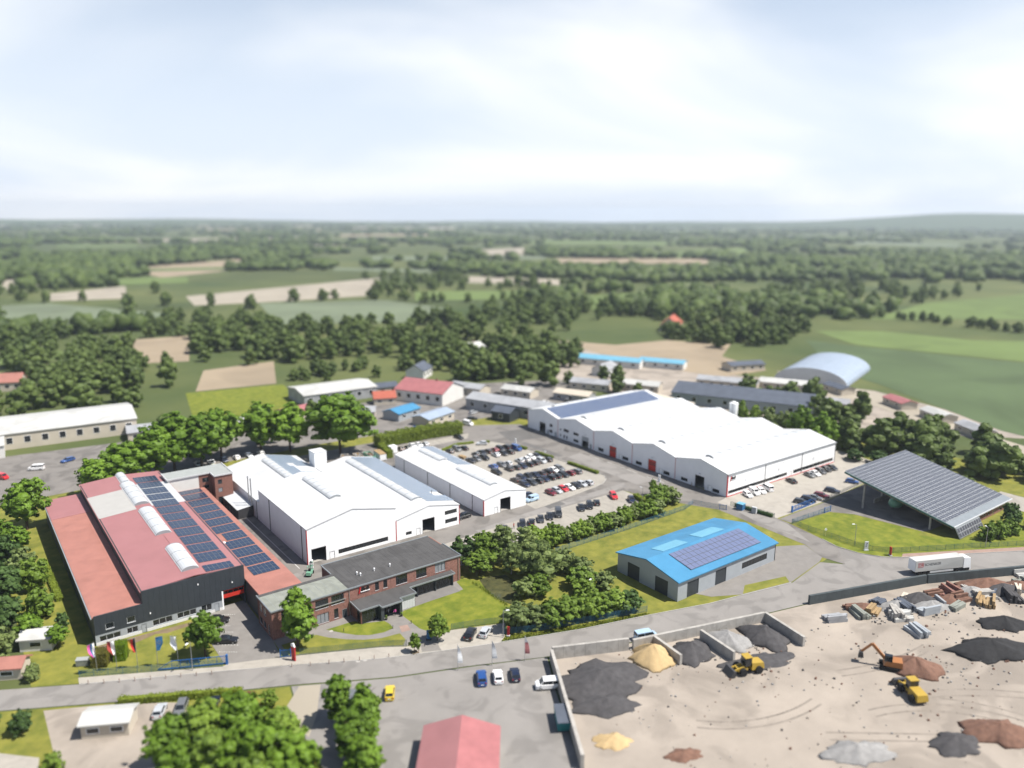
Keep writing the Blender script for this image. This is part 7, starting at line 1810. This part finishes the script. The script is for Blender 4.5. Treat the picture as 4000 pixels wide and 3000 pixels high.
machine('small yellow wheel loader at the foot of the dark grey heap', 116.6, 80.4, 160, 'yellow_paint', False)

# foreground trees and gardens
for k, (x, y, h, r) in enumerate([(20.4, 117.0, 9.5, 4.2), (25.4, 116.2, 11, 4.8), (30.6, 114.4, 11, 4.6), (24.2, 108.6, 10.5, 4.6), (30.0, 106.6, 11, 5), (35.4, 109.4, 9, 4.0), (34.4, 101.6, 10, 4.6), (27.6, 100, 10, 4.6), (20, 110, 9, 4)]):
    tree('fresh' if k % 2 else 'broad', k % 5, x, y, h, r, 'large leafy tree, %s of the clump at the lower edge south of the road' % ORD[k], 'garden trees south of the road')
for k, (x, y, h, r) in enumerate([(46.6, 112.6, 9.5, 3.4), (48.4, 106.4, 10.5, 3.8), (44.6, 102.6, 9.5, 3.8), (44, 96, 9, 3.6)]):
    tree('tall', k % 2, x, y, h, r, 'slender leafy tree, %s from the top, right of the white garden path' % ORD[k], 'garden trees right of the white path')
for k, (x, y, h, r) in enumerate([(2.4, 141.4, 4.5, 2.2), (-2, 146, 3.6, 2.2), (5.4, 128, 3.4, 1.8), (38.8, 124.4, 3.0, 1.6), (53, 112, 2.8, 1.6)]):
    tree('dark' if k < 2 else 'shrub', k % 3, x, y, h, r, ['dark shrub on the round lawn at the lower left', 'dark shrub left of the round lawn', 'green bush beside the sand yard', 'green bush above the tree clump', 'green bush on the grey yard edge'][k], 'garden shrubs south of the road', name='shrub')
for k, (x, y, h, r) in enumerate([(5.6, 216, 9, 4.2), (9.2, 226, 7, 3.2), (9.6, 200, 8, 3.8), (4.2, 196, 9, 4.4), (5, 233, 8, 4.0), (9.6, 184, 7, 3.4), (3.4, 182, 8, 4), (10.8, 168.5, 5, 2.4), (-1, 208, 9, 4.6)]):
    tree(['dark', 'broad', 'shrub'][k % 3], k % 3, x, y, h, r, 'leafy garden tree, %s of the row left of the red factory' % ORD[k], 'garden trees left of the red factory', name='tree')
hedge('hedge along the gardens south of the road', [(17, 140.8), (36, 130.6)], 1.0, 1.3, dens=30, size=.3)

for k, (x, y, h, r) in enumerate([(1.5, 222, 9, 4.4), (8.2, 209, 8, 3.6), (-2, 190, 10, 5), (6.6, 174.6, 6, 2.8), (1.0, 171, 7, 3.4), (-4, 178, 9, 4.4), (-3, 165.5, 5, 2.6), (5.4, 158.6, 3.4, 1.8), (12.6, 176, 4, 1.8)]):
    tree(['broad', 'olive', 'dark'][k % 3], k % 3, x, y, h, r, 'bushy tree, %s of the thicket at the left picture edge' % ORD[k], 'thicket at the left edge', name='tree')

# ------------------------------------------------------------------ fields and woods beyond
for nm, m, poly in [
    ('field', 'soil_field', [(100, 587), (143, 582), (116, 479), (90, 489)]), ('field', 'crop_grey', [(254, 760), (369, 717), (384, 623), (326, 545), (216, 605)]),
    ('field', 'soil_pale', [(96, 980), (185, 1035), (158, 880), (91, 899)]), ('field', 'soil_pale', [(213, 870), (303, 904), (498, 978), (380, 765), (288, 764), (197, 776)]),
    ('field', 'soil_field', [(247, 1371), (483, 1534), (411, 1263), (251, 1144)]), ('field', 'crop_grey', [(47, 880), (88, 873), (172, 708), (35, 687)]),
    ('field', 'crop_bright', [(26, 562), (57, 571), (68, 533), (24, 527)]), ('field', 'soil_field', [(115, 445), (157, 450), (136, 388), (97, 393)]),
    ('field', 'soil_pale', [(69, 1220), (118, 1233), (102, 1077), (59, 1070)]), ('field', 'soil_pale', [(1101, 1629), (1286, 1680), (1067, 1377), (915, 1338)]),
    ('field', 'crop_bright', [(1379, 1310), (1826, 1351), (1496, 1106), (1192, 1119)]), ('field', 'crop_bright', [(556, 634), (661, 625), (576, 538), (480, 534)]),
    ('field', 'crop_bright', [(638, 345), (806, 379), (1191, 335), (1300, 230), (810, 180), (747, 268), (677, 317)]), ('field', 'crop_bright', [(537, 333), (578, 304), (588, 242), (658, 180), (700, 120), (537, 144), (519, 212), (501, 279)]),
    ('field', 'crop_dark', [(491, 311), (496, 276), (514, 210), (532, 142), (640, 60), (330, 40), (345, 126), (391, 203), (406, 238)]), ('bare_ground', 'soil_field', [(346, 413), (366, 374), (410, 368), (432, 330), (390, 304), (375, 260), (338, 263), (330, 309), (334, 354)]),
    ('track', 'soil_pale', [(380, 257), (363, 223), (370, 191), (349, 146), (331, 119), (310, 60), (296, 62), (319, 121), (331, 150), (347, 190), (333, 218)])]:
    FZ = globals().setdefault('FZ', [-.055]); FZ[0] += .003
    sheet(nm, poly, FZ[0] + .03, m)
FIELDS = [[(100, 587), (143, 582), (116, 479), (90, 489)], [(254, 760), (369, 717), (384, 623), (326, 545), (216, 605)], [(96, 980), (185, 1035), (158, 880), (91, 899)], [(213, 870), (303, 904), (498, 978), (380, 765), (288, 764), (197, 776)],
          [(247, 1371), (483, 1534), (411, 1263), (251, 1144)], [(47, 880), (88, 873), (172, 708), (35, 687)], [(26, 562), (57, 571), (68, 533), (24, 527)], [(69, 1220), (118, 1233), (102, 1077), (59, 1070)], [(1101, 1629), (1286, 1680), (1067, 1377), (915, 1338)],
          [(1379, 1310), (1826, 1351), (1496, 1106), (1192, 1119)], [(556, 634), (661, 625), (576, 538), (480, 534)], [(638, 345), (806, 379), (1191, 335), (1300, 230), (810, 180), (747, 268), (677, 317)], [(537, 333), (578, 304), (588, 242), (658, 180), (1000, 60), (640, 60), (330, 40), (391, 203), (406, 238), (491, 311)]]
rf_ = random.Random(17)
for k in range(46):                                                   # strips of farmland between the far woods
    r = 820 * (1.055 ** k) ; a0 = HEAD + R(rf_.uniform(-34, 34)); da = R(rf_.uniform(2.2, 6.5)); dr = r * rf_.uniform(.05, .12)
    sk = rf_.uniform(-.06, .06) * r
    poly = [(r * math.cos(a0 - da), r * math.sin(a0 - da)), ((r + sk) * math.cos(a0 + da), (r + sk) * math.sin(a0 + da)), ((r + sk + dr) * math.cos(a0 + da), (r + sk + dr) * math.sin(a0 + da)), ((r + dr) * math.cos(a0 - da), (r + dr) * math.sin(a0 - da))]
    if any(inside(p, f) for p in poly for f in FIELDS): continue
    sheet('field', poly, .03 + k * .004, ['crop_bright', 'soil_field', 'crop_grey', 'soil_pale', 'crop_green'][k % 5]); FIELDS.append(poly)
HOUSES = [(q.location.x, q.location.y) for q in COL.objects if q.get('category') in ('house', 'building', 'shed') and q.location.y > 230]
far_mesh = []
for v in range(5):                                                    # crown and trunk joined: too small in the picture to show parts
    ck, tk = tree_kind(('far', v))
    vs = [tuple(a.co) for a in ck.vertices] + [tuple(a.co) for a in tk.vertices]; n0 = len(ck.vertices)
    fs = [tuple(p.vertices) for p in ck.polygons] + [tuple(n0 + i for i in p.vertices) for p in tk.polygons]
    me = bpy.data.meshes.new('tree'); me.from_pydata(vs, [], fs); me.materials.append(M['leaf_far']); me.materials.append(M['bark'])
    me.polygons.foreach_set('material_index', [0] * len(ck.polygons) + [1] * len(tk.polygons)); me.update(); far_mesh.append(me)
def wood(poly, n, label, group, hmin=11, hmax=17, seed=0):
    rr = random.Random(seed + n); xs = [p[0] for p in poly]; ys = [p[1] for p in poly]; c = tries = 0; pts = []
    while c < n and tries < 20000:
        tries += 1
        x, y = rr.uniform(min(xs), max(xs)), rr.uniform(min(ys), max(ys))
        if not inside((x, y), poly) or any(math.hypot(x - a, y - b) < 5.0 for a, b in pts) or any(math.hypot(x - a, y - b) < 15 for a, b in HOUSES): continue
        pts.append((x, y)); c += 1; h = rr.uniform(hmin, hmax); s = h * rr.uniform(.85, 1.25)
        tag(link_mesh('tree', far_mesh[rr.randrange(5)], None, (x, y, -.06), rr.uniform(0, 6.28), (s, s, h)), label, 'tree', group)
wood([(24, 470), (30, 600), (64, 610), (84, 590), (86, 503), (114, 448), (84, 408), (44, 420)], 44, 'leafy tree in the woodland left, beyond the white storage hall', 'woodland on the left', 9, 14)
wood([(118, 476), (150, 600), (205, 590), (262, 520), (222, 440), (160, 432)], 44, 'leafy tree in the woodland behind the grey hall and tan field', 'woodland behind the grey hall', 10, 15)
wood([(222, 470), (285, 470), (330, 372), (300, 332), (246, 330), (226, 400)], 40, 'leafy tree in the woodland behind the pink roofed house', 'woodland behind the pink roofed house', 9, 14)
wood([(300, 535), (430, 585), (500, 520), (395, 470)], 38, 'leafy tree in the dark wood behind the small white house', 'dark wood in the middle', 11, 16)
wood([(425, 392), (445, 370), (470, 322), (440, 312), (415, 345)], 14, 'leafy tree in front of the red tiled farmhouse', 'trees at the farmhouse', 9, 14)
wood([(470, 365), (512, 352), (526, 326), (490, 322)], 8, 'leafy tree right of the red tiled farmhouse', 'trees right of the farmhouse', 10, 15)
wood([(652, 373), (668, 330), (672, 292), (664, 230), (650, 232), (652, 300)], 18, 'leafy tree in the hedgerow between the two bright green fields', 'hedgerow on the right fields', 6, 9)
wood([(258, 300), (276, 292), (284, 262), (268, 256)], 7, 'leafy tree between the pale house and the dark solar roof', 'trees by the dark solar roof', 7, 11)
wood([(455, 470), (560, 520), (640, 440), (560, 400), (500, 420)], 34, 'leafy tree in the wood behind the farmhouse', 'wood behind the farmhouse', 11, 16)
wood([(22, 640), (160, 690), (230, 640), (200, 610), (60, 615)], 26, 'leafy tree in the hedgerow behind the left woodland', 'hedgerow behind the left woodland', 8, 12)
wood([(130, 400), (200, 420), (215, 380), (175, 365), (140, 390)], 14, 'leafy tree between the green lawn and the woodland', 'trees beside the rear lawn', 6, 10)

def near_woods(name, label, polys, seed, hmin=9, hmax=14):
    """The trees past the first few hundred, joined into one mass."""
    rr = random.Random(seed); V, F = [], []; k = 0
    src = [(np.array([tuple(a.co) for a in m.vertices]), [tuple(p.vertices) for p in m.polygons]) for m in LOW]
    for poly, n in polys:
        xs = [p[0] for p in poly]; ys = [p[1] for p in poly]; c = tries = 0
        while c < n and tries < 30000:
            tries += 1
            x, y = rr.uniform(min(xs), max(xs)), rr.uniform(min(ys), max(ys))
            if not inside((x, y), poly) or any(math.hypot(x - a, y - b) < 15 for a, b in HOUSES) or any(inside((x, y), f) for f in FIELDS): continue
            c += 1; h = rr.uniform(hmin, hmax); s = h * rr.uniform(.9, 1.3); a = rr.uniform(0, 6.28); v, f = src[rr.randrange(len(src))]
            R2 = np.array([[math.cos(a) * s, -math.sin(a) * s, 0], [math.sin(a) * s, math.cos(a) * s, 0], [0, 0, h]])
            V.append(v @ R2.T + np.array([x, y, -.06])); F += [tuple(q + k for q in p) for p in f]; k += len(v)
    o = bpy.data.objects.new(name, mesh_np(name, np.concatenate(V), F, 'leaf_far')); COL.objects.link(o)
    tag(o, label, 'woodland', kind='stuff')
LOW = []
for v in range(3):
    a_, f_ = leaf_cloud(v + 70, lobes_round(v + 80, 9, .46, 1, .1), 320, .17, 'leaf_far', core=.86); LOW.append(mesh_np('crown', a_, f_, 'leaf_far'))
def far_woods(name, label, n, r0, r1, thr, size, seed, jitter=.28, spread=R(46)):
    """A far-off wood that reads as one mass: thousands of small crowns in one mesh."""
    rg = np.random.default_rng(seed)
    t = (1 + 5 ** .5) / 2
    ico = np.array([(-1, t, 0), (1, t, 0), (-1, -t, 0), (1, -t, 0), (0, -1, t), (0, 1, t), (0, -1, -t), (0, 1, -t), (t, 0, -1), (t, 0, 1), (-t, 0, -1), (-t, 0, 1)], float); ico /= np.linalg.norm(ico[0])
    fi = [(0, 11, 5), (0, 5, 1), (0, 1, 7), (0, 7, 10), (0, 10, 11), (1, 5, 9), (5, 11, 4), (11, 10, 2), (10, 7, 6), (7, 1, 8), (3, 9, 4), (3, 4, 2), (3, 2, 6), (3, 6, 8), (3, 8, 9), (4, 9, 5), (2, 4, 11), (6, 2, 10), (8, 6, 7), (9, 8, 1)]
    # one subdivision for rounder crowns
    V = [tuple(v) for v in ico]; F2 = []; cache = {}
    def mid(a, b):
        k = (min(a, b), max(a, b))
        if k not in cache:
            m = np.array(V[a]) + np.array(V[b]); m /= np.linalg.norm(m); cache[k] = len(V); V.append(tuple(m))
        return cache[k]
    for a, b, c in fi:
        x, y, z = mid(a, b), mid(b, c), mid(c, a); F2 += [(a, x, z), (b, y, x), (c, z, y), (x, y, z)]
    ico = np.array(V); fi = np.array(F2)
    ph = rg.uniform(0, 6.28, 8)
    def dens(x, y):
        s = 0
        for k, (fx, fy) in enumerate(((.004, .006), (.009, -.003), (-.0017, .0075), (.013, .011))):
            s = s + np.sin(fx * x + fy * y + ph[k])
        return s / 4
    pts = []
    while len(pts) < n:
        q = 4000
        a = HEAD + rg.uniform(-spread, spread, q); u = rg.random(q); r = np.sqrt(r0 ** 2 + (r1 ** 2 - r0 ** 2) * u) if r1 / r0 < 3 else r0 * (r1 / r0) ** u
        x, y = r * np.cos(a), r * np.sin(a); ok = dens(x, y) + rg.normal(scale=.12, size=q) > thr
        for X, Y in zip(x[ok], y[ok]):
            if any(inside((X, Y), f) for f in FIELDS): continue
            pts.append((X, Y))
            if len(pts) >= n: break
    P = np.array(pts); rr_ = np.hypot(P[:, 0], P[:, 1])
    S = size * (rr_ / r0) ** .35 * rg.uniform(.7, 1.3, n); Hh = rg.uniform(9, 15, n)
    noise = 1 + rg.normal(scale=jitter, size=(n, len(ico), 1))
    v = ico[None] * noise * np.stack([S, S, Hh * .52], 1)[:, None, :]
    v += np.stack([P[:, 0], P[:, 1], Hh * .5], 1)[:, None, :]
    f = (fi[None] + (np.arange(n) * len(ico))[:, None, None]).reshape(-1, 3)
    me = bpy.data.meshes.new(name)
    me.vertices.add(n * len(ico)); me.vertices.foreach_set('co', v.reshape(-1))
    me.loops.add(f.size); me.loops.foreach_set('vertex_index', f.reshape(-1)); me.polygons.add(len(f)); me.polygons.foreach_set('loop_start', np.arange(0, f.size, 3)); me.polygons.foreach_set('loop_total', np.full(len(f), 3))
    me.materials.append(M['leaf_far']); me.update(calc_edges=True); me.validate()
    o = bpy.data.objects.new(name, me); COL.objects.link(o)
    tag(o, label, 'woodland', kind='stuff')
near_woods('woodland', 'scattered trees and copses between the buildings and fields behind the works',
           [([(20, 400), (20, 640), (120, 640), (150, 600), (118, 440), (84, 400)], 36), ([(140, 440), (160, 610), (250, 620), (300, 530), (230, 430)], 40), ([(205, 400), (240, 480), (310, 480), (340, 420), (300, 330), (240, 320)], 60),
            ([(300, 480), (330, 540), (480, 620), (640, 520), (640, 400), (560, 380), (480, 400), (430, 420), (360, 430)], 80), ([(410, 300), (430, 420), (520, 400), (540, 340), (480, 312)], 30), ([(640, 380), (660, 500), (900, 560), (1000, 400), (820, 384)], 70),
            ([(10, 650), (30, 1000), (90, 1060), (260, 840), (210, 620)], 30), ([(270, 770), (420, 620), (600, 640), (700, 900), (500, 1000)], 90), ([(290, 165), (302, 150), (330, 175), (345, 215), (322, 255), (305, 250)], 12), ([(262, 150), (300, 160), (310, 100), (290, 80), (270, 110)], 26),
            ([(0, 372), (70, 372), (80, 400), (0, 410)], 14), ([(60, 285), (125, 280), (128, 318), (64, 316)], 8), ([(205, 330), (250, 300), (262, 320), (230, 350)], 12)], 44)
far_woods('woodland', 'patchy green woods and hedgerows in the middle distance', 1900, 640, 1600, .26, 7.0, 21)
far_woods('woodland', 'wide hazy woods reaching to the horizon', 4600, 1600, 8200, .12, 11.0, 22)

# ------------------------------------------------------------------ summer haze
mb = MB(); mb.box(-9600, -9600, -1.2, 9600, 9600, 190)
hz_m = bpy.data.materials.new('haze'); hz_m.use_nodes = True
ht = hz_m.node_tree; ht.nodes.clear()
pvn = N(ht, 'ShaderNodeVolumePrincipled'); pvn.inputs['Color'].default_value = (.78, .88, 1.0, 1); pvn.inputs['Density'].default_value = 9.5e-5; pvn.inputs['Anisotropy'].default_value = .2
ho = N(ht, 'ShaderNodeOutputMaterial'); ht.links.new(pvn.outputs[0], ho.inputs['Volume'])
M['haze'] = hz_m
tag(mb.build('haze', 'haze'), 'pale summer haze over the land', 'haze', kind='stuff')
